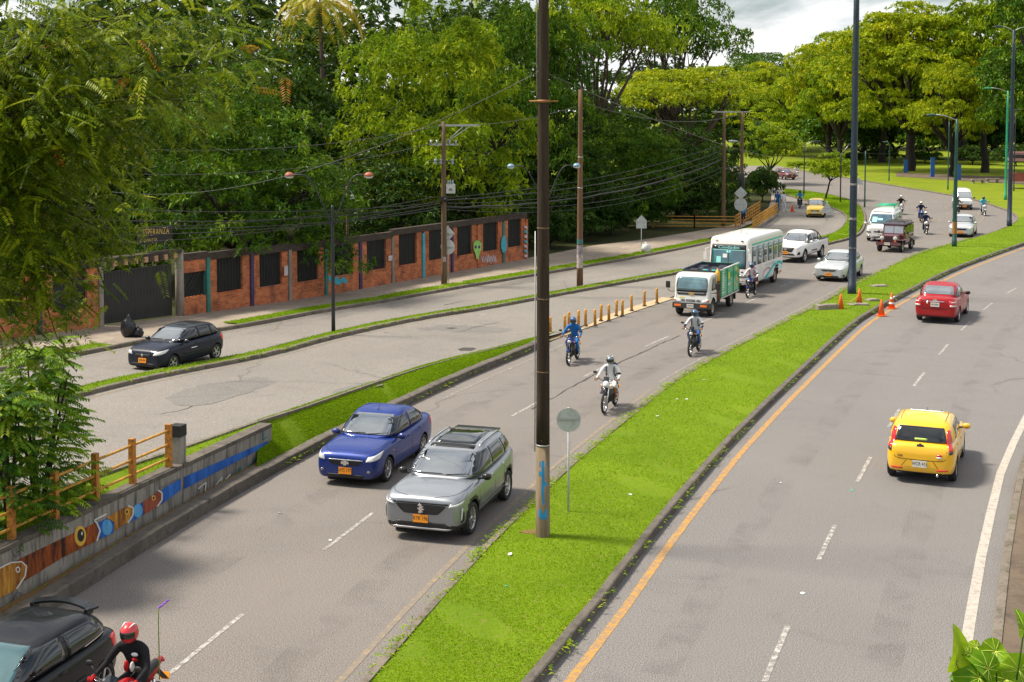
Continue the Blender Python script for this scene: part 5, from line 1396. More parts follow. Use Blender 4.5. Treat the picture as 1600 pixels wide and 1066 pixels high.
LION = [(-.15, -1), (.1, -.95), (.05, -.6), (.3, -.85), (.55, -.75), (.25, -.25), (.65, -.3), (.9, -.05), (.55, 0), (.35, .15), (.75, .45), (.5, .5), (.25, .4), (.3, .75), (.05, 1.0), (-.35, .95), (-.6, .6), (-.45, .5), (-.2, .55), (-.3, .1), (-.7, .2), (-.55, -.15), (-.25, -.3), (-.5, -.8)]
SUVS = dict(paint=SILVER, hw=.92, wr=.35, axles=(1.36, -1.315), wheel='alloy5d', arch=.06, clad=.40, ww=.22, wi=.12,
    st=[(2.21, .60, .36, .76, .85), (2.195, .75, .26, .85, .94), (2.10, .85, .23, .925, 1.00), (1.85, .905, .23, .98, 1.06), (1.36, .92, .23, 1.015, 1.10), (.95, .92, .23, 1.02, 1.11),
        (.3, .92, .23, 1.01, 1.07), (-.6, .92, .23, 1.04, 1.09), (-1.3, .92, .23, 1.08, 1.13), (-1.85, .88, .25, 1.10, 1.16), (-2.10, .80, .29, 1.06, 1.16), (-2.19, .68, .36, .95, 1.08), (-2.22, .52, .46, .80, .92)],
    cab=[(1.00, 1.02, 1.08, 1.22, -2.06, .865, 6), (1.24, 1.26, 1.28, .82, -1.98, .80, 6), (1.48, 1.53, 1.50, .36, -1.78, .705, 6), (1.585, 1.635, 1.60, .12, -1.64, .62, 5.5), (1.61, 1.665, 1.63, -.1, -1.4, .42, 4.5), (1.63, 1.672, 1.65, -.4, -1.1, .15, 3)],
    side=[[(.93, 1.09), (-.18, 1.11), (-.16, 1.53), (.42, 1.50)], [(-.24, 1.115), (-1.14, 1.15), (-1.02, 1.54), (-.22, 1.535)], [(-1.22, 1.16), (-1.86, 1.30), (-1.62, 1.47), (-1.10, 1.535)]],
    ws=(.715, 1.135, .575, 1.53), rw=(.66, 1.25, .56, 1.52),
    seams=[[(.86, 1.02), (.90, .7), (.80, .42)], [(-.21, 1.06), (-.24, .6), (-.22, .42)], [(-1.06, 1.1), (-1.04, .9), (-.86, .62), (-.82, .42)]],
    handles=[(-.05, .96), (-.92, .99)], handle_m=CHROME, mirror=(.68, 1.0, 1.09), mirror_m=BLACKP, roof=SILVER,
    patches=[('headlight', LAMP_DARK, [(2.12, .50, .78), (1.86, .86, .86), (1.62, .90, .985), (2.04, .56, .87)], DG, dict(nx=8, ny=4, off=.008, mirror=True)),
             ('headlight_lens', LAMP, [(2.12, .53, .79), (1.90, .84, .845), (1.84, .87, .89), (2.08, .56, .84)], DG, dict(nx=8, ny=2, off=.014, mirror=True)),
             ('running_light', LAMP, [(2.0, .80, .48), (1.97, .82, .50), (1.93, .84, .74), (1.98, .815, .74)], DG, dict(nx=1, ny=6, off=.014, mirror=True)),
             ('air_curtain', PLASTIC, [(1.98, .80, .42), (1.88, .87, .46), (1.88, .865, .66), (1.95, .82, .66)], DG, dict(nx=3, ny=4, off=.008, rnd=.3, mirror=True)),
             ('grille', PLASTIC, [(2.2, -.38, .61), (2.2, .38, .61), (2.2, .60, .82), (2.2, -.60, .82)], FWD, dict(nx=12, ny=6, off=.006, rnd=.22)),
             ('hood_edge', BLACKP, [(2.2, -.60, .835), (2.2, .60, .835), (2.2, .64, .865), (2.2, -.64, .865)], FWD, dict(nx=12, ny=1, off=.012)),
             ('bumper_intake', PLASTIC, [(2.2, -.62, .335), (2.2, .62, .335), (2.2, .56, .445), (2.2, -.56, .445)], FWD, dict(nx=12, off=.006, rnd=.1)),
             ('skid_plate', ALLOY, [(2.2, -.60, .275), (2.2, .60, .275), (2.2, .70, .325), (2.2, -.70, .325)], FWD, dict(nx=12, ny=2, off=.012)),
             ('sunroof', GLASS, [(-.05, -.50, 2), (-.05, .50, 2), (-1.25, .50, 2), (-1.25, -.50, 2)], (0, 0, -1), dict(nx=8, ny=8, off=.006, rnd=.12)),
             ('roof_panel', BLACKP, [(.16, -.53, 2), (.16, .53, 2), (-.01, .53, 2), (-.01, -.53, 2)], (0, 0, -1), dict(nx=8, ny=2, off=.005, rnd=.05)),
             ('tail_light', TAIL, [(-2.0, .80, .95), (-2.18, .3, .95), (-2.18, .3, 1.07), (-1.95, .82, 1.07)], DR, dict(nx=6, rnd=.1, mirror=True))],
    wiper=[((.16, 1.14), (.66, 1.16)), ((-.52, 1.14), (.05, 1.15))], fplate=(.515, 'KYK 196'), rplate=(.70, 'KYK 196'),
    lines=[('hood_seam', SEAM, [(1.1, .82, 2), (1.6, .80, 2), (1.98, .66, 2), (2.13, .3, 2)], (0, 0, -1), dict(wd=.014, off=.002, mirror=True)),
           ('sill_trim', CHROME, [(.86, .5, .47), (.3, .5, .45), (-.86, .5, .47)], (0, -1, 0), dict(wd=.03, off=.012, mirror=True)),
           ('window_trim', CHROME, [(.93, .5, 1.07), (-.2, .5, 1.095), (-1.1, .5, 1.13), (-1.9, .5, 1.28)], (0, -1, 0), dict(wd=.018, off=.005, mirror=True))])
def suv_extra(root, sh, S):
    p, n = sh.hit((2.3, 0, .735), FWD, .02); emblem(root, p, .105, CHROME, LION)
    for z in (.635, .665, .695, .725, .755, .785):
        sh.seam('grille_slat', TRIM, root, [(2.3, -.38 - (z - .6), z), (2.3, 0, z), (2.3, .38 + (z - .6), z)], FWD, .010, .014)
    for k in (1, -1):
        mb = MB(); P = [Vector(sh.hit((x, k * .60, 2), (0, 0, -1), .03)[0]) for x in np.linspace(.02, -1.5, 12)]
        P[0].z -= .03; P[-1].z -= .03
        mb.tube(P, .018, 6); mb.build('roof_rail', CHROME, root)
    zz = sh.hit((-1.55, 0, 2), (0, 0, -1))[0].z
    mb = MB(); mb.box((-1.70, 0, zz - .035), (.30, 1.08, .03)); mb.build('spoiler', BLACKP, root)
SUVS['extra'] = suv_extra

CLIO = dict(paint=NAVY, hw=.815, wr=.29, axles=(1.15, -1.32), wheel='alloy5', arch=.045, roof=BLACKP,
    st=[(1.88, .53, .30, .60, .67), (1.865, .66, .21, .68, .75), (1.78, .755, .18, .76, .83), (1.55, .80, .18, .825, .90), (1.15, .815, .18, .875, .955), (.75, .815, .18, .895, .99),
        (.1, .815, .18, .91, .97), (-.6, .815, .18, .93, .98), (-1.32, .81, .19, .94, 1.0), (-1.68, .77, .21, .94, 1.0), (-1.84, .71, .26, .90, .98), (-1.90, .6, .33, .80, .90), (-1.92, .46, .42, .68, .78)],
    cab=[(.88, .88, .92, 1.02, -1.74, .775, 6), (1.08, 1.10, 1.12, .66, -1.66, .715, 6), (1.30, 1.34, 1.33, .24, -1.44, .625, 5.5), (1.375, 1.415, 1.39, .02, -1.28, .54, 5), (1.40, 1.445, 1.41, -.2, -1.05, .34, 4), (1.42, 1.45, 1.42, -.4, -.8, .12, 3)],
    side=[[(.74, .965), (-.28, .98), (-.26, 1.34), (.28, 1.325)], [(-.36, .98), (-1.02, 1.0), (-.98, 1.33), (-.34, 1.34)], [(-1.08, 1.0), (-1.46, 1.06), (-1.30, 1.28), (-1.05, 1.325)]],
    ws=(.63, 1.0, .49, 1.355), rw=(.58, 1.08, .48, 1.34),
    seams=[[(.70, .9), (.72, .6), (.66, .3)], [(-.32, .95), (-.34, .5), (-.32, .27)], [(-1.04, .96), (-1.02, .78), (-.92, .55), (-.9, .3)]],
    handles=[(-.15, .83), (-.95, .86)], handle_m=PLASTIC, mirror=(.54, .885, .975),
    patches=[('headlight', LAMP, [(1.82, .38, .625), (1.56, .77, .70), (1.36, .79, .82), (1.76, .46, .76)], DG, dict(nx=8, ny=4, rnd=.25, off=.008, mirror=True)),
             ('grille', PLASTIC, [(2, -.34, .57), (2, .34, .57), (2, .34, .66), (2, -.34, .66)], FWD, dict(nx=8, off=.006, rnd=.2)),
             ('bumper_intake', PLASTIC, [(2, -.50, .24), (2, .50, .24), (2, .54, .34), (2, -.54, .34)], FWD, dict(nx=8, off=.006, rnd=.2)),
             ('side_moulding', PLASTIC, [(.62, .5, .52), (-.86, .5, .52), (-.86, .5, .58), (.62, .5, .58)], (0, -1, 0), dict(nx=8, ny=1, off=.012, mirror=True)),
             ('tail_light', TAIL, [(-1.66, .77, .70), (-1.86, .55, .70), (-1.80, .58, .98), (-1.60, .77, .98)], DR, dict(nx=4, rnd=.2, mirror=True))],
    wiper=[((.1, 1.01), (.58, 1.03)), ((-.48, 1.01), (.02, 1.02))], fplate=(.44, ''), rplate=(.6, ''),
    lines=[('hood_seam', SEAM, [(.95, .70, 2), (1.4, .66, 2), (1.72, .44, 2), (1.78, .2, 2)], (0, 0, -1), dict(wd=.012, off=.002, mirror=True))])
def clio_extra(root, sh, S):
    p, n = sh.hit((2, 0, .64), FWD, .02); emblem(root, p, .065, CHROME, [(0, -1), (.75, 0), (0, 1), (-.75, 0)])
    sh.patch('door_sticker', WHITE_INK, root, [(.18, .5, .66), (-.14, .5, .66), (-.14, .5, .69), (.18, .5, .69)], (0, -1, 0), nx=3, ny=1, off=.006)
CLIO['extra'] = clio_extra

HATCH = dict(paint=TAXI, hw=.845, wr=.30, axles=(1.22, -1.245), wheel='alloy7', arch=.05, cat='taxi',
    st=[(1.95, .56, .30, .60, .67), (1.935, .69, .21, .69, .765), (1.85, .785, .18, .775, .845), (1.63, .83, .18, .845, .92), (1.22, .845, .18, .895, .98), (.82, .847, .18, .915, 1.01),
        (.2, .847, .18, .925, .99), (-.6, .847, .18, .95, 1.00), (-1.25, .845, .19, .97, 1.03), (-1.65, .825, .21, .98, 1.03), (-1.88, .77, .25, .95, 1.03), (-1.965, .68, .30, .82, .93), (-1.99, .52, .40, .68, .76)],
    cab=[(.90, .90, .90, 1.06, -1.84, .80, 6.5), (1.12, 1.14, 1.16, .68, -1.745, .745, 6.5), (1.36, 1.39, 1.38, .22, -1.56, .665, 6), (1.455, 1.485, 1.46, .0, -1.43, .59, 5.5), (1.485, 1.525, 1.485, -.2, -1.2, .38, 4.5), (1.51, 1.53, 1.50, -.4, -.9, .12, 3)],
    side=[[(.78, .985), (-.26, 1.00), (-.24, 1.385), (.27, 1.375)], [(-.34, 1.00), (-1.16, 1.04), (-1.12, 1.36), (-.32, 1.39)]],
    ws=(.655, 1.03, .515, 1.415), rw=(.625, 1.02, .545, 1.365), rwr=.10,
    seams=[[(.74, .92), (.78, .60), (.72, .30)], [(-.30, .96), (-.32, .55), (-.30, .27)], [(-1.14, 1.0), (-1.12, .82), (-.98, .58), (-.94, .32)]],
    handles=[(-.12, .84), (-.98, .87)], mirror=(.56, .92, .99), mirror_m=TAXI,
    topseams=[[(-.02, .53), (-.7, .545), (-1.38, .53)]],
    patches=[('headlight', LAMP, [(1.87, .46, .645), (1.63, .80, .70), (1.41, .82, .845), (1.83, .52, .765)], DG, dict(nx=8, ny=4, rnd=.15, off=.008, mirror=True)),
             ('grille', PLASTIC, [(2, -.36, .545), (2, .36, .545), (2, .46, .665), (2, -.46, .665)], FWD, dict(nx=10, off=.006, rnd=.25)),
             ('tail_light', TAIL, [(-1.80, .79, .86), (-1.90, .655, .84), (-1.66, .63, 1.30), (-1.56, .72, 1.33)], (.86, -.5, 0), dict(nx=4, ny=8, off=.012, rnd=.18, mirror=True)),
             ('tail_light_base', GLASS, [(-1.83, .79, .80), (-1.92, .68, .79), (-1.88, .655, .87), (-1.78, .79, .88)], (.86, -.5, 0), dict(nx=4, ny=2, off=.013, rnd=.2, mirror=True)),
             ('plate_recess', TAXI, [(-2, .40, .44), (-2, -.40, .44), (-2, -.30, .60), (-2, .30, .60)], BACK, dict(nx=8, ny=3, off=.004, skirt=.0)),
             ('rear_reflector', TAIL, [(-1.9, .66, .375), (-1.97, .40, .375), (-1.97, .40, .41), (-1.9, .66, .41)], (.95, -.3, 0), dict(nx=4, ny=1, off=.010, mirror=True)),
             ('window_sticker', STICKER, [(-2, .17, 1.07), (-2, -.17, 1.07), (-2, -.17, 1.115), (-2, .17, 1.115)], BACK, dict(nx=4, ny=1, off=.012, rnd=.5)),
             ('badge_sticker', TAIL, [(-2, -.40, .735), (-2, -.52, .735), (-2, -.52, .785), (-2, -.40, .785)], BACK, dict(nx=2, ny=1, off=.008)),
             ('badge_sticker', WHITE_INK, [(-2, -.40, .69), (-2, -.52, .69), (-2, -.52, .73), (-2, -.40, .73)], BACK, dict(nx=2, ny=1, off=.008)),
             ('roof_sign_panel', WHITE_INK, [(-.36, .42, 2), (-.36, -.42, 2), (-.13, -.42, 2), (-.13, .42, 2)], (0, 0, -1), dict(nx=6, ny=2, off=.004, rnd=.15))],
    wiper=[((.10, 1.03), (.62, 1.06))], fplate=(.41, 'WCR 415'), rplate=(.52, 'WCR 415'), plate_m=PLATE_W, antenna=(-.02, .2),
    lines=[('tailgate_seam', SEAM, [(-2, .62, 1.0), (-2, .63, .86), (-2, .60, .66), (-2, .50, .625), (-2, 0, .615)], BACK, dict(wd=.014, off=.003, mirror=True)),
           ('bumper_seam', SEAM, [(-2, .44, .43), (-2, .33, .585), (-2, 0, .60)], BACK, dict(wd=.012, off=.006, mirror=True)),
           ('door_lettering', INK, [(.35, .5, .50), (-.15, .5, .50)], (0, -1, 0), dict(wd=.05, off=.003, mirror=True))])
def hatch_extra(root, sh, S):
    p, n = sh.hit((-2, 0, .96), BACK, .012); emblem(root, p, .085, TRIM, BOWTIE, -1)
    p, n = sh.hit((-2, .47, .70), BACK, .005); text_obj('SAIL', .075, TRIM, root, p, (R(90), 0, R(-90)), 'badge_lettering', .003)
    p, n = sh.hit((-.24, 0, 2), (0, 0, -1), .007); text_obj('WCR 415', .19, INK, root, p, (0, 0, R(-90)), 'roof_lettering', .001)
    mb = MB(); mb.tube([(-1.80, -.42, .27), (-2.0, -.42, .26)], .028, 8); mb.build('exhaust', CHROME, root)
HATCH['extra'] = hatch_extra

AVEO = dict(SAIL); AVEO.update(paint=REDP, hw=.855, axles=(1.28, -1.20), wheel='alloy5', wsm=WSCREEN, rwm=WSCREEN, glass=GLASS, mirror_m=BLACKP,
    st=[(2.10, .56, .30, .60, .67), (2.085, .69, .21, .69, .765), (2.00, .785, .18, .775, .845), (1.78, .83, .18, .845, .92), (1.30, .85, .18, .895, .98), (.88, .855, .18, .915, 1.01),
        (.2, .855, .18, .925, .99), (-.6, .855, .18, .96, 1.01), (-1.25, .85, .19, .99, 1.07), (-1.75, .83, .21, 1.01, 1.10), (-2.06, .79, .24, .98, 1.10), (-2.14, .72, .29, .90, 1.03), (-2.165, .58, .38, .74, .84)],
    rw=(.64, 1.13, .54, 1.415), rwr=.08,
    patches=[p for p in SAIL['patches'] if p[0] in ('headlight', 'grille', 'bumper_intake')] + [
        ('tail_light', TAIL, [(-1.95, .83, .70), (-2.13, .52, .70), (-2.12, .52, .95), (-1.92, .83, .95)], DR, dict(nx=5, ny=5, rnd=.15, off=.010, mirror=True)),
        ('tail_light_lens', TAIL_CLEAR, [(-1.97, .82, .72), (-2.13, .55, .72), (-2.13, .55, .78), (-1.97, .82, .78)], DR, dict(nx=4, ny=1, off=.016, mirror=True)),
        ('tail_light_lens', TAIL_CLEAR, [(-1.96, .82, .875), (-2.12, .60, .875), (-2.12, .60, .925), (-1.95, .82, .925)], DR, dict(nx=4, ny=1, off=.016, rnd=.3, mirror=True)),
        ('trunk_strip', CHROME, [(-2, .36, .90), (-2, -.36, .90), (-2, -.36, .925), (-2, .36, .925)], BACK, dict(nx=8, ny=1, off=.012)),
        ('plate_recess', REDP, [(-2, .34, .70), (-2, -.34, .70), (-2, -.36, .88), (-2, .36, .88)], BACK, dict(nx=6, ny=2, off=.004, skirt=0)),
        ('trunk_sticker', WHITE_INK, [(-2, .34, .815), (-2, .27, .815), (-2, .27, .865), (-2, .34, .865)], BACK, dict(nx=2, ny=1, off=.008, rnd=.8))],
    fplate=(.41, ''), rplate=(.785, ''), plate_m=PLATE_W,
    lines=[('bumper_seam', SEAM, [(-2, .80, .625), (-2, .4, .60), (-2, 0, .595)], BACK, dict(wd=.014, off=.003, mirror=True)),
           ('trunk_seam', SEAM, [(-2, .50, 1.02), (-2, .50, .9), (-2, .47, .66), (-2, .40, .64), (-2, 0, .635)], BACK, dict(wd=.014, off=.003, mirror=True)),
           ('bumper_lip', SEAM, [(-2, .7, .33), (-2, 0, .31)], BACK, dict(wd=.014, off=.003, mirror=True))])
def aveo_extra(root, sh, S):
    p, n = sh.hit((-2, 0, .955), BACK, .014); emblem(root, p, .095, CHROME, BOWTIE, -1)
    p, n = sh.hit((-2, .42, .955), BACK, .006); text_obj('AVEO', .07, CHROME, root, p, (R(90), 0, R(-90)), 'badge_lettering', .003)
AVEO['extra'] = aveo_extra

COROLLA = dict(SAIL); COROLLA.update(paint=PALE, hw=.88, axles=(1.36, -1.24), wheel='alloy5',
    st=[(x * 1.06, w * 1.04, zb, zs, zt - .01) for x, w, zb, zs, zt in SAIL['st']], cab=[(a * .98, b * .98, c * .98, d * 1.04, e * 1.06, h * 1.04, ex) for a, b, c, d, e, h, ex in SAIL['cab']],
    side=[[(x * 1.06, z * .98) for x, z in q] for q in SAIL['side']], ws=(.69, 1.01, .53, 1.385), rw=(.64, 1.08, .53, 1.39), fplate=(.40, ''), rplate=(.62, ''), mirror=(.66, .97, 1.0),
    patches=[('headlight', LAMP, [(2.14, .44, .64), (1.88, .84, .70), (1.64, .86, .83), (2.08, .54, .755)], DG, dict(nx=8, ny=4, rnd=.15, off=.008, mirror=True)),
             ('grille', TRIM, [(2, -.30, .56), (2, .30, .56), (2, .44, .66), (2, -.44, .66)], FWD, dict(nx=10, off=.006, rnd=.15)),
             ('bumper_intake', PLASTIC, [(2, -.58, .23), (2, .58, .23), (2, .50, .34), (2, -.50, .34)], FWD, dict(nx=10, off=.006, rnd=.15)),
             ('fog_light', PLASTIC, [(2.1, .66, .30), (1.98, .80, .30), (1.98, .80, .40), (2.1, .70, .40)], DG, dict(nx=3, ny=3, rnd=.5, off=.008, mirror=True)),
             ('tail_light', TAIL, [(-1.95, .80, .76), (-2.17, .55, .76), (-2.15, .55, .96), (-1.9, .80, .97)], DR, dict(nx=5, rnd=.2, mirror=True))],
    extra=lambda root, sh, S: emblem(root, sh.hit((2, 0, .63), FWD, .02)[0], .07, CHROME, [(math.cos(t) * 1.1, math.sin(t) * .75) for t in np.linspace(0, 6.28, 14)[:-1]]))
COROLLA.pop('antenna', None)
LOGAN = dict(SAIL); LOGAN.update(paint=PALE, wheel='steel', fplate=(.40, ''), rplate=(.62, ''), extra=lambda root, sh, S: None); LOGAN.pop('antenna', None)
SPARK = dict(HATCH); SPARK.update(paint=TAXI2, hw=.76, wheel='steel', axles=(1.12, -1.12), wr=.27,
    st=[(x * .90, w * .90, zb, zs * 1.0, zt * 1.0) for x, w, zb, zs, zt in HATCH['st']], cab=[(a, b, c, d * .90, e * .90, h * .90, ex) for a, b, c, d, e, h, ex in HATCH['cab']],
    side=[[(x * .90, z) for x, z in q] for q in HATCH['side']], ws=(.63, 1.02, .50, 1.43), rw=(.56, 1.02, .49, 1.36), mirror=(.48, .84, 1.03), mirror_m=PLASTIC, topseams=[], lines=[],
    patches=[('headlight', LAMP, [(1.68, .40, .62), (1.41, .72, .68), (1.26, .73, .79), (1.65, .41, .72)], DG, dict(nx=8, ny=4, rnd=.2, off=.008, mirror=True)),
             ('grille', PLASTIC, [(2, -.36, .55), (2, .36, .55), (2, .36, .64), (2, -.36, .64)], FWD, dict(nx=8, off=.006, rnd=.2)),
             ('bumper_intake', PLASTIC, [(2, -.56, .24), (2, .56, .24), (2, .56, .36), (2, -.56, .36)], FWD, dict(nx=8, off=.006)),
             ('tail_light', TAIL, [(-1.62, .71, .86), (-1.71, .59, .84), (-1.49, .57, 1.30), (-1.40, .65, 1.33)], (.86, -.5, 0), dict(nx=4, ny=6, off=.012, mirror=True))],
    fplate=(.46, ''), rplate=(.5, ''), plate_m=PLATE_W, extra=lambda root, sh, S: None); SPARK.pop('antenna', None)

# older black three-door at the lower edge of the picture: only its rear half and windscreen show
BLK = dict(CLIO); BLK.update(paint=BLACKP, roof=BLACKP, hw=.84, wheel='alloy5', fplate=(.44, ''), rplate=(.6, ''), glass=GLASS, wsm=GLASS_TEAL,  # windscreen's teal reflections are put into its glass colour
    side=[[(.74, .965), (-.40, .99), (-.38, 1.34), (.28, 1.325)], [(-.50, .99), (-1.46, 1.05), (-1.32, 1.29), (-.48, 1.34)]],
    seams=[[(.70, .9), (.72, .6), (.66, .3)], [(-.46, .95), (-.48, .5), (-.44, .27)]], handles=[(-.30, .84)],
    lines=CLIO['lines'] + [('window_trim', CHROME, [(.72, .5, .955), (-.4, .5, .975), (-1.45, .5, 1.035)], (0, -1, 0), dict(wd=.018, off=.006, mirror=True)),
                           ('roof_crease', SEAM, [(.0, .30, 2), (-1.1, .30, 2)], (0, 0, -1), dict(wd=.010, off=.001, mirror=True))])
def blk_extra(root, sh, S):
    P = []
    for y in np.linspace(-.56, .56, 13):
        P.append(Vector((-1.42 - .10 * (1 - (y / .56) ** 2), y, 1.435 - .05 * (y / .56) ** 2)))
    mb = MB()
    for a, b in zip(P, P[1:]): mb.bar(a, b, .20, .035)
    for k in (1, -1): mb.box((-1.38, k * .50, 1.36), (.16, .06, .10))
    mb.build('roof_spoiler', BLACKP, root)
BLK['extra'] = blk_extra

# ================================================================ pickup, vans, jeep, bus, truck
PICK = dict(paint=WHITEP, hw=.925, wr=.37, axles=(1.63, -1.455), wheel='alloy5', arch=.07, cat='pickup truck', ww=.24, wi=.13,
    st=[(2.58, .60, .42, .80, .90), (2.56, .76, .34, .90, 1.00), (2.46, .86, .30, .99, 1.06), (2.2, .91, .30, 1.04, 1.12), (1.63, .925, .32, 1.06, 1.16), (1.1, .925, .34, 1.08, 1.17),
        (.3, .925, .36, 1.09, 1.13), (-.6, .925, .38, 1.10, 1.13), (-.95, .925, .40, 1.14, 1.17), (-1.5, .925, .42, 1.15, 1.18), (-2.3, .92, .44, 1.15, 1.18), (-2.62, .90, .46, 1.14, 1.17), (-2.68, .84, .50, 1.08, 1.12)],
    cab=[(1.06, 1.08, 1.06, 1.42, -.86, .86, 7), (1.30, 1.32, 1.34, 1.02, -.80, .80, 7), (1.58, 1.62, 1.60, .56, -.70, .71, 6.5), (1.70, 1.75, 1.72, .32, -.62, .63, 6), (1.73, 1.785, 1.74, .1, -.5, .42, 5), (1.75, 1.79, 1.76, -.1, -.3, .15, 3)],
    side=[[(1.02, 1.18), (.16, 1.19), (.18, 1.62), (.60, 1.60)], [(.08, 1.19), (-.66, 1.21), (-.60, 1.61), (.10, 1.62)]],
    ws=(.76, 1.21, .62, 1.64), rw=(.62, 1.3, .56, 1.62),
    seams=[[(1.02, 1.1), (1.06, .75), (1.0, .45)], [(.12, 1.14), (.10, .6), (.12, .45)], [(-.74, 1.14), (-.74, .8), (-.80, .5)], [(-.92, 1.1), (-.92, .5)]],
    handles=[(.28, 1.0), (-.56, 1.02)], handle_m=WHITEP, mirror=(.86, 1.02, 1.18),
    patches=[('headlight', LAMP, [(2.48, .56, .86), (2.24, .86, .93), (2.05, .90, 1.03), (2.42, .60, .97)], DG, dict(nx=8, ny=4, off=.008, mirror=True)),
             ('grille', TRIM, [(2.6, -.40, .66), (2.6, .40, .66), (2.6, .56, .93), (2.6, -.56, .93)], FWD, dict(nx=10, ny=5, off=.008, rnd=.12)),
             ('bumper_intake', PLASTIC, [(2.6, -.62, .46), (2.6, .62, .46), (2.6, .50, .58), (2.6, -.50, .58)], FWD, dict(nx=10, off=.006, rnd=.1)),
             ('fog_light', PLASTIC, [(2.5, .64, .50), (2.35, .84, .52), (2.35, .84, .68), (2.45, .74, .68)], DG, dict(nx=4, ny=3, rnd=.4, off=.008, mirror=True)),
             ('cargo_bed', PLASTIC, [(-.98, -.80, 2), (-.98, .80, 2), (-2.58, .80, 2), (-2.58, -.80, 2)], (0, 0, -1), dict(nx=6, ny=6, off=.004, skirt=0)),
             ('tail_light', TAIL, [(-2.5, .90, .80), (-2.66, .78, .80), (-2.66, .78, 1.08), (-2.5, .90, 1.08)], DR, dict(nx=3, ny=4, off=.012, mirror=True)),
             ('side_decal', INK, [(.55, .5, .60), (-.45, .5, .58), (-.40, .5, .66), (.60, .5, .66)], (0, -1, 0), dict(nx=6, ny=1, off=.004, skirt=0, mirror=True))],
    wiper=[((.1, 1.22), (.62, 1.25))], fplate=(.62, ''), rplate=(.62, ''),
    lines=[('hood_seam', SEAM, [(1.3, .82, 2), (1.9, .80, 2), (2.36, .70, 2), (2.46, .4, 2)], (0, 0, -1), dict(wd=.014, off=.002, mirror=True))])
def pick_extra(root, sh, S):
    mb = MB(); mb.tube([(-.98, -.74, 1.12), (-1.04, -.70, 1.62), (-1.06, -.5, 1.72), (-1.06, .5, 1.72), (-1.04, .70, 1.62), (-.98, .74, 1.12)], .035, 8)
    for k in (1, -1): mb.tube([(-1.05, k * .66, 1.66), (-1.35, k * .72, 1.45), (-1.75, k * .76, 1.12)], .03, 8)
    mb.build('roll_bar', PLASTIC, root)
    for k in (1, -1):
        mb = MB(); mb.box((-1.78, k * .86, 1.20), (1.70, .10, .05)); mb.build('bed_rail', PLASTIC, root)
    p, n = sh.hit((2.6, 0, .82), FWD, .02); emblem(root, p, .09, CHROME, [(math.cos(t) * 1.1, math.sin(t) * .75) for t in np.linspace(0, 6.28, 14)[:-1]])
    for z in (.72, .78, .86):
        sh.seam('grille_slat', CHROME if z > .8 else PLASTIC, root, [(2.6, -.45, z), (2.6, 0, z), (2.6, .45, z)], FWD, .016, .02)
PICK['extra'] = pick_extra

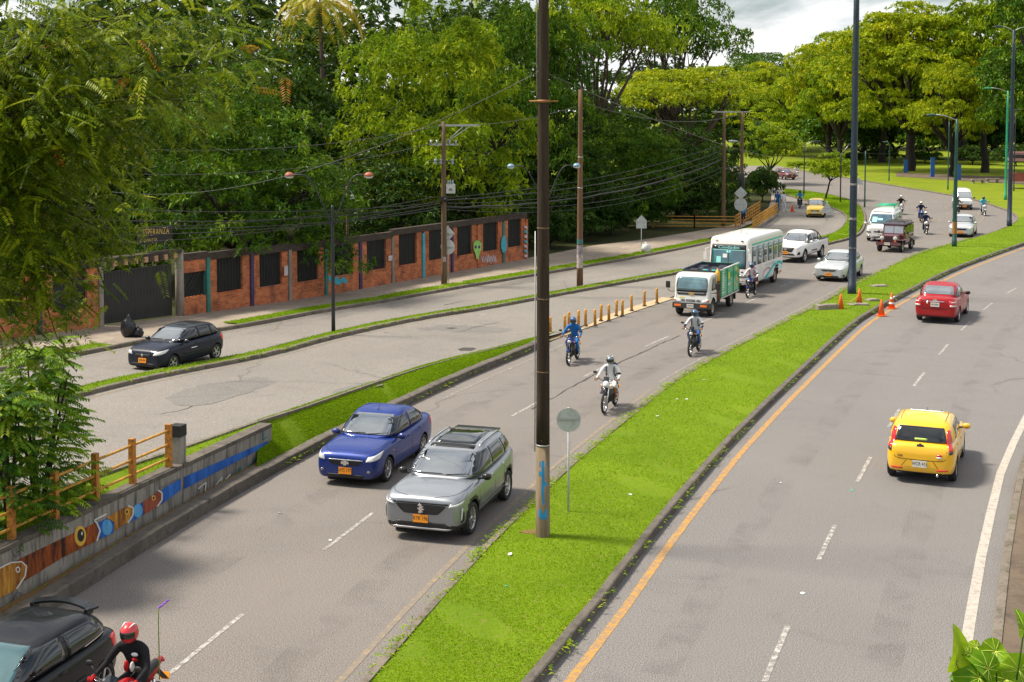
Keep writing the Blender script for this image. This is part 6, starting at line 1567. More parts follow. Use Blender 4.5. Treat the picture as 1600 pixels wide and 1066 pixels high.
VAN1 = dict(paint=WHITEP, hw=.96, wr=.32, axles=(1.75, -1.35), wheel='steel', arch=.05, cat='minibus', glass=GLASS_TEAL, wsm=glass('van_windscreen', (0.03, 0.06, 0.085), 1.7),
    st=[(2.52, .68, .34, .82, .92), (2.50, .82, .26, .92, 1.02), (2.42, .90, .22, 1.0, 1.10), (2.2, .945, .22, 1.06, 1.16), (1.75, .96, .22, 1.08, 1.14), (1.0, .96, .22, 1.08, 1.12),
        (0, .96, .22, 1.08, 1.12), (-1.0, .96, .22, 1.08, 1.12), (-1.8, .96, .22, 1.08, 1.12), (-2.4, .95, .24, 1.08, 1.12), (-2.55, .90, .28, 1.06, 1.10), (-2.6, .8, .36, 1.0, 1.04)],
    cab=[(1.04, 1.04, 1.04, 2.40, -2.54, .90, 9), (1.40, 1.40, 1.40, 2.08, -2.52, .865, 9), (1.85, 1.88, 1.86, 1.62, -2.46, .81, 8), (2.08, 2.12, 2.09, 1.34, -2.36, .74, 7), (2.17, 2.21, 2.17, 1.1, -2.1, .55, 6), (2.2, 2.24, 2.2, .8, -1.7, .2, 4)],
    side=[[(1.92, 1.22), (1.06, 1.22), (1.06, 1.84), (1.54, 1.84)], [(.98, 1.22), (-.1, 1.22), (-.1, 1.86), (.98, 1.86)], [(-.18, 1.22), (-1.2, 1.22), (-1.2, 1.86), (-.18, 1.86)], [(-1.28, 1.22), (-2.3, 1.22), (-2.25, 1.84), (-1.28, 1.86)]],
    ws=(.80, 1.24, .70, 1.88), rw=(.74, 1.26, .68, 1.86),
    seams=[[(1.02, 1.1), (1.02, .35)], [(-.14, 1.9), (-.14, .35)], [(2.0, 1.1), (1.98, .7)]], handles=[(1.2, .98)], handle_m=PLASTIC, mirror=(2.0, 1.06, 1.25), mirror_m=WHITEP,
    patches=[('headlight', LAMP_DARK, [(2.5, .56, .62), (2.3, .88, .64), (2.3, .88, .76), (2.5, .58, .75)], DG, dict(nx=6, ny=3, off=.01, rnd=.15, mirror=True)),
             ('grille', PLASTIC, [(2.5, -.40, .66), (2.5, -.06, .66), (2.5, -.06, .75), (2.5, -.40, .75)], FWD, dict(nx=6, ny=2, off=.01)),
             ('grille', PLASTIC, [(2.5, .06, .66), (2.5, .40, .66), (2.5, .40, .75), (2.5, .06, .75)], FWD, dict(nx=6, ny=2, off=.01)),
             ('bumper_intake', PLASTIC, [(2.5, -.46, .30), (2.5, .46, .30), (2.5, .46, .38), (2.5, -.46, .38)], FWD, dict(nx=8, ny=2, off=.01)),
             ('fog_light', LAMP_DARK, [(2.5, .62, .36), (2.38, .82, .36), (2.38, .82, .44), (2.5, .62, .44)], DG, dict(nx=3, ny=2, off=.01, rnd=.3, mirror=True)),
             ('roof_vent', PLASTIC, [(3, -.62, 1.985), (3, .62, 1.985), (3, .62, 2.035), (3, -.62, 2.035)], FWD, dict(nx=8, ny=1, off=.01)),
             ('route_card', CYAN_INK, [(3, -.58, 1.36), (3, -.26, 1.36), (3, -.26, 1.68), (3, -.58, 1.68)], FWD, dict(nx=3, ny=3, off=.014, skirt=0)),
             ('route_card', CYAN_INK, [(3, -.22, 1.48), (3, .12, 1.48), (3, .12, 1.60), (3, -.22, 1.60)], FWD, dict(nx=3, ny=2, off=.014, skirt=0)),
             ('tail_light', TAIL, [(-2.6, .90, .7), (-2.6, .75, .7), (-2.6, .75, 1.1), (-2.6, .90, 1.1)], BACK, dict(nx=2, ny=3, off=.01, mirror=True))],
    wiper=[((.1, 1.25), (.6, 1.32))], fplate=(.50, ''), rplate=(.6, ''), plate_m=PLATE_W)
def van1_extra(root, sh, S):
    mb = MB(); T = []
    for k in (1, -1): mb.tube([(-.1, k * .60, 2.10), (-.1, k * .62, 2.36), (-2.2, k * .62, 2.36), (-2.2, k * .60, 2.08)], .03, 6)
    for x in (-.1, -.6, -1.1, -1.6, -2.2): mb.tube([(x, -.62, 2.36), (x, .62, 2.36)], .028, 6)
    mb.build('roof_rack', mat('green_rack', (0.02, 0.36, 0.20), 0.5), root)
    for i, (c, x) in enumerate(((TAIL, -.1), (YEL_INK, -.5), (ORANGE_INK, -.9), (TAIL, -1.3), (YEL_INK, -1.7))):
        sh.patch('side_stripe', c, root, [(x, .5, .45), (x - .16, .5, .45), (x - .30, .5, 1.06), (x - .14, .5, 1.06)], (0, -1, 0), nx=2, ny=4, off=.005, skirt=0, mirror=True)
VAN1['extra'] = van1_extra

VAN2 = dict(VAN1); VAN2.update(hw=.76, wr=.27, axles=(1.05, -1.05), cat='van', wsm=WSCREEN,
    st=[(x * .70, w * .79, zb, zs * .86, zt * .86) for x, w, zb, zs, zt in VAN1['st']], cab=[(a * .86, b * .86, c * .86, d * .70, e * .70, h * .80, ex) for a, b, c, d, e, h, ex in VAN1['cab']],
    side=[[(x * .70, z * .86) for x, z in q] for q in VAN1['side']], ws=(.63, 1.08, .56, 1.62), rw=(.58, 1.1, .54, 1.6), seams=[], handles=[(.84, .85)], mirror=(1.4, .86, 1.1), mirror_m=PLASTIC,
    patches=[('headlight', LAMP, [(1.75, .42, .55), (1.6, .68, .56), (1.6, .68, .68), (1.75, .44, .68)], DG, dict(nx=4, ny=3, off=.01, rnd=.3, mirror=True)),
             ('bumper', TRIM, [(1.8, -.64, .24), (1.8, .64, .24), (1.8, .66, .52), (1.8, -.66, .52)], FWD, dict(nx=10, ny=3, off=.012, rnd=.08)),
             ('tail_light', TAIL, [(-1.8, .70, .6), (-1.8, .60, .6), (-1.8, .60, .9), (-1.8, .70, .9)], BACK, dict(nx=2, ny=3, off=.01, mirror=True))],
    wiper=[], fplate=(.36, ''), rplate=(.5, ''), plate_m=PLATE_O, extra=lambda r, s, S: None)

def xloft(st, n=24, e=7.0, mats=None, sub=1):
    """sections along x: (x, half width, z bottom, z top)"""
    rings = []
    for x, hw, zb, zt in st:
        zc, b = (zb + zt) / 2, (zt - zb) / 2; r = []
        for k in range(n):
            t = 2 * math.pi * (k + .5) / n; c, s = math.cos(t), math.sin(t)
            r.append(Vector((x if not callable(x) else x, hw * math.copysign(abs(c) ** (2 / e), c), zc + b * math.copysign(abs(s) ** (2 / e), s))))
        rings.append(r)
    return rings

def shear_front(rings, f):
    for r in rings:
        for p in r: p.x = f(p.x, p.y, p.z)
    return rings

def make_bus(label):
    root = thing('bus', label, 'bus')
    body_m = car_paint('bus_white_paint', (0.74, 0.73, 0.70), 0.0, 0.4, 0.10)
    st = [(3.58, 1.00, .55, 2.60), (3.54, 1.08, .42, 2.76), (3.42, 1.12, .36, 2.84), (3.1, 1.13, .34, 2.88), (2, 1.13, .34, 2.88), (0, 1.13, .34, 2.88), (-2, 1.13, .34, 2.88), (-3.1, 1.13, .36, 2.86), (-3.42, 1.12, .40, 2.80), (-3.54, 1.08, .46, 2.72), (-3.58, 1.0, .6, 2.6)]
    rings = xloft(st, 36, 15)
    rings = shear_front(rings, lambda x, y, z: x - max(0, (z - 1.0)) * .18 * max(0, (x - 1.8) / 1.8) - .10 * (y / 1.13) ** 2 * max(0, (x - 2.6)))
    cuts = []
    for x in (2.0, -2.0):
        for k in (1, -1): cuts.append(cyl_mesh(x, .82 if k > 0 else -1.4, 1.4 if k > 0 else -.82, .44, .52))
    body = evaluated(loft(rings, [body_m, PLASTIC]), 1, cuts)
    if len(body.materials) < 2: body.materials.append(PLASTIC)
    for p in body.polygons:
        p.use_smooth = True
        c = p.center
        p.material_index = 1 if (any((c.x - x) ** 2 + (c.z - .44) ** 2 < .525 ** 2 for x in (2, -2)) and abs(c.y) > .78) or p.normal.z < -.6 else 0
    try: body.set_sharp_from_angle(angle=R(40))
    except Exception: pass
    link('body', body, root); sh = Shell([body])
    for x in (2.0, -2.0):
        for k in (1, -1): add_wheel(root, x, k * .97, .42, .26, 'steel')
    ws = glass('bus_windscreen', (0.012, 0.075, 0.095), 1.8)
    sh.patch('windshield', ws, root, quad(.97, 1.30, .93, 2.42), FWD, 14, 8, .008, .10)
    sh.patch('windshield_frame', PLASTIC, root, quad(1.03, 1.24, .985, 2.50), FWD, 14, 8, .003, .10)
    sh.patch('destination_band', GLASS, root, quad(.93, 2.24, .91, 2.41), FWD, 12, 2, .014, .05)
    mb = MB(); a, b = sh.hit((3, 0, 1.3), FWD, .02)[0], sh.hit((3, 0, 2.22), FWD, .02)[0]; mb.bar(a, b, .02, .02); mb.build('windshield_divider', PLASTIC, root)
    sh.seam('sun_strip', CYAN_INK, root, [(3, -.92, 2.20), (3, 0, 2.20), (3, .92, 2.20)], FWD, .03, .016)
    p, n = sh.hit((3, 0, 2.33), FWD, .032); text_obj('Ciudadin', .22, CYAN_INK, root, p, (R(90) - .17, 0, R(90)), 'name_lettering', .003, sx=1.55).rotation_euler = (R(80), 0, R(90))
    sh.patch('route_card', CYAN_INK, root, [(3, -.68, 1.42), (3, -.42, 1.42), (3, -.42, 1.86), (3, -.68, 1.86)], FWD, 2, 3, .016, 0, 0)
    sh.patch('route_card', WHITE_INK, root, [(3, -.32, 1.80), (3, -.08, 1.80), (3, -.08, 2.0), (3, -.32, 2.0)], FWD, 2, 2, .016, 0, 0)
    sh.patch('route_number', CYAN_INK, root, [(3, -.14, 2.06), (3, .12, 2.06), (3, .12, 2.20), (3, -.14, 2.20)], FWD, 2, 2, .016, .5, 0)
    for k in (1, -1):
        for i in range(6):
            x1 = 2.70 - i * 1.02; x0 = x1 - .94
            if i == 0 and k < 0: x1 = 2.70
            w_ = sh.patch('side_window', GLASS_TEAL, root, [(x1, k * .6, 1.34), (x0, k * .6, 1.34), (x0, k * .6, 2.36), (x1, k * .6, 2.36)], (0, -k, 0), 4, 4, .008, .06)
            if i > 0:
                sh.patch('window_bar', WHITEP, root, [(x1 - .06, k * .6, 2.03), (x0 + .06, k * .6, 2.03), (x0 + .06, k * .6, 2.06), (x1 - .06, k * .6, 2.06)], (0, -k, 0), 2, 1, .016, 0, 0)
        sh.patch('side_band', TEAL_INK, root, [(2.72, k * .6, 2.42), (-3.3, k * .6, 2.42), (-3.3, k * .6, 2.50), (2.72, k * .6, 2.50)], (0, -k, 0), 12, 1, .005, 0, 0)
        # swooping stripes along the flank
        for mt, z0, dz, wd in ((TEAL_INK, .95, 0, .16), (CYAN_INK, .80, -.04, .08), (ORANGE_INK, .62, -.1, .07), (TAIL, .86, -.32, .05)):
            sh.seam('swoosh', mt, root, [(-3.45, k * .6, z0 - .05 + dz), (-2.7, k * .6, z0 + .12 + dz * 2), (-1.6, k * .6, z0 + .08 + dz * 3), (-.6, k * .6, z0 - .25 + dz), (.2, k * .6, z0 - .5 + dz * .2)] if mt is not TAIL else
                    [(-.9, k * .6, .80), (-.5, k * .6, .98), (.1, k * .6, .92), (.7, k * .6, .62)], (0, -k, 0), wd, .005)
        o = sh.hit((-1.2, k * .6, 1.22), (0, -k, 0), .006)[0]
        for q in range(9):
            mb = MB(); mb.box((.1 - q * .27, o.y, 1.16 + .01 * (q % 2)), (.17, .006, .12 + .03 * (q % 3))); mb.build('side_mark', CYAN_INK if q > 6 else ALLOY, root)
        # lamps
        sh.patch('headlight', LAMP_DARK, root, [(3.4, k * .58, .80), (3.3, k * .98, .82), (3.3, k * .96, .96), (3.4, k * .60, .92)], (-.85, -.5 * k, 0), 6, 3, .01, .2)
        sh.patch('tail_light', TAIL, root, [(-3.4, k * .95, .8), (-3.5, k * .8, .8), (-3.5, k * .8, 1.2), (-3.4, k * .95, 1.2)], (1, -.2 * k, 0), 3, 4, .01, .2)
        mb = MB(); mb.tube([(3.25, k * 1.06, 2.3), (3.55, k * 1.22, 2.25), (3.55, k * 1.26, 2.05)], .022, 6); mb.box((3.56, k * 1.27, 1.88), (.10, .16, .38)); mb.build('side_mirror', [WHITEP], root)
    sh.patch('grille', PLASTIC, root, quad(.46, .66, .50, .80), FWD, 8, 3, .008, .2)
    sh.patch('bumper_intake', PLASTIC, root, quad(.80, .44, .84, .54), FWD, 8, 2, .008, .2)
    sh.seam('bumper_seam', SEAM, root, [(3.5, -.95, .62), (3.5, 0, .60), (3.5, .95, .62)], FWD, .02, .004)
    sh.patch('rear_window', GLASS_TEAL, root, quadr(.85, 1.5, .82, 2.3), BACK, 8, 4, .008, .1)
    mb = MB(); mb.box((1.2, 0, 2.90), (.75, .65, .07)); mb.build('roof_hatch', body_m, root)
    for k in (1, -1):
        mb = MB(); p = sh.hit((3.2, k * .72, 3), (0, 0, -1))[0]; mb.ball(p, (.06, .09, .03), 8); mb.build('marker_light', AMBER if k < 0 else INK, root)
    for (a, b) in (((.1, 1.34), (.66, 1.55)), ((-.8, 1.34), (-.2, 1.52))):
        pa, pb = sh.hit((3, a[0], a[1]), FWD, .03)[0], sh.hit((3, b[0], b[1]), FWD, .03)[0]
        mb = MB(); mb.tube([pa, pb], [.018, .01], 5); mb.build('wiper', PLASTIC, root)
    plate(root, sh, 3.5, .52, '', PLATE_W, 1)
    return root

def make_truck(label):
    root = thing('cargo_truck', label, 'truck')
    cab_m = car_paint('truck_cream_paint', (0.66, 0.66, 0.63), 0.0, 0.45, 0.2)
    # cab occupies x 1.25 .. 2.85
    st = [(2.86, .78, .70, 1.70), (2.84, .86, .60, 1.92), (2.76, .905, .55, 2.04), (2.5, .92, .52, 2.10), (2.0, .92, .52, 2.12), (1.5, .915, .52, 2.10), (1.32, .90, .54, 2.06), (1.26, .84, .6, 1.98)]
    rings = shear_front(xloft(st, 36, 14), lambda x, y, z: x - max(0, z - 1.22) * .34 * max(0, (x - 1.9)) - .06 * (y / .9) ** 2 * max(0, x - 2.2))
    cut = [cyl_mesh(2.10, .62 if k > 0 else -1.2, 1.2 if k > 0 else -.62, .42, .50) for k in (1, -1)]
    body = evaluated(loft(rings, [cab_m, PLASTIC]), 1, cut)
    if len(body.materials) < 2: body.materials.append(PLASTIC)
    for p in body.polygons:
        p.use_smooth = True; c = p.center
        p.material_index = 1 if ((c.x - 2.1) ** 2 + (c.z - .42) ** 2 < .505 ** 2 and abs(c.y) > .55) or p.normal.z < -.6 else 0
    try: body.set_sharp_from_angle(angle=R(40))
    except Exception: pass
    link('cab', body, root); sh = Shell([body])
    ws = glass('truck_windscreen', (0.05, 0.11, 0.13), 2.0)
    sh.patch('windshield', ws, root, quad(.80, 1.30, .72, 1.96), FWD, 12, 6, .01, .12)
    sh.patch('windshield_frame', PLASTIC, root, quad(.84, 1.22, .755, 2.00), FWD, 12, 6, .004, .10)
    sh.patch('cowl_panel', TRIM, root, quad(.72, 1.08, .78, 1.22), FWD, 10, 2, .010, .12)
    p, n = sh.hit((3, 0, 1.14), FWD, .028); emblem(root, p, .14, GOLD, BOWTIE)
    for y0, y1 in ((-.52, -.34), (-.28, .20), (.26, .46)):
        sh.patch('grille', PLASTIC, root, [(3, y0, .77), (3, y1, .77), (3, y1, .80), (3, y0, .80)], FWD, 3, 1, .01)
        sh.patch('grille', PLASTIC, root, [(3, y0, .83), (3, y1, .83), (3, y1, .86), (3, y0, .86)], FWD, 3, 1, .01)
    sh.patch('hood_sticker', YEL_INK, root, [(3, -.60, .93), (3, -.36, .93), (3, -.36, .985), (3, -.60, .985)], FWD, 2, 1, .008, 0, 0)
    for k in (1, -1):
        sh.patch('headlight', LAMP, root, [(2.8, k * .52, .72), (2.7, k * .88, .72), (2.7, k * .88, .95), (2.8, k * .55, .82)], (-.85, -.5 * k, 0), 6, 3, .012, .15)
        sh.patch('headlight_indicator', AMBER, root, [(2.76, k * .74, .78), (2.7, k * .86, .78), (2.7, k * .86, .90), (2.76, k * .76, .86)], (-.85, -.5 * k, 0), 3, 2, .018, .2)
        sh.patch('side_window', GLASS, root, [(2.44, k * .5, 1.28), (1.62, k * .5, 1.28), (1.66, k * .5, 1.92), (2.22, k * .5, 1.92)], (0, -k, 0), 5, 5, .008, .12)
        for ln in ([(2.58, k * .5, 1.3), (2.56, k * .5, .95)], [(1.52, k * .5, 1.98), (1.50, k * .5, .62)], [(2.58, k * .5, .95), (2.2, k * .5, .93), (1.5, k * .5, .93)]):
            sh.seam('door_seam', SEAM, root, ln, (0, -k, 0), .018, .003)
        mb = MB(); o = sh.hit((1.7, k * .5, 1.12), (0, -k, 0), .012)[0]; mb.ball(o, (.09, .02, .025), 8); mb.build('door_handle', PLASTIC, root)
    # arms with mirrors
    for k in (1, -1):
        mb = MB(); mb.tube([(2.42, k * .88, 1.18), (2.52, k * 1.14, 1.18), (2.55, k * 1.28, 1.24), (2.55, k * 1.28, 1.38)], .016, 6); mb.box((2.56, k * 1.28, 1.52), (.09, .20, .32)); mb.build('side_mirror', PLASTIC, root)
    mb = MB(); mb.box((2.84, 0, .56), (.20, 1.86, .26)); mb.box((2.60, .90, .56), (.4, .07, .26)); mb.box((2.60, -.90, .56), (.4, .07, .26)); mb.build('front_bumper', TRIM, root)
    for k in (1, -1):
        mb = MB(); mb.box((2.95, k * .66, .58), (.03, .34, .11)); mb.build('bumper_indicator', AMBER, root)
    mb = MB(); mb.box((2.955, -.02, .56), (.014, .34, .17)); o = mb.build('license_plate', PLATE_W, root)
    plate_marks(o, '', 1, (2.957, -.02, .56))
    # chassis
    mb = MB()
    for k in (1, -1): mb.box((-.6, k * .38, .62), (4.4, .08, .16))
    for x in (-2.4, -1.2, 0, 1.0): mb.box((x, 0, .62), (.08, .76, .12))
    mb.box((.35, .55, .55), (.7, .3, .3)); mb.box((.35, -.55, .55), (.55, .3, .3)); mb.tube([(-1.45, -.75, .42), (-1.45, .75, .42)], .07, 8)
    mb.build('chassis', PLASTIC, root)
    for x in (2.10, -1.45):
        for k in (1, -1): add_wheel(root, x, k * .80, .40, .24, 'steel')
    # cargo box: floor, sides of tall panels, open top
    bx0, bx1, by, bz0, bz1 = -2.6, 1.02, .98, .78, 2.14
    mb = MB(); mb.box(((bx0 + bx1) / 2, 0, bz0 - .05), (bx1 - bx0, 2 * by - .06, .10)); mb.build('cargo_floor', TRIM, root)
    for k in (1, -1):
        mb = MB(); mb.box(((bx0 + bx1) / 2, k * by, (bz0 + bz1) / 2), (bx1 - bx0, .05, bz1 - bz0)); side = mb.build('cargo_side', GREENP, root)
        for i in range(4):
            x = bx0 + .03 + (bx1 - bx0 - .06) * i / 3
            mb = MB(); mb.box((x, k * (by + .035), (bz0 + bz1) / 2), (.05, .03, bz1 - bz0 - .02)); mb.build('side_post', mat('green_post', (.004, .25, .12), .5), side)
        mb = MB(); mb.box(((bx0 + bx1) / 2, k * by, bz1 + .025), (bx1 - bx0 + .02, .09, .05)); mb.build('top_rail', PALE, side)
        mb = MB(); mb.box(((bx0 + bx1) / 2, k * (by + .03), bz0 - .06), (bx1 - bx0, .02, .07)); mb.build('reflective_strip', PALE, side)
        f = 1 if k > 0 else -1
        rz = R(180) if k > 0 else 0
        yy = k * (by + .028)
        # print on the panels
        mb = MB(); mb.box((.55, yy, 1.62), (.30, .008, 1.02)); mb.build('panel_print', WHITE_INK, side)
        for q in range(8):
            mb = MB(); mb.box((.55 + (.02 if q % 2 else -.02), yy + k * .005, 1.18 + q * .125), (.16 if q % 3 else .20, .006, .075)); mb.build('panel_mark', GREENP, side)
        for q in range(5):
            mb = MB(); mb.box((-.40 - q * .085, yy, 1.26 + (.03 if q % 2 else 0)), (.05, .006, .10 + .05 * (q % 2))); mb.build('panel_mark', WHITE_INK, side)
            mb = MB(); mb.box((.70 - q * .075, yy, .98), (.045, .006, .08)); mb.build('panel_mark', WHITE_INK, side)
        mb = MB(); fr = Matrix.Translation((-.55, yy, 1.72)) @ Matrix.Rotation(R(90), 4, 'X'); mb.prism([(math.cos(t) * .15, math.sin(t) * .20) for t in np.linspace(0, 6.28, 15)[:-1]], .012, fr); mb.build('panel_logo', YEL_INK, side)
        for zz, xx in ((1.95, -1.95), (1.5, -2.0), (1.1, -1.95), (1.75, -2.35), (1.3, -2.3)):
            mb = MB(); fr = Matrix.Translation((xx, yy, zz)) @ Matrix.Rotation(R(90), 4, 'X'); mb.prism([(-.10, -.08), (.02, -.12), (.12, -.02), (.06, .12), (-.06, .09)], .012, fr); mb.build('panel_logo', ORANGE_INK if zz != 1.95 else YEL_INK, side)
    for x in (bx0, bx1):
        mb = MB(); mb.box((x, 0, (bz0 + bz1) / 2 + .0), (.05, 2 * by - .06, bz1 - bz0 - .02)); mb.build('cargo_end', GREENP if x < 0 else TRIM, root)
    mb = MB()
    for i in range(7):
        for j in range(4): mb.box((-2.3 + i * .5, -.72 + j * .48, 1.70 + .06 * ((i * 7 + j * 5) % 4)), (.52, .50, .30), Matrix.Rotation(.2 * ((i + j) % 3 - 1), 3, 'Y'))
    mb.build('dark_tarp_fill', mat('dark_cargo_fill', (.012, .016, .03), .6, var=.4), root)  # dark tarp load added so the open box reads dark inside
    for k in (1, -1): mb = MB(); mb.box(((bx0 + bx1) / 2, k * (by - .04), (bz0 + bz1) / 2), (bx1 - bx0 - .1, .02, bz1 - bz0 - .02)); mb.build('side_dark_sheet', MATS['dark_cargo_fill'], root)  # sheets added over the green inner faces, painting the dim interior dark
    mb = MB(); mb.box((bx0 + .04, 0, (bz0 + bz1) / 2), (.02, 2 * by - .14, bz1 - bz0 - .04)); mb.build('end_dark_sheet', MATS['dark_cargo_fill'], root)  # same added dark sheet across the rear end
    for x, y in ((.7, .55), (.72, .1)): mb = MB(); mb.ball((x, y, 2.02), (.20, .22, .12), 10); mb.build('load_bundle', TEAL_INK, root)
    mb = MB(); mb.lathe([(.10, 0), (.125, .04), (.125, .42), (.09, .50), (.045, .53), (.045, .62), (.0, .63)], (1.14, .86, 1.62), (0, 0, 1), 12); mb.build('gas_cylinder', mat('cylinder_yellow', (.72, .36, .02), .45, var=.15), root)
    mb = MB(); mb.box((1.12, .86, 1.15), (.16, .26, .92)); mb.build('rack_post', mat('rusty_steel', (.14, .075, .04), .8, var=.4, vscale=5), root)
    for k in (1, -1):
        mb = MB(); mb.box((-2.05, k * .80, .52), (.03, .34, .42)); mb.build('mud_flap', PLASTIC, root)
    return root

def make_jeep(label):
    root = thing('jeep', label, 'jeep')
    J = MAROON
    def bevbox(name, c, s, m, b=.03, taper=None, parent=root):
        bm = bmesh.new(); bmesh.ops.create_cube(bm, size=1.0)
        for v in bm.verts:
            v.co = Vector((v.co.x * s[0], v.co.y * s[1], v.co.z * s[2]))
            if taper and v.co.z > 0: v.co.x *= taper[0]; v.co.y *= taper[1]
        bmesh.ops.bevel(bm, geom=bm.edges[:], offset=b, segments=2, profile=.6, affect='EDGES')
        for v in bm.verts: v.co += Vector(c)
        me = bpy.data.meshes.new(name); bm.to_mesh(me); bm.free(); me.materials.append(m)
        return link(name, me, parent)
    bevbox('body', (-.55, 0, .78), (2.5, 1.46, .60), J, .05)
    bevbox('hood', (1.15, 0, .92), (1.15, 1.10, .36), J, .06, (1, .92))
    bevbox('grille_panel', (1.74, 0, .82), (.07, 1.12, .52), J, .02)
    for i in range(7):
        mb = MB(); mb.box((1.782, -.21 + i * .07, .84), (.012, .035, .34)); mb.build('grille_slot', INK, root)
    for k in (1, -1):
        mb = MB(); mb.lathe([(.135, 0), (.135, .03), (.11, .045), (0, .055)], (1.775, k * .42, .92), (1, 0, 0), 16); mb.build('headlight', LAMP, root)
        mb = MB(); mb.lathe([(.05, 0), (.05, .02), (0, .03)], (1.775, k * .42, .72), (1, 0, 0), 10); mb.build('indicator', AMBER, root)
        bevbox('front_fender', (1.32, k * .70, .80), (1.0, .34, .06), J, .025)
        bevbox('fender_skirt', (.86, k * .70, .66), (.07, .32, .30), J, .02)
        bevbox('rear_fender', (-1.22, k * .76, .80), (.95, .10, .07), J, .02)
        mb = MB(); mb.box((.02, k * .755, .46), (1.5, .16, .05)); mb.build('running_board', PLASTIC, root)
        bevbox('door', (.12, k * .742, .84), (.80, .03, .50), J, .01)
        mb = MB(); mb.box((.15, k * .76, .90), (.10, .02, .03)); mb.build('door_handle', CHROME, root)
        mb = MB(); mb.tube([(.52, k * .76, 1.12), (.60, k * .88, 1.15)], .012, 5); mb.box((.61, k * .93, 1.2), (.04, .12, .18)); mb.build('side_mirror', PLASTIC, root)
        mb = MB(); mb.box((-.95, k * .70, 1.36), (1.55, .02, .50)); mb.build('side_window', GLASS, root)
        mb = MB()
        for x in (-.12, -.95, -1.76): mb.box((x, k * .70, 1.36), (.06, .045, .54))
        mb.box((-.92, k * .70, 1.10), (1.72, .045, .06)); mb.build('window_post', J, root)
        mb = MB(); mb.box((.15, k * .70, 1.34), (.52, .015, .44)); mb.build('front_side_window', GLASS, root)
    fr = MB(); tilt = Matrix.Rotation(R(-12), 3, 'Y')
    for c, s in (((0, .64, 0), (.06, .07, .58)), ((0, -.64, 0), (.06, .07, .58)), ((0, 0, .27), (.06, 1.35, .07)), ((0, 0, -.26), (.06, 1.35, .07)), ((0, 0, 0), (.04, .03, .5))):
        fr.box(Vector((.50, 0, 1.36)) + tilt @ Vector(c), s, tilt)
    fr.build('windshield_frame', J, root)
    mb = MB(); mb.box((.50, 0, 1.36), (.02, 1.26, .48), tilt); mb.build('windshield', WSCREEN, root)
    bevbox('roof', (-.70, 0, 1.70), (2.36, 1.44, .10), mat('dark_canvas_top', (.05, .045, .06), .7, var=.2), .04)
    mb = MB()
    for k in (1, -1): mb.tube([(.2, k * .6, 1.76), (.2, k * .6, 1.86), (-1.7, k * .6, 1.86), (-1.7, k * .6, 1.76)], .02, 5)
    for x in (.2, -.4, -1.0, -1.7): mb.tube([(x, -.6, 1.86), (x, .6, 1.86)], .018, 5)
    mb.build('roof_rack', TRIM, root)
    mb = MB(); mb.box((1.90, 0, .56), (.12, 1.55, .17)); mb.build('front_bumper', mat('jeep_bumper', (.12, .05, .05), .5), root)
    mb = MB(); mb.box((1.97, -.05, .57), (.012, .34, .16)); o = mb.build('license_plate', PLATE_W, root); plate_marks(o, '', 1, (1.971, -.05, .57))
    bevbox('chassis', (0, 0, .50), (3.4, .7, .14), PLASTIC, .02)
    mb = MB(); mb.box((-1.85, 0, 1.38), (.02, 1.2, .44)); mb.build('rear_window', GLASS, root)
    for k in (1, -1):
        mb = MB(); mb.box((-1.815, k * .6, .85), (.03, .12, .16)); mb.build('tail_light', TAIL, root)
        mb = MB(); mb.box((-1.62, k * .72, .40), (.02, .26, .36)); mb.build('mud_flap', PLASTIC, root)
    for x in (1.25, -1.2):
        for k in (1, -1): add_wheel(root, x, k * .70, .36, .20, 'steel')
    mb = MB(); mb.tube([(1.25, -.6, .38), (1.25, .6, .38)], .05, 6); mb.tube([(-1.2, -.6, .38), (-1.2, .6, .38)], .05, 6); mb.build('axle', PLASTIC, root)
    return root

# ================================================================ people
SKIN = mat('skin', (0.30, 0.14, 0.075), 0.55, var=0.12)
def cloth(name, c, v=0.18):
    if name in MATS: return MATS[name]
    M = NM(name); p = M.coord('Object')
    n = M.noise(p, 7, 5, 0.6, 0.6)
    M.set(color=M.mix(M.ramp(n, [(0.3, 0), (0.7, 1)]), tuple(x * (1 - v) for x in c), tuple(min(1, x * (1 + v)) for x in c)), rough=0.85, spec=0.2)
    M.bump(M.noise(p, 11, 4, 0.6, 0.8), 0.5, 0.03)
    MATS[name] = M.m; return M.m
C_WHITE = cloth('white_cotton', (0.62, 0.62, 0.64)); C_BLUE = cloth('blue_cotton', (0.02, 0.13, 0.36)); C_DENIM = cloth('denim', (0.03, 0.10, 0.27))
C_BLACK = cloth('black_cloth', (0.012, 0.012, 0.015)); C_NAVY = cloth('navy_cloth', (0.014, 0.026, 0.07)); C_CYAN = cloth('cyan_cloth', (0.06, 0.42, 0.55))
C_GREY = cloth('grey_cloth', (0.10, 0.11, 0.12)); C_RED = cloth('red_cloth', (0.38, 0.015, 0.02)); C_SKY = cloth('sky_blue_shirt', (0.05, 0.28, 0.62)); C_TAN = cloth('tan_shoe', (0.33, 0.22, 0.12))
def helmet_paint(n, c): return car_paint(n, c, 0.1, 0.3, 0.0)
H_GREY = helmet_paint('helmet_grey', (0.12, 0.15, 0.17)); H_BLUE = helmet_paint('helmet_blue', (0.03, 0.09, 0.22)); H_BLACK = helmet_paint('helmet_black', (0.012, 0.013, 0.016))
H_WHITE = helmet_paint('helmet_white', (0.65, 0.65, 0.65)); H_RED = helmet_paint('helmet_red', (0.55, 0.02, 0.03))

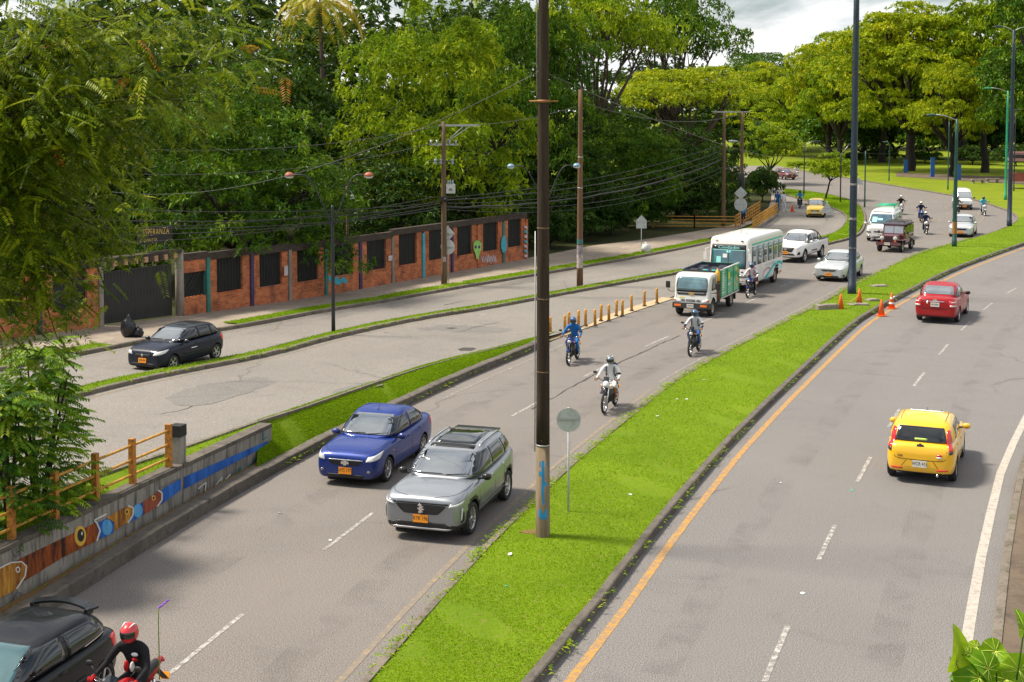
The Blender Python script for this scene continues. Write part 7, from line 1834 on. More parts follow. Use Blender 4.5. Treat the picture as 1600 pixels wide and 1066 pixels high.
RIDE = dict(pelvis=(-.22, 0, .90), waist=(-.20, 0, 1.06), chest=(-.13, 0, 1.28), neck=(-.07, 0, 1.45), head=(-.03, 0, 1.58), crown=(-.02, 0, 1.66),
            sho=(-.10, .20, 1.38), elb=(.06, .345, 1.14), wri=(.34, .35, 1.07), han=(.41, .35, 1.055), hip=(-.21, .10, .87), kne=(.24, .20, .83), ank=(-.02, .19, .40), toe=(.15, .20, .345))
STAND = dict(pelvis=(0, 0, .93), waist=(0, 0, 1.08), chest=(.01, 0, 1.30), neck=(.02, 0, 1.48), head=(.04, 0, 1.60), crown=(.04, 0, 1.69),
             sho=(.0, .19, 1.42), elb=(-.03, .25, 1.14), wri=(.06, .26, .90), han=(.09, .25, .82), hip=(0, .09, .90), kne=(.05, .11, .49), ank=(-.02, .11, .09), toe=(.13, .12, .035))
RAD = dict(pelvis=.150, waist=.128, chest=.150, neck=.062, head=.092, crown=.075, sho=.078, elb=.050, wri=.034, han=.040, hip=.100, kne=.066, ank=.047, toe=.036)

def person(label, pose, mats, rz=0.0, loc=(0, 0, 0), helmet=None, pack=None, hair=None, k=1.0, stride=0.0, group=None, visor=None, grip=True):
    """mats: dict of torso, upper_arm, forearm, thigh, calf, foot, neck (default skin)"""
    root = thing('person', label, 'person', loc, rz, group)
    J = {}
    for n, p in pose.items():
        if n in ('sho', 'elb', 'wri', 'han', 'hip', 'kne', 'ank', 'toe'):
            for s, t in ((1, 'l'), (-1, 'r')):
                q = Vector((p[0], p[1] * s, p[2]))
                if stride and n in ('kne', 'ank', 'toe'): q.x += stride * s * {'kne': .5, 'ank': 1.0, 'toe': 1.0}[n]; q.z += (0.06 if (s < 0 and n != 'kne') else 0)
                if stride and n in ('elb', 'wri', 'han'): q.x -= stride * s * {'elb': .4, 'wri': .8, 'han': .9}[n]
                J[n + t] = q
        else: J[n] = Vector(p)
    B = [('pelvis', 'waist', 'torso'), ('waist', 'chest', 'torso'), ('chest', 'neck', 'torso'), ('neck', 'head', 'neck'), ('head', 'crown', 'neck')]
    for t in 'lr':
        B += [('chest', 'sho' + t, 'torso'), ('sho' + t, 'elb' + t, 'upper_arm'), ('elb' + t, 'wri' + t, 'forearm'), ('wri' + t, 'han' + t, 'hand'),
              ('pelvis', 'hip' + t, 'thigh'), ('hip' + t, 'kne' + t, 'thigh'), ('kne' + t, 'ank' + t, 'calf'), ('ank' + t, 'toe' + t, 'foot')]
    names = list(J); idx = {n: i for i, n in enumerate(names)}
    me = bpy.data.meshes.new('body'); me.from_pydata([J[n] for n in names], [(idx[a], idx[b]) for a, b, _ in B], [])
    o = bpy.data.objects.new('tmp', me); COL.objects.link(o)
    md = o.modifiers.new('s', 'SKIN'); md.use_smooth_shade = True
    for i, n in enumerate(names):
        sv_ = me.skin_vertices[0].data[i]; r = RAD[n if n in RAD else n[:-1]]
        wide = {'pelvis': (1.0, 1.08), 'waist': (.88, 1.12), 'chest': (.88, 1.2)}.get(n, (1, 1))
        sv_.radius = (r * wide[0], r * wide[1]); sv_.use_root = (n == 'pelvis')
    ss = o.modifiers.new('u', 'SUBSURF'); ss.levels = 2; ss.render_levels = 2
    dg = bpy.context.evaluated_depsgraph_get(); dg.update()
    body = bpy.data.meshes.new_from_object(o.evaluated_get(dg)); bpy.data.objects.remove(o)
    regions = ['torso', 'upper_arm', 'forearm', 'hand', 'thigh', 'calf', 'foot', 'neck']
    body.materials.clear()
    for rg in regions: body.materials.append(mats.get(rg, SKIN))
    seg = [(J[a], J[b], regions.index(g), (RAD[a if a in RAD else a[:-1]] + RAD[b if b in RAD else b[:-1]]) / 2) for a, b, g in B]
    for p in body.polygons:
        c = p.center; best = (9, 0)
        for a, b, g, r in seg:
            ab = b - a; t = max(0, min(1, (c - a).dot(ab) / max(ab.length_squared, 1e-9)))
            d = (c - (a + ab * t)).length / (r + .02)
            if d < best[0]: best = (d, g)
        p.material_index = best[1]; p.use_smooth = True
    # fingers, closed round the grip or hanging slightly curled
    fm = MB()
    for s, t in ((1, 'l'), (-1, 'r')):
        h, w_ = J['han' + t], J['wri' + t]
        for f in range(4):
            L = (.9, 1.0, .95, .75)[f]
            if grip:
                y = h.y + s * (-.035 + .024 * f)
                P = [Vector((h.x + .035 * math.cos(a) * L ** .3 + .02, y, h.z - .012 + .036 * math.sin(a))) for a in (2.2, 1.3, .4, -.5, -1.4 * L - .2)]
            else:
                d = (h - w_).normalized(); side = Vector((1, 0, 0)); x = side * (-.03 + .02 * f)
                P = [h + x, h + x + d * .045 * L, h + x + d * .08 * L - Vector((0, s * .012, 0)), h + x + d * .10 * L - Vector((0, s * .03, 0))]
            fm.tube(P, [.011, .011, .010, .009, .007][:len(P)], 5, 3)
        if grip: fm.tube([h + Vector((-.02, -s * .03, .0)), h + Vector((.0, -s * .055, -.01)), h + Vector((.03, -s * .055, -.02))], [.013, .012, .009], 5, 3)
        else: fm.tube([w_.lerp(h, .6) + Vector((.02, 0, 0)), h + Vector((.045, 0, -.01)), h + Vector((.05, 0, -.04))], [.013, .012, .008], 5, 3)
    # face: nose, ears, mouth, eyes at half head height
    hd = J['head'] + Vector((0, 0, .02))
    fm.ball(hd + Vector((.098, 0, -.01)), (.018, .014, .025), 8, 7)
    for s in (1, -1): fm.ball(hd + Vector((0, s * .088, -.005)), (.022, .010, .032), 8, 7)
    nb = bmesh.new(); nb.from_mesh(body)
    tmp = bpy.data.meshes.new('t'); tmp.from_pydata(fm.v, [], fm.f); tmp.polygons.foreach_set('material_index', fm.m); tmp.polygons.foreach_set('use_smooth', [True] * len(fm.f)); nb.from_mesh(tmp)
    nb.to_mesh(body); nb.free()
    link('body', body, root)
    for s in (1, -1):
        mb = MB(); mb.ball(hd + Vector((.085, s * .034, .012)), (.010, .014, .008), 8); mb.build('eye', INK, root)
    mb = MB(); mb.ball(hd + Vector((.088, 0, -.052)), (.008, .026, .007), 8); mb.build('mouth', mat('lips', (.22, .07, .05), .5), root)
    if helmet:
        mb = MB(); c = hd + Vector((.005, 0, .005)); n = 20; kk = 12; V = []; Fc = []
        for i in range(kk + 1):
            t = math.pi * i / kk * .80
            for j in range(n):
                u = 2 * math.pi * j / n
                fr = max(0, math.cos(u)) ** 2
                r = Vector((.150, .132, .152))
                V.append(c + Vector((r.x * math.sin(t) * math.cos(u) + .012 * fr * math.sin(t), r.y * math.sin(t) * math.sin(u), r.z * math.cos(t))))
        for i in range(kk):
            for j in range(n):
                a = i * n + j; b = i * n + (j + 1) % n
                mid = math.pi * (i + .5) / kk * .80; u = 2 * math.pi * (j + .5) / n
                front = math.cos(u) > .45
                Fc.append(((a, a + n, b + n, b), 1 if (front and 1.22 < mid < 1.90) else 0))
        for f, m_ in Fc: mb.add([], [], 0); mb.f.append(f); mb.m.append(m_); mb.s.append(True)
        mb.v = [tuple(p) for p in V]
        ho = mb.build('helmet', [helmet, visor or GLASS], root)
        if helmet in (H_GREY, H_RED, H_WHITE):
            mb = MB()
            for s in (1, -1): mb.tube([c + Vector((.11, s * .06, .115)), c + Vector((.0, s * .075, .140)), c + Vector((-.10, s * .06, .112))], [.004, .012, .004], 5)
            mb.build('helmet_stripe', WHITE_INK if helmet != H_WHITE else H_RED, ho)
    elif hair:
        mb = MB(); mb.ball(hd + Vector((-.012, 0, .035)), (.105, .098, .092), 12); mb.build('hair', hair, root)
    if pack:
        bm = bmesh.new(); bmesh.ops.create_cube(bm, size=1)
        for v in bm.verts: v.co = Vector((v.co.x * .16, v.co.y * .30, v.co.z * .40))
        bmesh.ops.bevel(bm, geom=bm.edges[:], offset=.05, segments=3, affect='EDGES')
        ch = J['chest']; ax = (J['neck'] - J['waist']).normalized()
        rot = Vector((0, 0, 1)).rotation_difference(ax).to_matrix()
        for v in bm.verts: v.co = rot @ v.co + ch + rot @ Vector((-.23, 0, -.06))
        m_ = bpy.data.meshes.new('backpack'); bm.to_mesh(m_); bm.free(); m_.materials.append(pack)
        po = link('backpack', m_, root)
        for s in (1, -1):
            mb = MB(); P = [ch + rot @ Vector(q) for q in ((-.16, s * .11, .12), (-.03, s * .125, .165), (.10, s * .13, .10), (.145, s * .13, -.03), (.10, s * .15, -.17), (-.12, s * .14, -.20))]
            mb.tube(smooth_line(P, .06), .020, 6); mb.build('shoulder_strap', pack, po)
    root.scale = (k, k, k)
    return root

# ================================================================ motorcycles
MB_CACHE = {}
def make_moto(label, paint, kind='street', group='motorcycles on the road', cat='motorcycle'):
    root = thing('motorcycle', label, cat, group=group)
    dirt = kind == 'dirt'
    rf, rr = (.345, .31) if dirt else (.30, .30)
    xf, xr = .69, -.64
    def moto_wheel(x, r, wd):
        mb = MB(); mb.lathe([(r - wd * .9, -wd * .3), (r - wd * .5, -wd * .5), (r - wd * .1, -wd * .32), (r, 0), (r - wd * .1, wd * .32), (r - wd * .5, wd * .5), (r - wd * .9, wd * .3), (r - wd * .9, -wd * .3)], axis=(0, 1, 0), n=30, cap=False)
        w_ = mb.build('wheel', RUBBER, root); w_.location = (x, 0, r); ri = r - wd * .88
        mb = MB(); mb.lathe([(ri, -wd * .32), (ri - .022, -wd * .22), (ri - .022, wd * .22), (ri, wd * .32)], axis=(0, 1, 0), n=30, cap=False)
        for q in range(6 if not dirt else 14):
            a = 2 * math.pi * q / (6 if not dirt else 14)
            mb.tube([(math.cos(a) * .03, 0, math.sin(a) * .03), (math.cos(a + .12) * (ri - .015), 0, math.sin(a + .12) * (ri - .015))], .012 if not dirt else .006, 5)
        mb.lathe([(.05, -.05), (.05, .05)], axis=(0, 1, 0), n=12)
        mb.build('rim', ALLOY, w_)
        mb = MB(); mb.lathe([(.11, wd * .62), (.11, wd * .66)], axis=(0, 1, 0), n=18); mb.build('brake_disc', CHROME, w_)
    moto_wheel(xf, rf, .085 if dirt else .09); moto_wheel(xr, rr, .11)
    P = lambda n, m: mb.build(n, m, root)
    top = (.40, .96)
    for s in (1, -1):
        mb = MB(); mb.tube([(xf, s * .085, rf), (xf - .10, s * .085, rf + .26), (top[0], s * .085, top[1])], [.026, .026, .020], 8); P('fork_leg', TRIM if not dirt else CHROME)
    mb = MB(); mb.bar((top[0] + .01, -.11, top[1] - .04), (top[0] + .01, .11, top[1] - .04), .06, .03); mb.bar((top[0] + .06, -.10, top[1] - .18), (top[0] + .06, .10, top[1] - .18), .06, .03); P('fork_clamp', TRIM)
    mb = MB(); mb.tube(smooth_line([(.33, -.40, 1.05), (.40, -.24, 1.06), (.42, -.10, .99), (.42, .10, .99), (.40, .24, 1.06), (.33, .40, 1.05)], .05), .013, 6); hb = P('handlebar', TRIM)
    for s in (1, -1):
        mb = MB(); mb.tube([(.36, s * .29, 1.055), (.33, s * .41, 1.05)], .019, 8); mb.build('grip', RUBBER, hb)
        mb = MB(); mb.tube([(.42, s * .33, 1.05), (.46, s * .22, 1.05)], .007, 5); mb.build('lever', CHROME, hb)
        mb = MB(); mb.tube([(.40, s * .24, 1.06), (.42, s * .30, 1.17), (.40, s * .36, 1.24)], .007, 5); mb.ball((.39, s * .40, 1.27), (.018, .072, .045), 10); P('mirror', PLASTIC)
        mb = MB(); mb.ball((.52, s * .19, .86), (.045, .03, .025), 8); P('indicator', AMBER)
    # head unit
    mb = MB(); mb.ball((.50, 0, .90), (.10, .115, .13), 12); P('headlight_shell', paint if not dirt else WHITEP)
    mb = MB(); mb.ball((.555, 0, .88), (.06, .085, .075), 12); P('headlight', LAMP)
    mb = MB(); V = [(.50, -.10, .99), (.50, .10, .99), (.44, .085, 1.14), (.44, -.085, 1.14), (.53, 0, .99), (.46, 0, 1.16)]
    mb.add(V, [(0, 4, 5, 3), (4, 1, 2, 5)]); mb.add([(a - .008, b, c) for a, b, c in V], [(3, 5, 4, 0), (5, 2, 1, 4)]); P('windscreen', GLASS)
    # tank, seat, tail
    mb = MB(); mb.ball((.14, 0, .84), (.28, .145, .125), 14); mb.ball((.26, .10, .80), (.14, .07, .09), 10); mb.ball((.26, -.10, .80), (.14, .07, .09), 10); P('fuel_tank', paint)
    mb = MB(); L = smooth_line([(.0, 0, .83), (-.22, 0, .80), (-.45, 0, .84), (-.72, 0, .88)], .06); mb.tube(L, [.10 - .035 * i / len(L) for i in range(len(L))], 10); sm = P('seat', PLASTIC)
    mb = MB(); mb.tube([(-.40, 0, .74), (-.62, 0, .80), (-.86, 0, .90)], [.09, .08, .04], 8); P('tail_cowl', paint)
    mb = MB(); mb.ball((-.88, 0, .86), (.03, .06, .035), 8); P('tail_light', TAIL)
    mb = MB(); mb.bar((-.72, 0, .78), (-.98, 0, .52), .12, .015); P('rear_fender', PLASTIC)
    mb = MB(); mb.box((-.96, 0, .58), (.012, .15, .11), Matrix.Rotation(R(-25), 3, 'Y')); P('license_plate', PLATE_O)
    for s in (1, -1):
        mb = MB(); mb.ball((-.20, s * .115, .64), (.16, .03, .10), 10); P('side_cover', paint)
        mb = MB(); mb.tube([(xr, s * .075, rr), (-.20, s * .07, .40)], .022, 6); P('swingarm', TRIM)
        mb = MB(); mb.tube([(-.55, s * .10, .42), (-.48, s * .10, .74)], [.03, .025], 8); P('shock_absorber', CHROME)
        mb = MB(); mb.tube([(.02, s * .12, .34), (.02, s * .27, .335)], .014, 6); P('foot_peg', RUBBER)
    # frame and engine
    mb = MB(); mb.tube([(.42, 0, .86), (.36, 0, .55), (.24, 0, .26), (-.16, 0, .26), (-.24, 0, .70)], .024, 6); mb.tube([(.42, 0, .90), (.0, 0, .76), (-.24, 0, .72), (-.70, 0, .80)], .024, 6); P('frame', PLASTIC)
    mb = MB(); mb.box((.04, 0, .40), (.34, .26, .20)); mb.lathe([(.10, -.15), (.10, .15)], (-.02, 0, .40), (0, 1, 0), 14); P('engine_block', TRIM)
    mb = MB(); tl = Matrix.Rotation(R(25), 3, 'Y')
    for i in range(5): mb.box((.14 + .016 * i, 0, .52 + .035 * i), (.17, .18, .018), tl)
    mb.box((.17, 0, .59), (.12, .13, .20), tl); P('engine_cylinder', mat('cast_alloy', (.28, .28, .28), .45, .7))
    mb = MB(); mb.tube(smooth_line([(.26, -.05, .56), (.34, -.09, .40), (.20, -.13, .26), (-.15, -.14, .28), (-.35, -.145, .34)], .06), .020, 7); mb.tube([(-.30, -.15, .33), (-.40, -.16, .36), (-.85, -.17, .46)], [.025, .045, .05], 9); P('exhaust', CHROME if not dirt else TRIM)
    # front fender
    mb = MB(); V = []; Fc = []
    A = [(.2 + i * .2) for i in range(8)] if not dirt else None
    if not dirt:
        for a in A:
            for q in (-1, -.5, .5, 1): V.append((xf - math.cos(a + .5) * (rf + .025), q * .058, rf + math.sin(a + .5) * (rf + .025) - abs(q) * .02))
    else:
        for i in range(8):
            t = i / 7
            for q in (-1, -.5, .5, 1): V.append((xf - .30 + t * .72, q * (.07 - .02 * t), rf + .46 + .05 * math.sin(t * 3.1) - .06 * t - abs(q) * .02))
    for i in range(7):
        for q in range(3): Fc.append((i * 4 + q, i * 4 + q + 1, i * 4 + q + 5, i * 4 + q + 4))
    mb.add(V, Fc, 0, True); mb.add([(a, b, c - .008) for a, b, c in V], [f[::-1] for f in Fc], 0, True); P('front_fender', paint if not dirt else NAVY)
    if kind == 'scooter':
        mb = MB(); mb.box((.40, 0, .62), (.05, .34, .50), Matrix.Rotation(R(-14), 3, 'Y'), taper=.85); mb.ball((.42, 0, .64), (.07, .19, .26), 12); P('leg_shield', paint)
        mb = MB(); mb.ball((-.42, 0, .62), (.36, .17, .16), 12); P('rear_body', paint)
    return root

# ================================================================ traffic, placed by where the wheels meet the road
def put(o, pt, ang, z=0.0):
    """ang: degrees of travel clockwise from +Y (0 = away from the camera)"""
    o.location = (pt.x, pt.y, z if z is not None else pt.z); o.rotation_euler = (0, 0, R(90 - ang))
    return o
def side_mid(front, rear, track, left_side, ang, S, el=False):
    """centre of a car from the contact points of its two visible wheels"""
    f = GE if el else G
    a, b = f(*front), f(*rear); m = (a + b) / 2
    d = Vector((math.sin(R(ang)), math.cos(R(ang)), 0)); left = Vector((-d.y, d.x, 0))
    m = m - left * track * (1 if left_side else -1)
    xa, xb = S['axles']; m = m - d * ((xa + xb) / 2)
    return m
def drop(name, S, label, front, rear, left_side, ang, el=False, group='cars on the road'):
    o = make_car(name, label, S, group)
    p = side_mid(front, rear, S['hw'] - .10, left_side, ang, S, el)
    return put(o, p, ang, p.z + (0.004 if not el else .006))
drop('sedan', SAIL, 'blue metallic sedan with orange plate HTS 177, beside the grass strip', (601, 752), (660, 713), True, 180 + 17.0)
drop('suv', SUVS, 'grey metallic SUV with glass roof and orange plate KYK 196, driving alongside the blue sedan', (733, 832), (790, 782), True, 180 + 16.5)
drop('hatchback', CLIO, 'dark navy hatchback alone on the upper left road', (275, 577), (335, 564), True, 180 + 25.0, True).scale = (.93,) * 3
drop('taxi', HATCH, 'bright yellow taxi hatchback seen from behind on the right-hand road', (1504, 711), (1486, 754), False, 22.5, group='taxis')
drop('sedan', AVEO, 'red sedan seen from behind passing the traffic cones', (1509, 489), (1492, 504), False, 26.0).scale = (1.06,) * 3
drop('pickup_truck', PICK, 'white double-cab pickup with black roll bar behind the bus', (1254, 409), (1285, 403), True, 180 + 32.0)
drop('sedan', COROLLA, 'pale silver sedan half behind the tall blue mast', (1325, 439), (1342, 431), True, 180 + 29.0)
drop('sedan', LOGAN, 'silver sedan behind the grey-green mast at the bend', (1517, 371), (1526, 366), True, 180 + 24.0)
p = G(1269, 340); put(make_car('taxi', 'pale yellow taxi on the far side road near the island', SPARK, 'taxis'), p + Vector((.6, 1.2, 0)), 180 + 16, .006)
p = G(1374, 378); put(make_car('minibus', 'white minibus with green roof rack driving behind the maroon jeep', VAN1), p + Vector((1.0, 2.2, 0)), 180 + 24)
p = G(1508, 328); put(make_car('van', 'small white van with dark bumper coming round the bend', VAN2), p + Vector((.2, 1.4, 0)), 180 + 12)
jp = put(make_jeep('maroon jeep with canvas top and roof rack between the minibus and the silver sedan'), G(1389, 395) + Vector((.9, 1.7, 0)), 180 + 30)
bs_ = put(make_bus('white city bus with teal swooshes behind the green cargo truck'), G(1136, 458) + Vector((1.5, 3.0, 0)), 180 + 27.5); bs_.scale = (.90, .92, .97)
tk = put(make_truck('cream cab truck with tall green cargo sides beside the bollards'), G(1080, 494) + Vector((1.0, 2.1, 0)), 180 + 24); tk.scale = (.90,) * 3
# black car cut by the lower left corner
bk = make_car('hatchback', 'glossy black three-door car with roof spoiler cut by the lower left corner', BLK, 'cars on the road')
rear = AT(100, 962, 20.6); put(bk, Vector((rear.x - .55, 19.6, 0)), 180 + 17)
# far dark red pickup at the junction and its load
fr = dict(PICK); fr.update(paint=car_paint('dark_red_paint', (.12, .012, .02), 0, .35))
p = G(1228, 281); put(make_car('pickup_truck', 'dark red pickup far away at the junction', fr), p + Vector((0, 1.5, 0)), 180 - 20, -.01).scale = (.8,) * 3

def ride(px, py, ang, mlabel, paint_, kind, plabel, mats, helm, pack=None, el=False, k=1.0, visor=None, lean=0.0):
    g = G(px, py); d = Vector((math.sin(R(ang)), math.cos(R(ang)), 0)); c = g - d * .68        # (px, py) is the front wheel's contact
    m = put(make_moto(mlabel, paint_, kind), c, ang, .004); m.scale = (.95,) * 3; q = person(plabel, RIDE, mats, 0, (0, 0, 0), helm, pack, visor=visor, group='motorcycle riders'); put(q, c, ang, .004); q.scale = (.95,) * 3
    return m, q
def outfit(t, l, arm=None, fore=None, shoe=None, calf=None):
    d = dict(torso=t, upper_arm=arm or t, thigh=l, calf=calf or l, foot=shoe or C_BLACK)
    if fore: d['forearm'] = fore
    return d
ride(888, 571, 197, 'blue motorcycle under the rider in blue overalls', BLUE, 'street', 'person in blue overalls and dark helmet riding beside the bollards', outfit(C_BLUE, C_BLUE, C_BLUE, C_BLUE), H_BLUE)
ride(944, 647, 199, 'tall white off-road motorcycle under the rider in white', WHITEP, 'dirt', 'person in white shirt and shorts with backpack and grey helmet, nearest motorcyclist on the road', outfit(C_WHITE, C_WHITE, C_WHITE, C_WHITE, C_TAN, SKIN), H_GREY, C_NAVY)
ride(1078, 557, 202, 'dark motorcycle with a bright headlamp under the rider in jeans', NAVY, 'street', 'person in white T-shirt and jeans with dark sleeves, riding in front of the truck', outfit(C_WHITE, C_DENIM, C_WHITE, C_NAVY, C_TAN), H_BLUE, C_NAVY)
ride(1168, 466, 206, 'dark blue motorcycle passing the front of the bus', BLUE, 'street', 'person in white shirt with a slung strap riding beside the bus', outfit(C_WHITE, C_BLACK, C_WHITE, C_WHITE), H_BLUE, C_RED)
ride(1448, 367, 190, 'white-fronted motorcycle, the nearer of the two riding together', WHITEP, 'street', 'person in dark navy, nearer of two riders travelling together', outfit(C_NAVY, C_NAVY), H_WHITE)
ride(1440, 348, 192, 'motorcycle just behind the nearer one of the pair', BLUE, 'street', 'person in dark blue, farther of two riders travelling together', outfit(C_NAVY, C_BLUE), H_WHITE)
ride(1409, 336, 190, 'white scooter behind the minibus', WHITEP, 'scooter', 'person in black with a white helmet behind the minibus', outfit(C_BLACK, C_BLACK), H_WHITE)
ride(1539, 338, 188, 'white scooter under the rider in cyan', WHITEP, 'scooter', 'person in a cyan shirt riding a scooter at the bend', outfit(C_CYAN, C_DENIM), H_BLACK)
ride(1497, 338, 192, 'dark motorcycle in front of the small white van', BLACKP, 'street', 'person in grey riding between the silver sedan and the small van', outfit(C_GREY, C_BLACK), H_BLACK)
ride(1249, 326, 196, 'motorcycle on the far side road left of the pale taxi', BLACKP, 'street', 'person in a light blue shirt riding beside the pale yellow taxi', outfit(C_SKY, C_NAVY), H_BLACK)
ride(1246, 279, 180, 'very distant motorcycle at the junction', WHITEP, 'scooter', 'person in white and black, farthest rider at the junction', outfit(C_WHITE, C_BLACK), H_BLACK)
# motorcycle at the lower left, beside the black car
ang0 = 180 + 17; cpt = Vector((-5.62, 19.25, 0))
m0 = put(make_moto('red and black motorcycle cut by the lower edge, with a tall purple-tipped stalk', REDP, 'street'), cpt, ang0, .004)
q0 = put(person('person in black jacket and red helmet with white stripes beside the black car', RIDE, dict(outfit(C_BLACK, C_BLACK, C_BLACK, C_BLACK), hand=C_RED), 0, (0, 0, 0), H_RED, None, visor=GLASS, group='motorcycle riders'), cpt, ang0, .004)
for c_, r_, m_ in (((.005, .10, 1.30), (.03, .06, .03), C_WHITE), ((.0, .10, 1.22), (.03, .05, .03), C_RED), ((-.02, -.06, 1.10), (.05, .04, .09), C_RED), ((-.02, .04, 1.10), (.05, .03, .08), C_WHITE)):
    mb = MB(); mb.ball(c_, r_, 8); mb.build('jacket_panel', m_, q0)
mb = MB(); mb.tube(smooth_line([(-.55, .16, .7), (-.52, .18, 1.2), (-.50, .19, 1.62), (-.46, .22, 1.84)], .15), .009, 6); stalk = mb.build('stalk', mat('stalk_green', (.16, .22, .03), .7), m0)
rr_ = random.Random(3); mb = MB()
for i in range(14):
    t = i / 13; c = Vector((-.46 + .05 * t, .22 + .20 * t, 1.84 + .16 * t)); mb.ball(c + Vector((rr_.uniform(-.015, .015),) * 3), (.016, .022, .012), 6)
mb.build('purple_tip', mat('purple_ribbon', (.22, .05, .50), .6, var=.25), m0)
# people on foot
def walker(px, py, lab, mats, ang, hair=C_BLACK, stride=.16):
    g = G(px, py); return put(person(lab, STAND, mats, 0, (0, 0, 0), None, None, hair, stride=stride, grip=False), g, ang, .1)
walker(1161, 353, 'person in a light blue shirt and dark shorts walking up the ramp', dict(torso=C_SKY, upper_arm=C_SKY, thigh=C_NAVY, foot=C_BLACK), 20)
walker(1215, 331, 'person in blue work clothes standing at the end of the railing', dict(torso=C_BLUE, upper_arm=C_BLUE, forearm=C_BLUE, thigh=C_BLUE, calf=C_BLUE, foot=C_BLACK), 200, C_BLUE, .05)
walker(1224, 332, 'person in pale clothes beside the worker in blue', dict(torso=C_WHITE, upper_arm=C_WHITE, thigh=C_WHITE, calf=C_WHITE, foot=C_BLACK), 160)

# ================================================================ trees and plants
def leaf_mat(name, stops, transl=0.38, gloss=0.42):
    M = NM(name)
    a = M.node('ShaderNodeAttribute', attribute_name='tone').outputs['Fac']
    c = M.ramp(a, stops)
    M.set(color=c, rough=gloss, spec=0.16)
    t = M.node('ShaderNodeBsdfTranslucent', {'Color': M.mix(0.35, c, (0.30, 0.36, 0.02))}).outputs[0]
    mx = M.node('ShaderNodeMixShader', {0: transl}).outputs[0]; n = mx.node
    M.link(M.b.outputs[0], n.inputs[1]); M.link(t, n.inputs[2]); M.link(mx, M.out.inputs[0])
    return M.m
L_MANGO = leaf_mat('mango_leaf', [(0, (.009, .040, .004)), (.45, (.040, .120, .006)), (.75, (.125, .235, .008)), (1, (.30, .37, .02))], .24)
L_BRIGHT = leaf_mat('bright_leaf', [(0, (.045, .115, .006)), (.4, (.17, .28, .006)), (.75, (.36, .44, .009)), (1, (.52, .53, .03))])
L_DARK = leaf_mat('dark_leaf', [(0, (.005, .020, .004)), (.5, (.016, .058, .007)), (.85, (.048, .120, .010)), (1, (.12, .20, .02))], .24)
L_GOLD = leaf_mat('golden_leaf', [(0, (.080, .135, .005)), (.4, (.25, .34, .006)), (.75, (.46, .50, .010)), (1, (.66, .56, .02))])
L_FEATHER = leaf_mat('feathery_leaf', [(0, (.022, .060, .005)), (.45, (.10, .165, .007)), (.80, (.27, .31, .009)), (.93, (.34, .22, .02)), (1, (.44, .12, .02))], .42)
L_SHRUB = leaf_mat('shrub_leaf', [(0, (.030, .10, .008)), (.5, (.11, .25, .010)), (1, (.33, .48, .02))])
L_HEART = leaf_mat('heart_leaf', [(0, (.05, .20, .01)), (1, (.28, .42, .01))], .45, .35)
L_PALM = leaf_mat('palm_leaf', [(0, (.06, .12, .01)), (.5, (.20, .24, .012)), (1, (.50, .34, .03))])
BARK = mat('bark', (.060, .042, .030), .95, var=.45, vscale=4, bump=.6, bscale=14)
BARK_DK = mat('dark_bark', (.022, .017, .014), .95, var=.4, vscale=4, bump=.6, bscale=14)

RNG = np.random.default_rng(5)
def leaves(name, C, D, L, W, tone, m, droop=0.25, nz=0.35):
    """one pointed leaf per row: base C, direction D, length L, width W"""
    n = len(C); D = D / np.linalg.norm(D, axis=1, keepdims=True)
    up = np.array([0, 0, 1.0]) + RNG.normal(0, nz, (n, 3))
    S = np.cross(D, up); S /= np.maximum(np.linalg.norm(S, axis=1, keepdims=True), 1e-6)
    L = np.asarray(L).reshape(-1, 1); W = np.asarray(W).reshape(-1, 1)
    mid = C + D * L * .45; tip = C + D * L; tip[:, 2] -= (L * droop)[:, 0]
    V = np.stack([C, mid + S * W / 2, tip, mid - S * W / 2], 1).reshape(-1, 3).astype(np.float32)
    me = bpy.data.meshes.new(name)
    me.vertices.add(4 * n); me.vertices.foreach_set('co', V.ravel())
    me.loops.add(4 * n); me.loops.foreach_set('vertex_index', np.arange(4 * n, dtype=np.int32))
    me.polygons.add(n); me.polygons.foreach_set('loop_start', np.arange(0, 4 * n, 4, dtype=np.int32)); me.polygons.foreach_set('loop_total', np.full(n, 4, dtype=np.int32))
    me.polygons.foreach_set('use_smooth', np.zeros(n, dtype=bool))
    at = me.attributes.new('tone', 'FLOAT', 'FACE'); at.data.foreach_set('value', np.clip(tone, 0, 1).astype(np.float32))
    me.materials.append(m); me.update(calc_edges=True); me.validate()
    return me

def unit(n):
    v = RNG.normal(0, 1, (n, 3)); return v / np.linalg.norm(v, axis=1, keepdims=True)

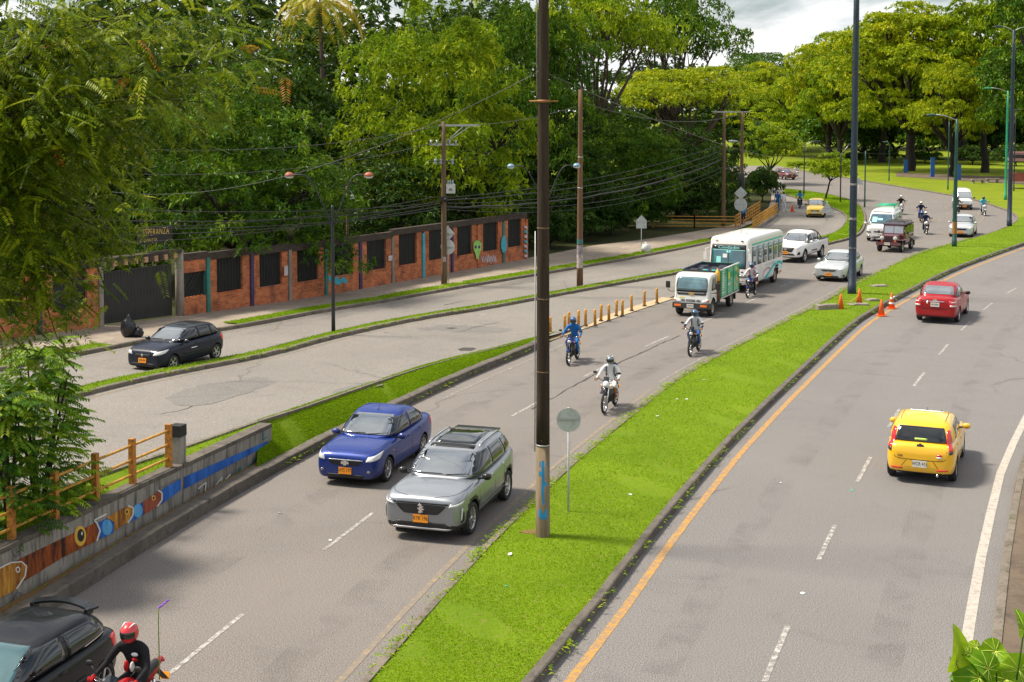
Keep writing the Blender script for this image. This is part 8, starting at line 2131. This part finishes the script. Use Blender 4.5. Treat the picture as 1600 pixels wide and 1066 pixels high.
def crown(kind, lobes, clumps, per, leafL, leafW, m, clump_r=(.7, 1.15), flat=.75, name='crown', inner=.25, rosette=6, droop=.25, up=.35, low=-.55):
    """lobes: (centre, radii). clumps of leaf rosettes sit on the lobes' shells; a few fill the inside."""
    lobes = [(np.array(c, float), np.array(r, float)) for c, r in lobes]
    area = np.array([r[0] * r[1] + r[0] * r[2] for c, r in lobes]); area /= area.sum()
    pick = RNG.choice(len(lobes), clumps, p=area)
    u = unit(clumps); u[:, 2] = np.where(u[:, 2] < low, -u[:, 2], u[:, 2])
    rad = np.where(RNG.random(clumps) < inner, RNG.uniform(.35, .8, clumps), RNG.uniform(.82, 1.08, clumps))
    cc = np.array([lobes[i][0] for i in pick]); rr = np.array([lobes[i][1] for i in pick])
    C = cc + u * rr * rad[:, None]
    keep = np.ones(clumps, bool)
    ct = RNG.beta(2.2, 2.4, clumps)                       # tone of the clump: some flush bright, some dull
    R_ = RNG.uniform(clump_r[0], clump_r[1], clumps)
    # rosettes on each clump's upper shell
    n = clumps * per
    k = np.repeat(np.arange(clumps), per)
    v = unit(n); v[:, 2] = np.abs(v[:, 2]) * .9 - .25
    v = v * .75 + u[k] * .55; v /= np.linalg.norm(v, axis=1, keepdims=True)
    P = C[k] + v * R_[k][:, None] * np.array([1, 1, flat]) * RNG.uniform(.55, 1.05, n)[:, None]
    q = np.repeat(np.arange(n), rosette); m_ = len(q)
    ax = v[q]; rd = unit(m_); rd -= ax * (rd * ax).sum(1, keepdims=True); rd /= np.maximum(np.linalg.norm(rd, axis=1, keepdims=True), 1e-6)
    D = ax * RNG.uniform(.1, .7, m_)[:, None] + rd * .85; D[:, 2] += up * .4 - .12
    tone = ct[k][q] * .72 + RNG.random(m_) * .30 + np.repeat(RNG.normal(0, .07, n), rosette)
    return leaves(name, P[q], D, leafL * RNG.uniform(.7, 1.25, m_), leafW * RNG.uniform(.75, 1.25, m_), tone, m, droop=droop, nz=1.1)

def limbs(base, lobes, r0, fork, seed, wob=.35, name='trunk', spread=7, tw=True):
    rr_ = random.Random(seed); mb = MB(); base = Vector(base); fk = Vector(fork)
    L = [base + (fk - base) * t + Vector((rr_.uniform(-1, 1), rr_.uniform(-1, 1), 0)) * wob * .25 * (1 if 0 < t < 1 else 0) for t in (0, .2, .45, .7, 1)]
    mb.tube([L[0] - Vector((0, 0, .3))] + L, [r0 * 1.45, r0 * 1.15, r0 * .95, r0 * .85, r0 * .8, r0 * .72], 10)
    for c, r in lobes:
        c = Vector(c); mid = fk.lerp(c, .5) + Vector((rr_.uniform(-1, 1), rr_.uniform(-1, 1), rr_.uniform(-.3, .6))) * wob
        mb.tube([fk - Vector((0, 0, .1)), fk.lerp(mid, .5), mid, c], [r0 * .62, r0 * .5, r0 * .36, r0 * .16], 7)
        if tw:
            for _ in range(spread):
                e = c + Vector((rr_.uniform(-1, 1) * r[0], rr_.uniform(-1, 1) * r[1], rr_.uniform(-.1, .8) * r[2])) * .85
                s = mid.lerp(c, rr_.uniform(.1, .95)); mb.tube([s, s.lerp(e, .5) + Vector((0, 0, .25)), e], [r0 * .22, r0 * .12, r0 * .04], 5)
    return mb

PROTO = {}
def proto(key):
    """trunk mesh + crown mesh of a kind, both about the tree's foot"""
    if key in PROTO: return PROTO[key]
    k, seed = key; rr_ = random.Random(seed * 17 + len(k)); bark = BARK
    def around(n, R0, z, r, jz=.6, rj=.25):
        out = []
        for i in range(n):
            a = 2 * math.pi * (i + rr_.random() * .6) / n; q = R0 * rr_.uniform(.75, 1.1)
            s = r * rr_.uniform(1 - rj, 1 + rj); out.append(((math.cos(a) * q, math.sin(a) * q, z + rr_.uniform(-jz, jz)), (s, s, s * .78)))
        return out
    if k == 'mango':
        lb = around(6, 3.7, 4.6, 2.1) + around(5, 2.6, 7.5, 2.1) + [((0, 0, 9.6), (2.1, 2.1, 1.8))] + around(7, 4.5, 2.6, 1.5)
        cr = crown(k, lb, 440, 13, .30, .085, L_MANGO, (.6, 1.05), .8, rosette=7, droop=.2, inner=.35); tk_ = limbs((0, 0, 0), lb[:6], .34, (0, 0, 2.3), seed); bark = BARK_DK
    elif k == 'bright':
        lb = around(6, 3.7, 4.8, 2.1) + around(6, 2.8, 8.0, 2.0) + [((0, 0, 10.4), (2.1, 2.1, 1.9))] + around(5, 4.2, 2.8, 1.5)
        cr = crown(k, lb, 440, 13, .30, .09, L_BRIGHT, (.6, 1.05), .8, rosette=7, droop=.2, inner=.35); tk_ = limbs((0, 0, 0), lb[:6], .36, (0, 0, 2.6), seed); bark = BARK_DK
    elif k == 'dark':
        lb = around(6, 3.2, 3.6, 2.5) + around(5, 2.6, 6.8, 2.4) + [((0, 0, 9.0), (2.4, 2.4, 2.2)), ((0, 0, 5.5), (3, 3, 3.4))] + around(5, 3.4, 1.6, 1.7, .3)
        cr = crown(k, lb, 520, 9, .34, .13, L_DARK, (.6, 1.05), .8, rosette=5, droop=.3); tk_ = limbs((0, 0, 0), lb[:5], .3, (0, 0, 2.0), seed); bark = BARK_DK
    elif k == 'umbrella':
        lb = around(7, 4.2, 9.6, 2.5, .5) + around(4, 1.8, 10.8, 2.4, .4)
        lb = [(c, (r[0], r[1], r[2] * .42)) for c, r in lb]
        cr = crown(k, lb, 430, 9, .28, .10, L_BRIGHT, (.6, 1.1), .42, rosette=5, droop=.15, inner=.2); tk_ = limbs((0, 0, 0), lb, .26, (.2, .1, 4.6), seed, .6, spread=6)
    elif k == 'saman':
        lb = around(7, 5.8, 10.0, 2.7, 1.9) + around(6, 3.4, 13.2, 2.7, 1.2) + [((0, 0, 15.4), (2.6, 2.6, 1.7))] + around(8, 7.0, 7.2, 1.9, 1.6)
        lb = [(c, (r[0], r[1], r[2] * .8)) for c, r in lb]
        cr = crown(k, lb, 820, 12, .34, .15, L_GOLD, (.6, 1.3), .5, rosette=6, droop=.2, inner=.12); tk_ = limbs((0, 0, 0), lb[:14], .55, (.4, .2, 3.8), seed, 1.0, spread=4); bark = BARK_DK
    elif k == 'green_saman':
        lb = around(7, 5.4, 9.4, 2.8, 1.8) + around(6, 3.2, 13.0, 2.8, 1.1) + [((0, 0, 15.0), (2.8, 2.8, 1.9))] + around(7, 6.0, 6.2, 2.1, 1.4)
        cr = crown(k, lb, 760, 12, .34, .16, L_BRIGHT, (.6, 1.3), .55, rosette=6, droop=.15, inner=.15); tk_ = limbs((0, 0, 0), lb[:12], .5, (.2, .3, 4.2), seed, .9, spread=3); bark = BARK_DK
    elif k == 'round':
        lb = around(6, 2.5, 4.4, 1.7, .4) + around(4, 1.5, 6.2, 1.7, .3) + [((0, 0, 7.2), (1.6, 1.6, 1.1))]
        lb = [(c, (r[0], r[1], r[2] * .8)) for c, r in lb]
        cr = crown(k, lb, 260, 12, .26, .11, L_BRIGHT, (.6, .95), .5, rosette=6, droop=.15); tk_ = limbs((0, 0, 0), lb[:6], .17, (0, 0, 1.9), seed, .4, spread=3); bark = BARK_DK
    elif k == 'small':
        lb = [(c, (r[0], r[1], r[2] * .35)) for c, r in around(5, 1.0, 2.2, .8, .25) + around(5, .85, 2.9, .75, .2) + [((0, 0, 3.4), (.9, .9, .8))]]
        cr = crown(k, lb, 150, 8, .20, .09, L_BRIGHT, (.25, .45), .45, rosette=5, droop=.1); tk_ = limbs((.35, 0, 0), lb[:5], .085, (0, 0, 1.6), seed, .25, spread=2); bark = BARK_DK
    elif k == 'bush':
        lb = around(5, 1.0, .9, 1.0, .2) + [((0, 0, 1.7), (1.1, 1.1, .9))] + around(4, .7, 1.7, .8, .2)
        cr = crown(k, lb, 170, 8, .22, .10, L_DARK, (.3, .55), .8, rosette=5, droop=.25, low=-.2); tk_ = limbs((0, 0, 0), lb[:5], .07, (0, 0, .5), seed, .2, spread=2); bark = BARK_DK
    PROTO[key] = (tk_.mesh('trunk', bark), cr)
    return PROTO[key]

def tree(name, key, loc, s, label, rz=0.0, mat_over=None, group=None, cat='tree'):
    tm, cm = proto(key)
    ro = thing(name, label, cat, loc, rz, group)
    ro.scale = s if hasattr(s, '__len__') else (s, s, s)
    link('trunk', tm, ro); c = link('crown', cm, ro)
    if mat_over:
        c.material_slots[0].link = 'OBJECT'; c.material_slots[0].material = mat_over
    return ro

def plant(name, key, px, Y, z_top_py, wid_px, label, rz=0.0, mat_over=None, base_z=None, ph=None, pw=None):
    """stand a tree at depth Y so that its crown's top and width come out as in the photograph"""
    dims = {'mango': (11.6, 6.0), 'bright': (12.6, 5.8), 'dark': (11.4, 5.6), 'umbrella': (12.2, 6.6), 'saman': (17.0, 9.6), 'green_saman': (17.0, 9.0), 'round': (8.4, 4.2), 'small': (3.8, 1.8), 'bush': (2.7, 2.0)}[key[0]]
    top = AT(px, z_top_py, Y); bz = base_z if base_z is not None else 0.0
    sz = (top.z - bz) / dims[0]; sx = (wid_px / 2 * Y / F_PX) / dims[1]
    return tree(name, key, (top.x, Y, bz), (sx, sx, sz), label, rz, mat_over)

# --- behind the brick wall, left to right
plant('mango_tree', ('dark', 1), 60, 68, 60, 420, 'dark broad tree behind the wall at the far left, under the feathery branches', .3)
plant('mango_tree', ('mango', 1), 375, 66, 108, 400, 'large dark mango tree with drooping leaf clusters behind the gate wall', 1.1)
plant('broad_tree', ('dark', 2), 430, 88, 42, 330, 'tall dark tree between the two mango trees, below the palm', 2.0)
plant('mango_tree', ('bright', 1), 675, 84, -45, 345, 'big bright green mango tree behind the transformer pole', .6)
plant('broad_tree', ('dark', 1), 600, 79, 215, 260, 'low dark tree filling the gap under the bright mango tree', 4.0)
plant('broad_tree', ('dark', 2), 735, 89, 240, 240, 'low dark tree behind the wall end with the alien graffiti', 3.0)
plant('broad_tree', ('mango', 1), 830, 97, -40, 260, 'dense green tree directly behind the big pole', 5.0)
plant('broad_tree', ('dark', 1), 180, 95, -60, 420, 'tall dark tree far behind the feathery branches', 2.5)
plant('broad_tree', ('dark', 2), 560, 108, -60, 420, 'dark backdrop tree behind the bright mango tree', 1.5)
plant('acacia_tree', ('umbrella', 1), 930, 104, -30, 260, 'airy layered tree rising right of the big pole', .2)
plant('acacia_tree', ('umbrella', 2), 1050, 128, -15, 235, 'tall airy umbrella tree against the sky with bare dark branches', 2.2, L_MANGO)
plant('flowering_tree', ('umbrella', 1), 1075, 118, 100, 270, 'flat-topped yellow-green tree with pale flowers above the railing poles', 4.1, L_GOLD)
plant('broad_tree', ('dark', 2), 880, 96, 190, 220, 'dark undergrowth tree right of the brown pole', .9)
plant('broad_tree', ('mango', 1), 975, 103, 175, 200, 'mid green tree above the long railing', 2.7)
plant('broad_tree', ('dark', 1), 1060, 112, 195, 190, 'dark tree behind the long railing', 1.9)
plant('broad_tree', ('dark', 2), 1112, 124, 215, 130, 'dark tree beside the slim concrete pole', 3.7)
for i, (px, Y, tp, wd, lab) in enumerate(((860, 88, 330, 70, 'low dark bush at the end of the brick wall'), (905, 92, 325, 80, 'low dark bush behind the brown pole'), (955, 97, 318, 80, 'low dark bush between the brown pole and the house-shaped sign'), (1010, 103, 312, 80, 'low dark bush behind the house-shaped sign'),
                                          (1065, 113, 308, 70, 'low dark bush behind the middle of the long railing'), (1105, 116, 305, 60, 'low dark bush behind the slim concrete pole'))):
    plant('bush', ('bush', 1), px, Y, tp, wd, lab, i * 1.3)
plant('round_tree', ('round', 1), 1203, 163, 190, 112, 'rounded bright green tree at the far junction', .5)
plant('bush', ('bush', 1), 1192, 132, 262, 68, 'dense dark bush at the end of the ramp railing', 2.1)
g = G(1297, 313); st_ = tree('small_tree', ('small', 1), (g.x, g.y, .1), (1.25, 1.25, 1.22), 'small flat-topped tree leaning on the island', 2.9)
# --- park trees beyond the bend
plant('rain_tree', ('saman', 1), 1425, 195, 2, 300, 'huge golden-green rain tree with a forked dark trunk on the lawn', .4)
plant('rain_tree', ('saman', 2), 1300, 232, 52, 190, 'golden rain tree left of the huge one, behind the island', 1.9)
plant('rain_tree', ('saman', 1), 1355, 250, 35, 190, 'golden-green rain tree filling in behind the huge one', 3.3)
plant('rain_tree', ('green_saman', 1), 1545, 190, -25, 230, 'deep green rain tree at the right behind the teal mast', 1.0)
plant('rain_tree', ('green_saman', 1), 1640, 165, -50, 260, 'dark green rain tree cut by the right edge', 2.6, L_MANGO)
plant('rain_tree', ('saman', 2), 1490, 178, 95, 150, 'lower yellow-green rain tree behind the grey-green mast', 4.4)
plant('rain_tree', ('green_saman', 1), 1240, 260, 120, 170, 'green tree behind the small far bush', 5.2)
plant('rain_tree', ('saman', 2), 1190, 280, 98, 170, 'distant yellowish tree behind the rounded one', .9)
plant('acacia_tree', ('umbrella', 2), 1185, 300, 82, 170, 'distant thin-crowned tree on the skyline', 1.4, L_MANGO)
plant('rain_tree', ('saman', 2), 1318, 222, 75, 170, 'golden rain tree just behind the island tree', 2.4, L_BRIGHT)
plant('rain_tree', ('green_saman', 1), 1382, 228, 45, 190, 'green rain tree standing behind the small lawn lamp', 3.9)
plant('rain_tree', ('saman', 1), 1505, 236, 55, 200, 'golden-green rain tree behind the white van', 5.5)
plant('bush', ('bush', 1), 1247, 205, 252, 42, 'far light green bush behind the distant rider', .7, L_BRIGHT)
for i, (px, Y, tp, wd, ky, lab) in enumerate(((1150, 300, 130, 240, 'green_saman', 'backdrop tree far behind the junction'), (1330, 310, 90, 260, 'green_saman', 'backdrop tree far behind the golden rain trees'), (1440, 300, 100, 260, 'green_saman', 'backdrop tree far behind the forked trunk'), (1560, 290, 80, 260, 'green_saman', 'backdrop tree far behind the kiosk'),
                                                (1680, 240, 20, 260, 'green_saman', 'backdrop tree outside the right edge'), (1020, 150, 60, 300, 'dark', 'backdrop tree behind the airy umbrella tree'), (300, 130, -80, 500, 'dark', 'backdrop tree deep in the garden'), (-120, 90, -60, 480, 'dark', 'backdrop tree beyond the left edge'), (760, 130, -60, 420, 'dark', 'backdrop tree behind the big pole'))):
    plant('backdrop_tree', (ky, 1), px, Y, tp, wd, lab, i * .9, L_DARK if ky == 'dark' else L_MANGO)
# understorey that closes the view below the park crowns
for i, (px, Y, tp, wd) in enumerate(((1120, 292, 172, 130), (1185, 290, 166, 120), (1245, 285, 170, 120), (1296, 246, 170, 110), (1346, 242, 176, 110), (1400, 246, 166, 110), (1452, 242, 174, 110), (1505, 244, 164, 110), (1560, 240, 172, 110), (1615, 240, 166, 120))):
    plant('hedge_bush', ('bush', 1), px, Y, tp, wd, ['first', 'second', 'third', 'fourth', 'fifth', 'sixth', 'seventh', 'eighth', 'ninth', 'tenth'][i] + ' bush of the dark far hedge, counted from the junction', i * .8, L_DARK if i % 3 else L_MANGO)
for i, (px, Y, tp, wd) in enumerate(((1325, 225, 238, 60), (1378, 232, 232, 70), (1446, 226, 236, 60), (1520, 220, 228, 70), (1588, 214, 226, 70))):
    plant('park_bush', ('bush', 1), px, Y, tp, wd, ['first', 'second', 'third', 'fourth', 'fifth'][i] + ' shady bush among the park trunks, counted from the island', i * 1.8)
# --- palm top
def palm(px, py, Y, label):
    c = AT(px, py, Y); ro = thing('palm_tree', label, 'palm tree', (c.x, c.y, 0))
    mb = MB(); mb.tube([(0, 0, -.2), (.2, 0, c.z * .5), (0, 0, c.z)], [.24, .17, .14], 10); mb.build('trunk', BARK, ro)
    rr_ = random.Random(4)
    for i in range(13):
        a = 2 * math.pi * i / 13 + rr_.uniform(-.2, .2); ln = rr_.uniform(3.8, 4.8); el = rr_.uniform(.1, 1.0)
        d = Vector((math.cos(a), math.sin(a), 0)); P = []
        for k in range(13):
            t = k / 12; P.append(Vector((0, 0, c.z)) + d * ln * t * (1 - .22 * t * t) + Vector((0, 0, ln * (el * t - (el + .75) * t * t))))
        C, D, Ln, W = [], [], [], []
        side = Vector((-d.y, d.x, 0))
        for k in range(1, 13):
            for u in (0, .33, .66):
                p = P[k - 1].lerp(P[k], u); t = (k - 1 + u) / 12; L = .95 * math.sin(math.pi * min(1, t * .9 + .1)) + .15
                for s in (1, -1):
                    C.append(p); D.append(side * s * .8 + d * .5 + Vector((0, 0, -.35))); Ln.append(L); W.append(.10)
        me = leaves('frond', np.array([tuple(p) for p in C]), np.array([tuple(p) for p in D]), np.array(Ln), np.array(W), RNG.uniform(.35, 1, len(C)) if i % 3 else RNG.uniform(.7, 1, len(C)), L_PALM, droop=.35)
        fo = link('frond', me, ro); mb = MB(); mb.tube(P, [.035 - .002 * k for k in range(13)], 5); mb.build('midrib', L_PALM, fo)
palm(500, 6, 96, 'palm with yellowing fronds above the dark mango tree')
# --- feathery foreground tree on the left
def spray_tree():
    base = Vector((-8.6, 15.6, 0.6)); ro = thing('feathery_tree', 'feathery yellow-brown-green tree reaching in from the upper left', 'tree', base)
    rr_ = random.Random(9); O = lambda px, py, Y: AT(px, py, Y) - base; K = .62
    mb = MB(); hub = O(-120, 250, 15.6); mb.tube([(0, 0, -.3), (.1, 0, 2.5), hub - Vector((0, 0, .8)), hub], [.24, .2, .16, .14], 10)
    ends = [(60, 40, 24), (180, 30, 23), (300, 60, 23.5), (420, 90, 24), (240, 150, 22.5), (120, 150, 22), (60, 220, 23), (180, 260, 24), (100, 330, 24), (200, 380, 25.5), (40, 400, 23.5), (130, 460, 26), (30, 500, 25), (90, 530, 26), (-20, 120, 22), (-20, 300, 23), (-10, 450, 24), (390, 20, 24.5), (270, -10, 24), (140, -20, 23), (0, 0, 24), (330, 120, 25), (210, 320, 27), (20, 180, 24), (110, 240, 25), (40, 290, 25), (120, 400, 25.5), (10, 350, 24.5), (70, 460, 25.5), (160, 330, 26), (20, 540, 26), (220, 220, 24.5), (320, 160, 24), (90, 100, 23.5)]
    C, D, Ln, W, T_ = [], [], [], [], []
    for e in ends:
        q = O(e[0], e[1], e[2] * K); mid = hub.lerp(q, .55) + Vector((rr_.uniform(-.4, .4), rr_.uniform(-.4, .4), rr_.uniform(.0, .7)))
        L = smooth_line([hub, mid, q], .3); mb.tube(L, [max(.005, .055 * (1 - i / len(L)) ** 1.3) for i in range(len(L))], 5)
        for j in range(96):
            t = .52 + .52 * rr_.random(); i = min(len(L) - 1, int(t * (len(L) - 1))); o = L[i] + Vector((rr_.gauss(0, .22), rr_.gauss(0, .30), rr_.gauss(-.05, .20)))
            d = Vector((rr_.gauss(.25, .6), rr_.gauss(0, .6), rr_.gauss(-.45, .45))).normalized(); ln = rr_.uniform(.20, .40)
            side = d.cross(Vector((rr_.gauss(0, .4), rr_.gauss(0, .4), 1))).normalized(); tn = rr_.uniform(.05, .78)
            if rr_.random() < .015: tn = 1.0
            for k in range(11):
                p = o + d * ln * (k + .5) / 11 + Vector((0, 0, -.06 * (k / 11) ** 2))
                for s in (1, -1): C.append(tuple(p)); D.append(tuple(side * s * .85 + d * .45 + Vector((0, 0, -.15)))); Ln.append(.092 * (1 - .45 * k / 11)); W.append(.027); T_.append(tn + rr_.uniform(-.08, .08))
    mb.build('trunk', BARK_DK, ro)
    link('crown', leaves('crown', np.array(C), np.array(D), np.array(Ln), np.array(W), np.array(T_), L_FEATHER, droop=.1), ro)
spray_tree()
def shrub(px, py, Y, hpx, wpx, label, seed, m=L_SHRUB, n=230, z0=None):
    b = AT(px, py, Y); ro = thing('feathery_shrub', label, 'shrub', b); rr_ = random.Random(seed); H = hpx * Y / F_PX; Wd = wpx * Y / F_PX / 2
    mb = MB(); C, D, Ln, W, T_ = [], [], [], [], []
    for s_ in range(7):
        a = rr_.uniform(0, 6.28); tip = Vector((math.cos(a) * Wd * rr_.uniform(.05, .55), math.sin(a) * Wd * .5, H * rr_.uniform(.55, .98))); mb.tube([(0, 0, -.2), tip * .5 + Vector((0, 0, .1)), tip], [.05, .03, .01], 6)
    for j in range(n):
        h = rr_.random() ** .8; a = rr_.uniform(0, 6.28); r = Wd * (1 - .65 * h ** 1.6) * math.sqrt(rr_.random()); o = Vector((math.cos(a) * r * .75, math.sin(a) * r * .75, H * h * .93)); d = Vector((math.cos(a), math.sin(a), rr_.uniform(-.1, .65))).normalized(); ln = rr_.uniform(.35, .65)
        side = d.cross(Vector((0, 0, 1))).normalized(); tn = rr_.uniform(.1, .95)
        for k in range(10):
            p = o + d * ln * (k + .3) / 10 + Vector((0, 0, -.22 * (k / 10) ** 2))
            for s in (1, -1): C.append(tuple(p)); D.append(tuple(side * s * .8 + d * .5 + Vector((0, 0, -.35)))); Ln.append(.17 * (1 - .4 * k / 10)); W.append(.05); T_.append(tn + rr_.uniform(-.1, .1))
    mb.build('trunk', BARK_DK, ro)
    link('crown', leaves('crown', np.array(C), np.array(D), np.array(Ln), np.array(W), np.array(T_), m, droop=.25), ro)
shrub(62, 800, 27.0, 292, 200, 'feathery green shrub growing through the orange fence on the retaining wall', 2, n=400)
shrub(18, 835, 25.3, 250, 150, 'darker feathery shrub at the foot of the fence, against the left edge', 6, L_MANGO, 260)
# --- heart-leaved plant at the lower right corner
hb_ = thing('heart_leaf_plant', 'bright heart-leaved plant poking up at the lower right corner', 'plant', (0, 0, 0)); root_p = AT(1550, 1250, 10.5); hb_.location = root_p
VEIN = mat('leaf_vein', (.42, .52, .08), .5)
def heart_leaf(cx, cy, s, rz, tilt, tone):
    q = AT(cx, cy, 10.5 + random.Random(cx).uniform(-.25, .25)) - root_p; n = 28; rot = Matrix.Rotation(rz, 3, 'Y') @ Matrix.Rotation(tilt, 3, 'X'); wv = random.Random(cx + 1).uniform(0, 6)
    def P(t, k):
        r = 1.3 * s * (1 - .45 * abs(math.cos(t / 2)) ** 8) * (1 + .5 * max(0, -math.cos(t)) ** 8) * k; x, y = math.cos(t) * r, math.sin(t) * r * .82
        return rot @ Vector((x, y, .42 * abs(y) - .9 * x * x / s * .35 + .035 * s * math.sin(t * 7 + wv) * k)) + q
    V = [P(0, 0)] + [P(2 * math.pi * i / n, k) for k in (.35, .7, 1) for i in range(n)]
    F_ = [(0, 1 + i, 1 + (i + 1) % n) for i in range(n)] + [(1 + a * n + i, 1 + (a + 1) * n + i, 1 + (a + 1) * n + (i + 1) % n, 1 + a * n + (i + 1) % n) for a in (0, 1) for i in range(n)]
    mb = MB(); mb.add(V, F_, 0, True); me = mb.mesh('leaf', L_HEART, False)
    at = me.attributes.new('tone', 'FLOAT', 'FACE'); at.data.foreach_set('value', [min(1, max(0, tone + .12 * math.sin(i * 1.7))) for i in range(len(F_))]); lf = link('leaf', me, hb_)
    up_ = rot @ Vector((0, 0, .004))
    for t in (math.pi, 2.5, 1.9, 1.3, .8, -2.5, -1.9, -1.3, -.8): mb = MB(); mb.tube([P(t, k) + up_ for k in (.02, .35, .7, .95)], [.004, .003, .0022, .001], 4); mb.build('vein', VEIN, lf)
    mb = MB(); mb.tube([q, q * .5 + Vector((.05, .05, 0)), (0, 0, 0)], .007, 5); mb.build('stem', L_SHRUB, hb_)
for a in ((1494, 1035, .13, 1.9, 1.1, .95), (1525, 1012, .055, .2, .6, .9), (1543, 1046, .11, .9, .9, .35), (1516, 1022, .05, 1.2, 1.1, .85), (1556, 1018, .10, -.5, .8, .55), (1592, 1048, .12, .5, 1.0, .6), (1600, 985, .075, 1.5, 1.2, .4), (1530, 1060, .10, .2, .9, .25), (1508, 1060, .09, 2.4, 1.0, .5), (1572, 1062, .12, -.3, 1.1, .3), (1486, 1062, .08, 2.0, .8, .7)): heart_leaf(*a)

# ================================================================ grass blades
def mesh_points(o, n, y_pow=1.0, near=None):
    """n random points on an object's faces, denser close to the camera"""
    me = o.data; vs = np.empty(len(me.vertices) * 3, np.float32); me.vertices.foreach_get('co', vs); vs = vs.reshape(-1, 3); Q = np.array([p.vertices[:] for p in me.polygons])
    A, B, C_, D_ = (vs[Q[:, i]] for i in range(4)); ar = np.linalg.norm(np.cross(B - A, D_ - A), axis=1); cy = A[:, 1]
    w_ = ar * np.clip(1.0 / np.maximum(cy, 18) ** y_pow, 0, 1)
    if near: w_ = w_ * (cy < near)
    w_ /= w_.sum(); k = RNG.choice(len(Q), n, p=w_); u, v = RNG.random((n, 1)), RNG.random((n, 1))
    return (A[k] * (1 - u) + B[k] * u) * (1 - v) + (D_[k] * (1 - u) + C_[k] * u) * v
L_GRASS = leaf_mat('grass_blade', [(0, (.12, .235, .002)), (.45, (.225, .385, .003)), (.85, (.33, .47, .005)), (1, (.46, .44, .05))], .42, .7)
def blades(name, o, n, h, wd, label, y_pow=1.6, near=None):
    P = mesh_points(o, n, y_pow, near)
    pt = np.sin(P[:, 0] * .9 + 1.7 * np.sin(P[:, 1] * .43)) * np.cos(P[:, 1] * .71 + np.sin(P[:, 0] * 1.3)) + .5 * np.sin(P[:, 0] * 3.1 + P[:, 1] * 2.3)
    P = P[RNG.random(len(P)) < np.clip(1.15 - np.clip(pt - .6, 0, 1) * 2.4, .10, 1)]; n = len(P); far = np.clip(P[:, 1] / 40, .8, 2.2)
    D = RNG.normal(0, .42, (n, 3)); D[:, 2] = RNG.uniform(.6, 1.1, n)
    tone = RNG.beta(2, 2.2, n) * .6 + .08 + .22 * (np.sin(P[:, 0] * 1.7 + 2 * np.sin(P[:, 1] * .9)) * np.cos(P[:, 1] * 1.3)) * .5
    me = leaves(name, P - np.array([0, 0, .01]), D, h * RNG.uniform(.5, 1.25, n) , wd * far * RNG.uniform(.7, 1.3, n), tone, L_GRASS, droop=.25)
    tag(link(name, me), label, kind='stuff')
blades('median_grass', median_soil, 165000, .055, .020, 'short bright grass covering the median')
blades('strip_grass', strip_B, 70000, .06, .022, 'bright grass on the strip beside the main road', .8)
blades('upper_grass', strip_C, 14000, .10, .018, 'grass behind the orange fence', .8)
blades('ledge_weeds', strip_D, 1600, .10, .02, 'sparse weeds on the ledge below the painted wall', .5)
blades('divider_grass', strip_A, 40000, .12, .022, 'thin grass on the strip between the roads', .8)
for i, o in enumerate(strip_E): blades('verge_grass', o, 14000 if i else 6000, .12, .022, 'grass verge along the upper road', .8)

def ragged(line, side, n, label):
    P, D = [], []
    for _ in range(n):
        i = int(RNG.integers(0, len(line) - 1)); q = line[i].lerp(line[i + 1], RNG.random())
        d = line[i + 1] - line[i]; nn = Vector((d.y, -d.x, 0)).normalized() * side
        for _k in range(14): P.append((q.x + nn.x * .12 + RNG.normal(0, .10), q.y + nn.y * .12 + RNG.normal(0, .12), q.z + .12)); D.append((-nn.x * .8 + RNG.normal(0, .4), -nn.y * .8 + RNG.normal(0, .4), .6))
    me = leaves('kerb_weeds', np.array(P), np.array(D), RNG.uniform(.08, .19, len(P)), RNG.uniform(.02, .035, len(P)), RNG.random(len(P)), L_GRASS, droop=.4); tag(link('kerb_weeds', me), label, kind='stuff')
ragged([p for p in mL if p.y < 95], 1, 420, 'ragged grass growing over the inner median kerb'); ragged([p for p in mR if p.y < 95], -1, 240, 'ragged grass growing over the outer median kerb'); ragged([p for p in sA_R if p.y < 90], -1, 160, 'weeds in the strip kerb'); ragged(sB_out, -1, 60, 'weeds at the dark kerb beside the main road')
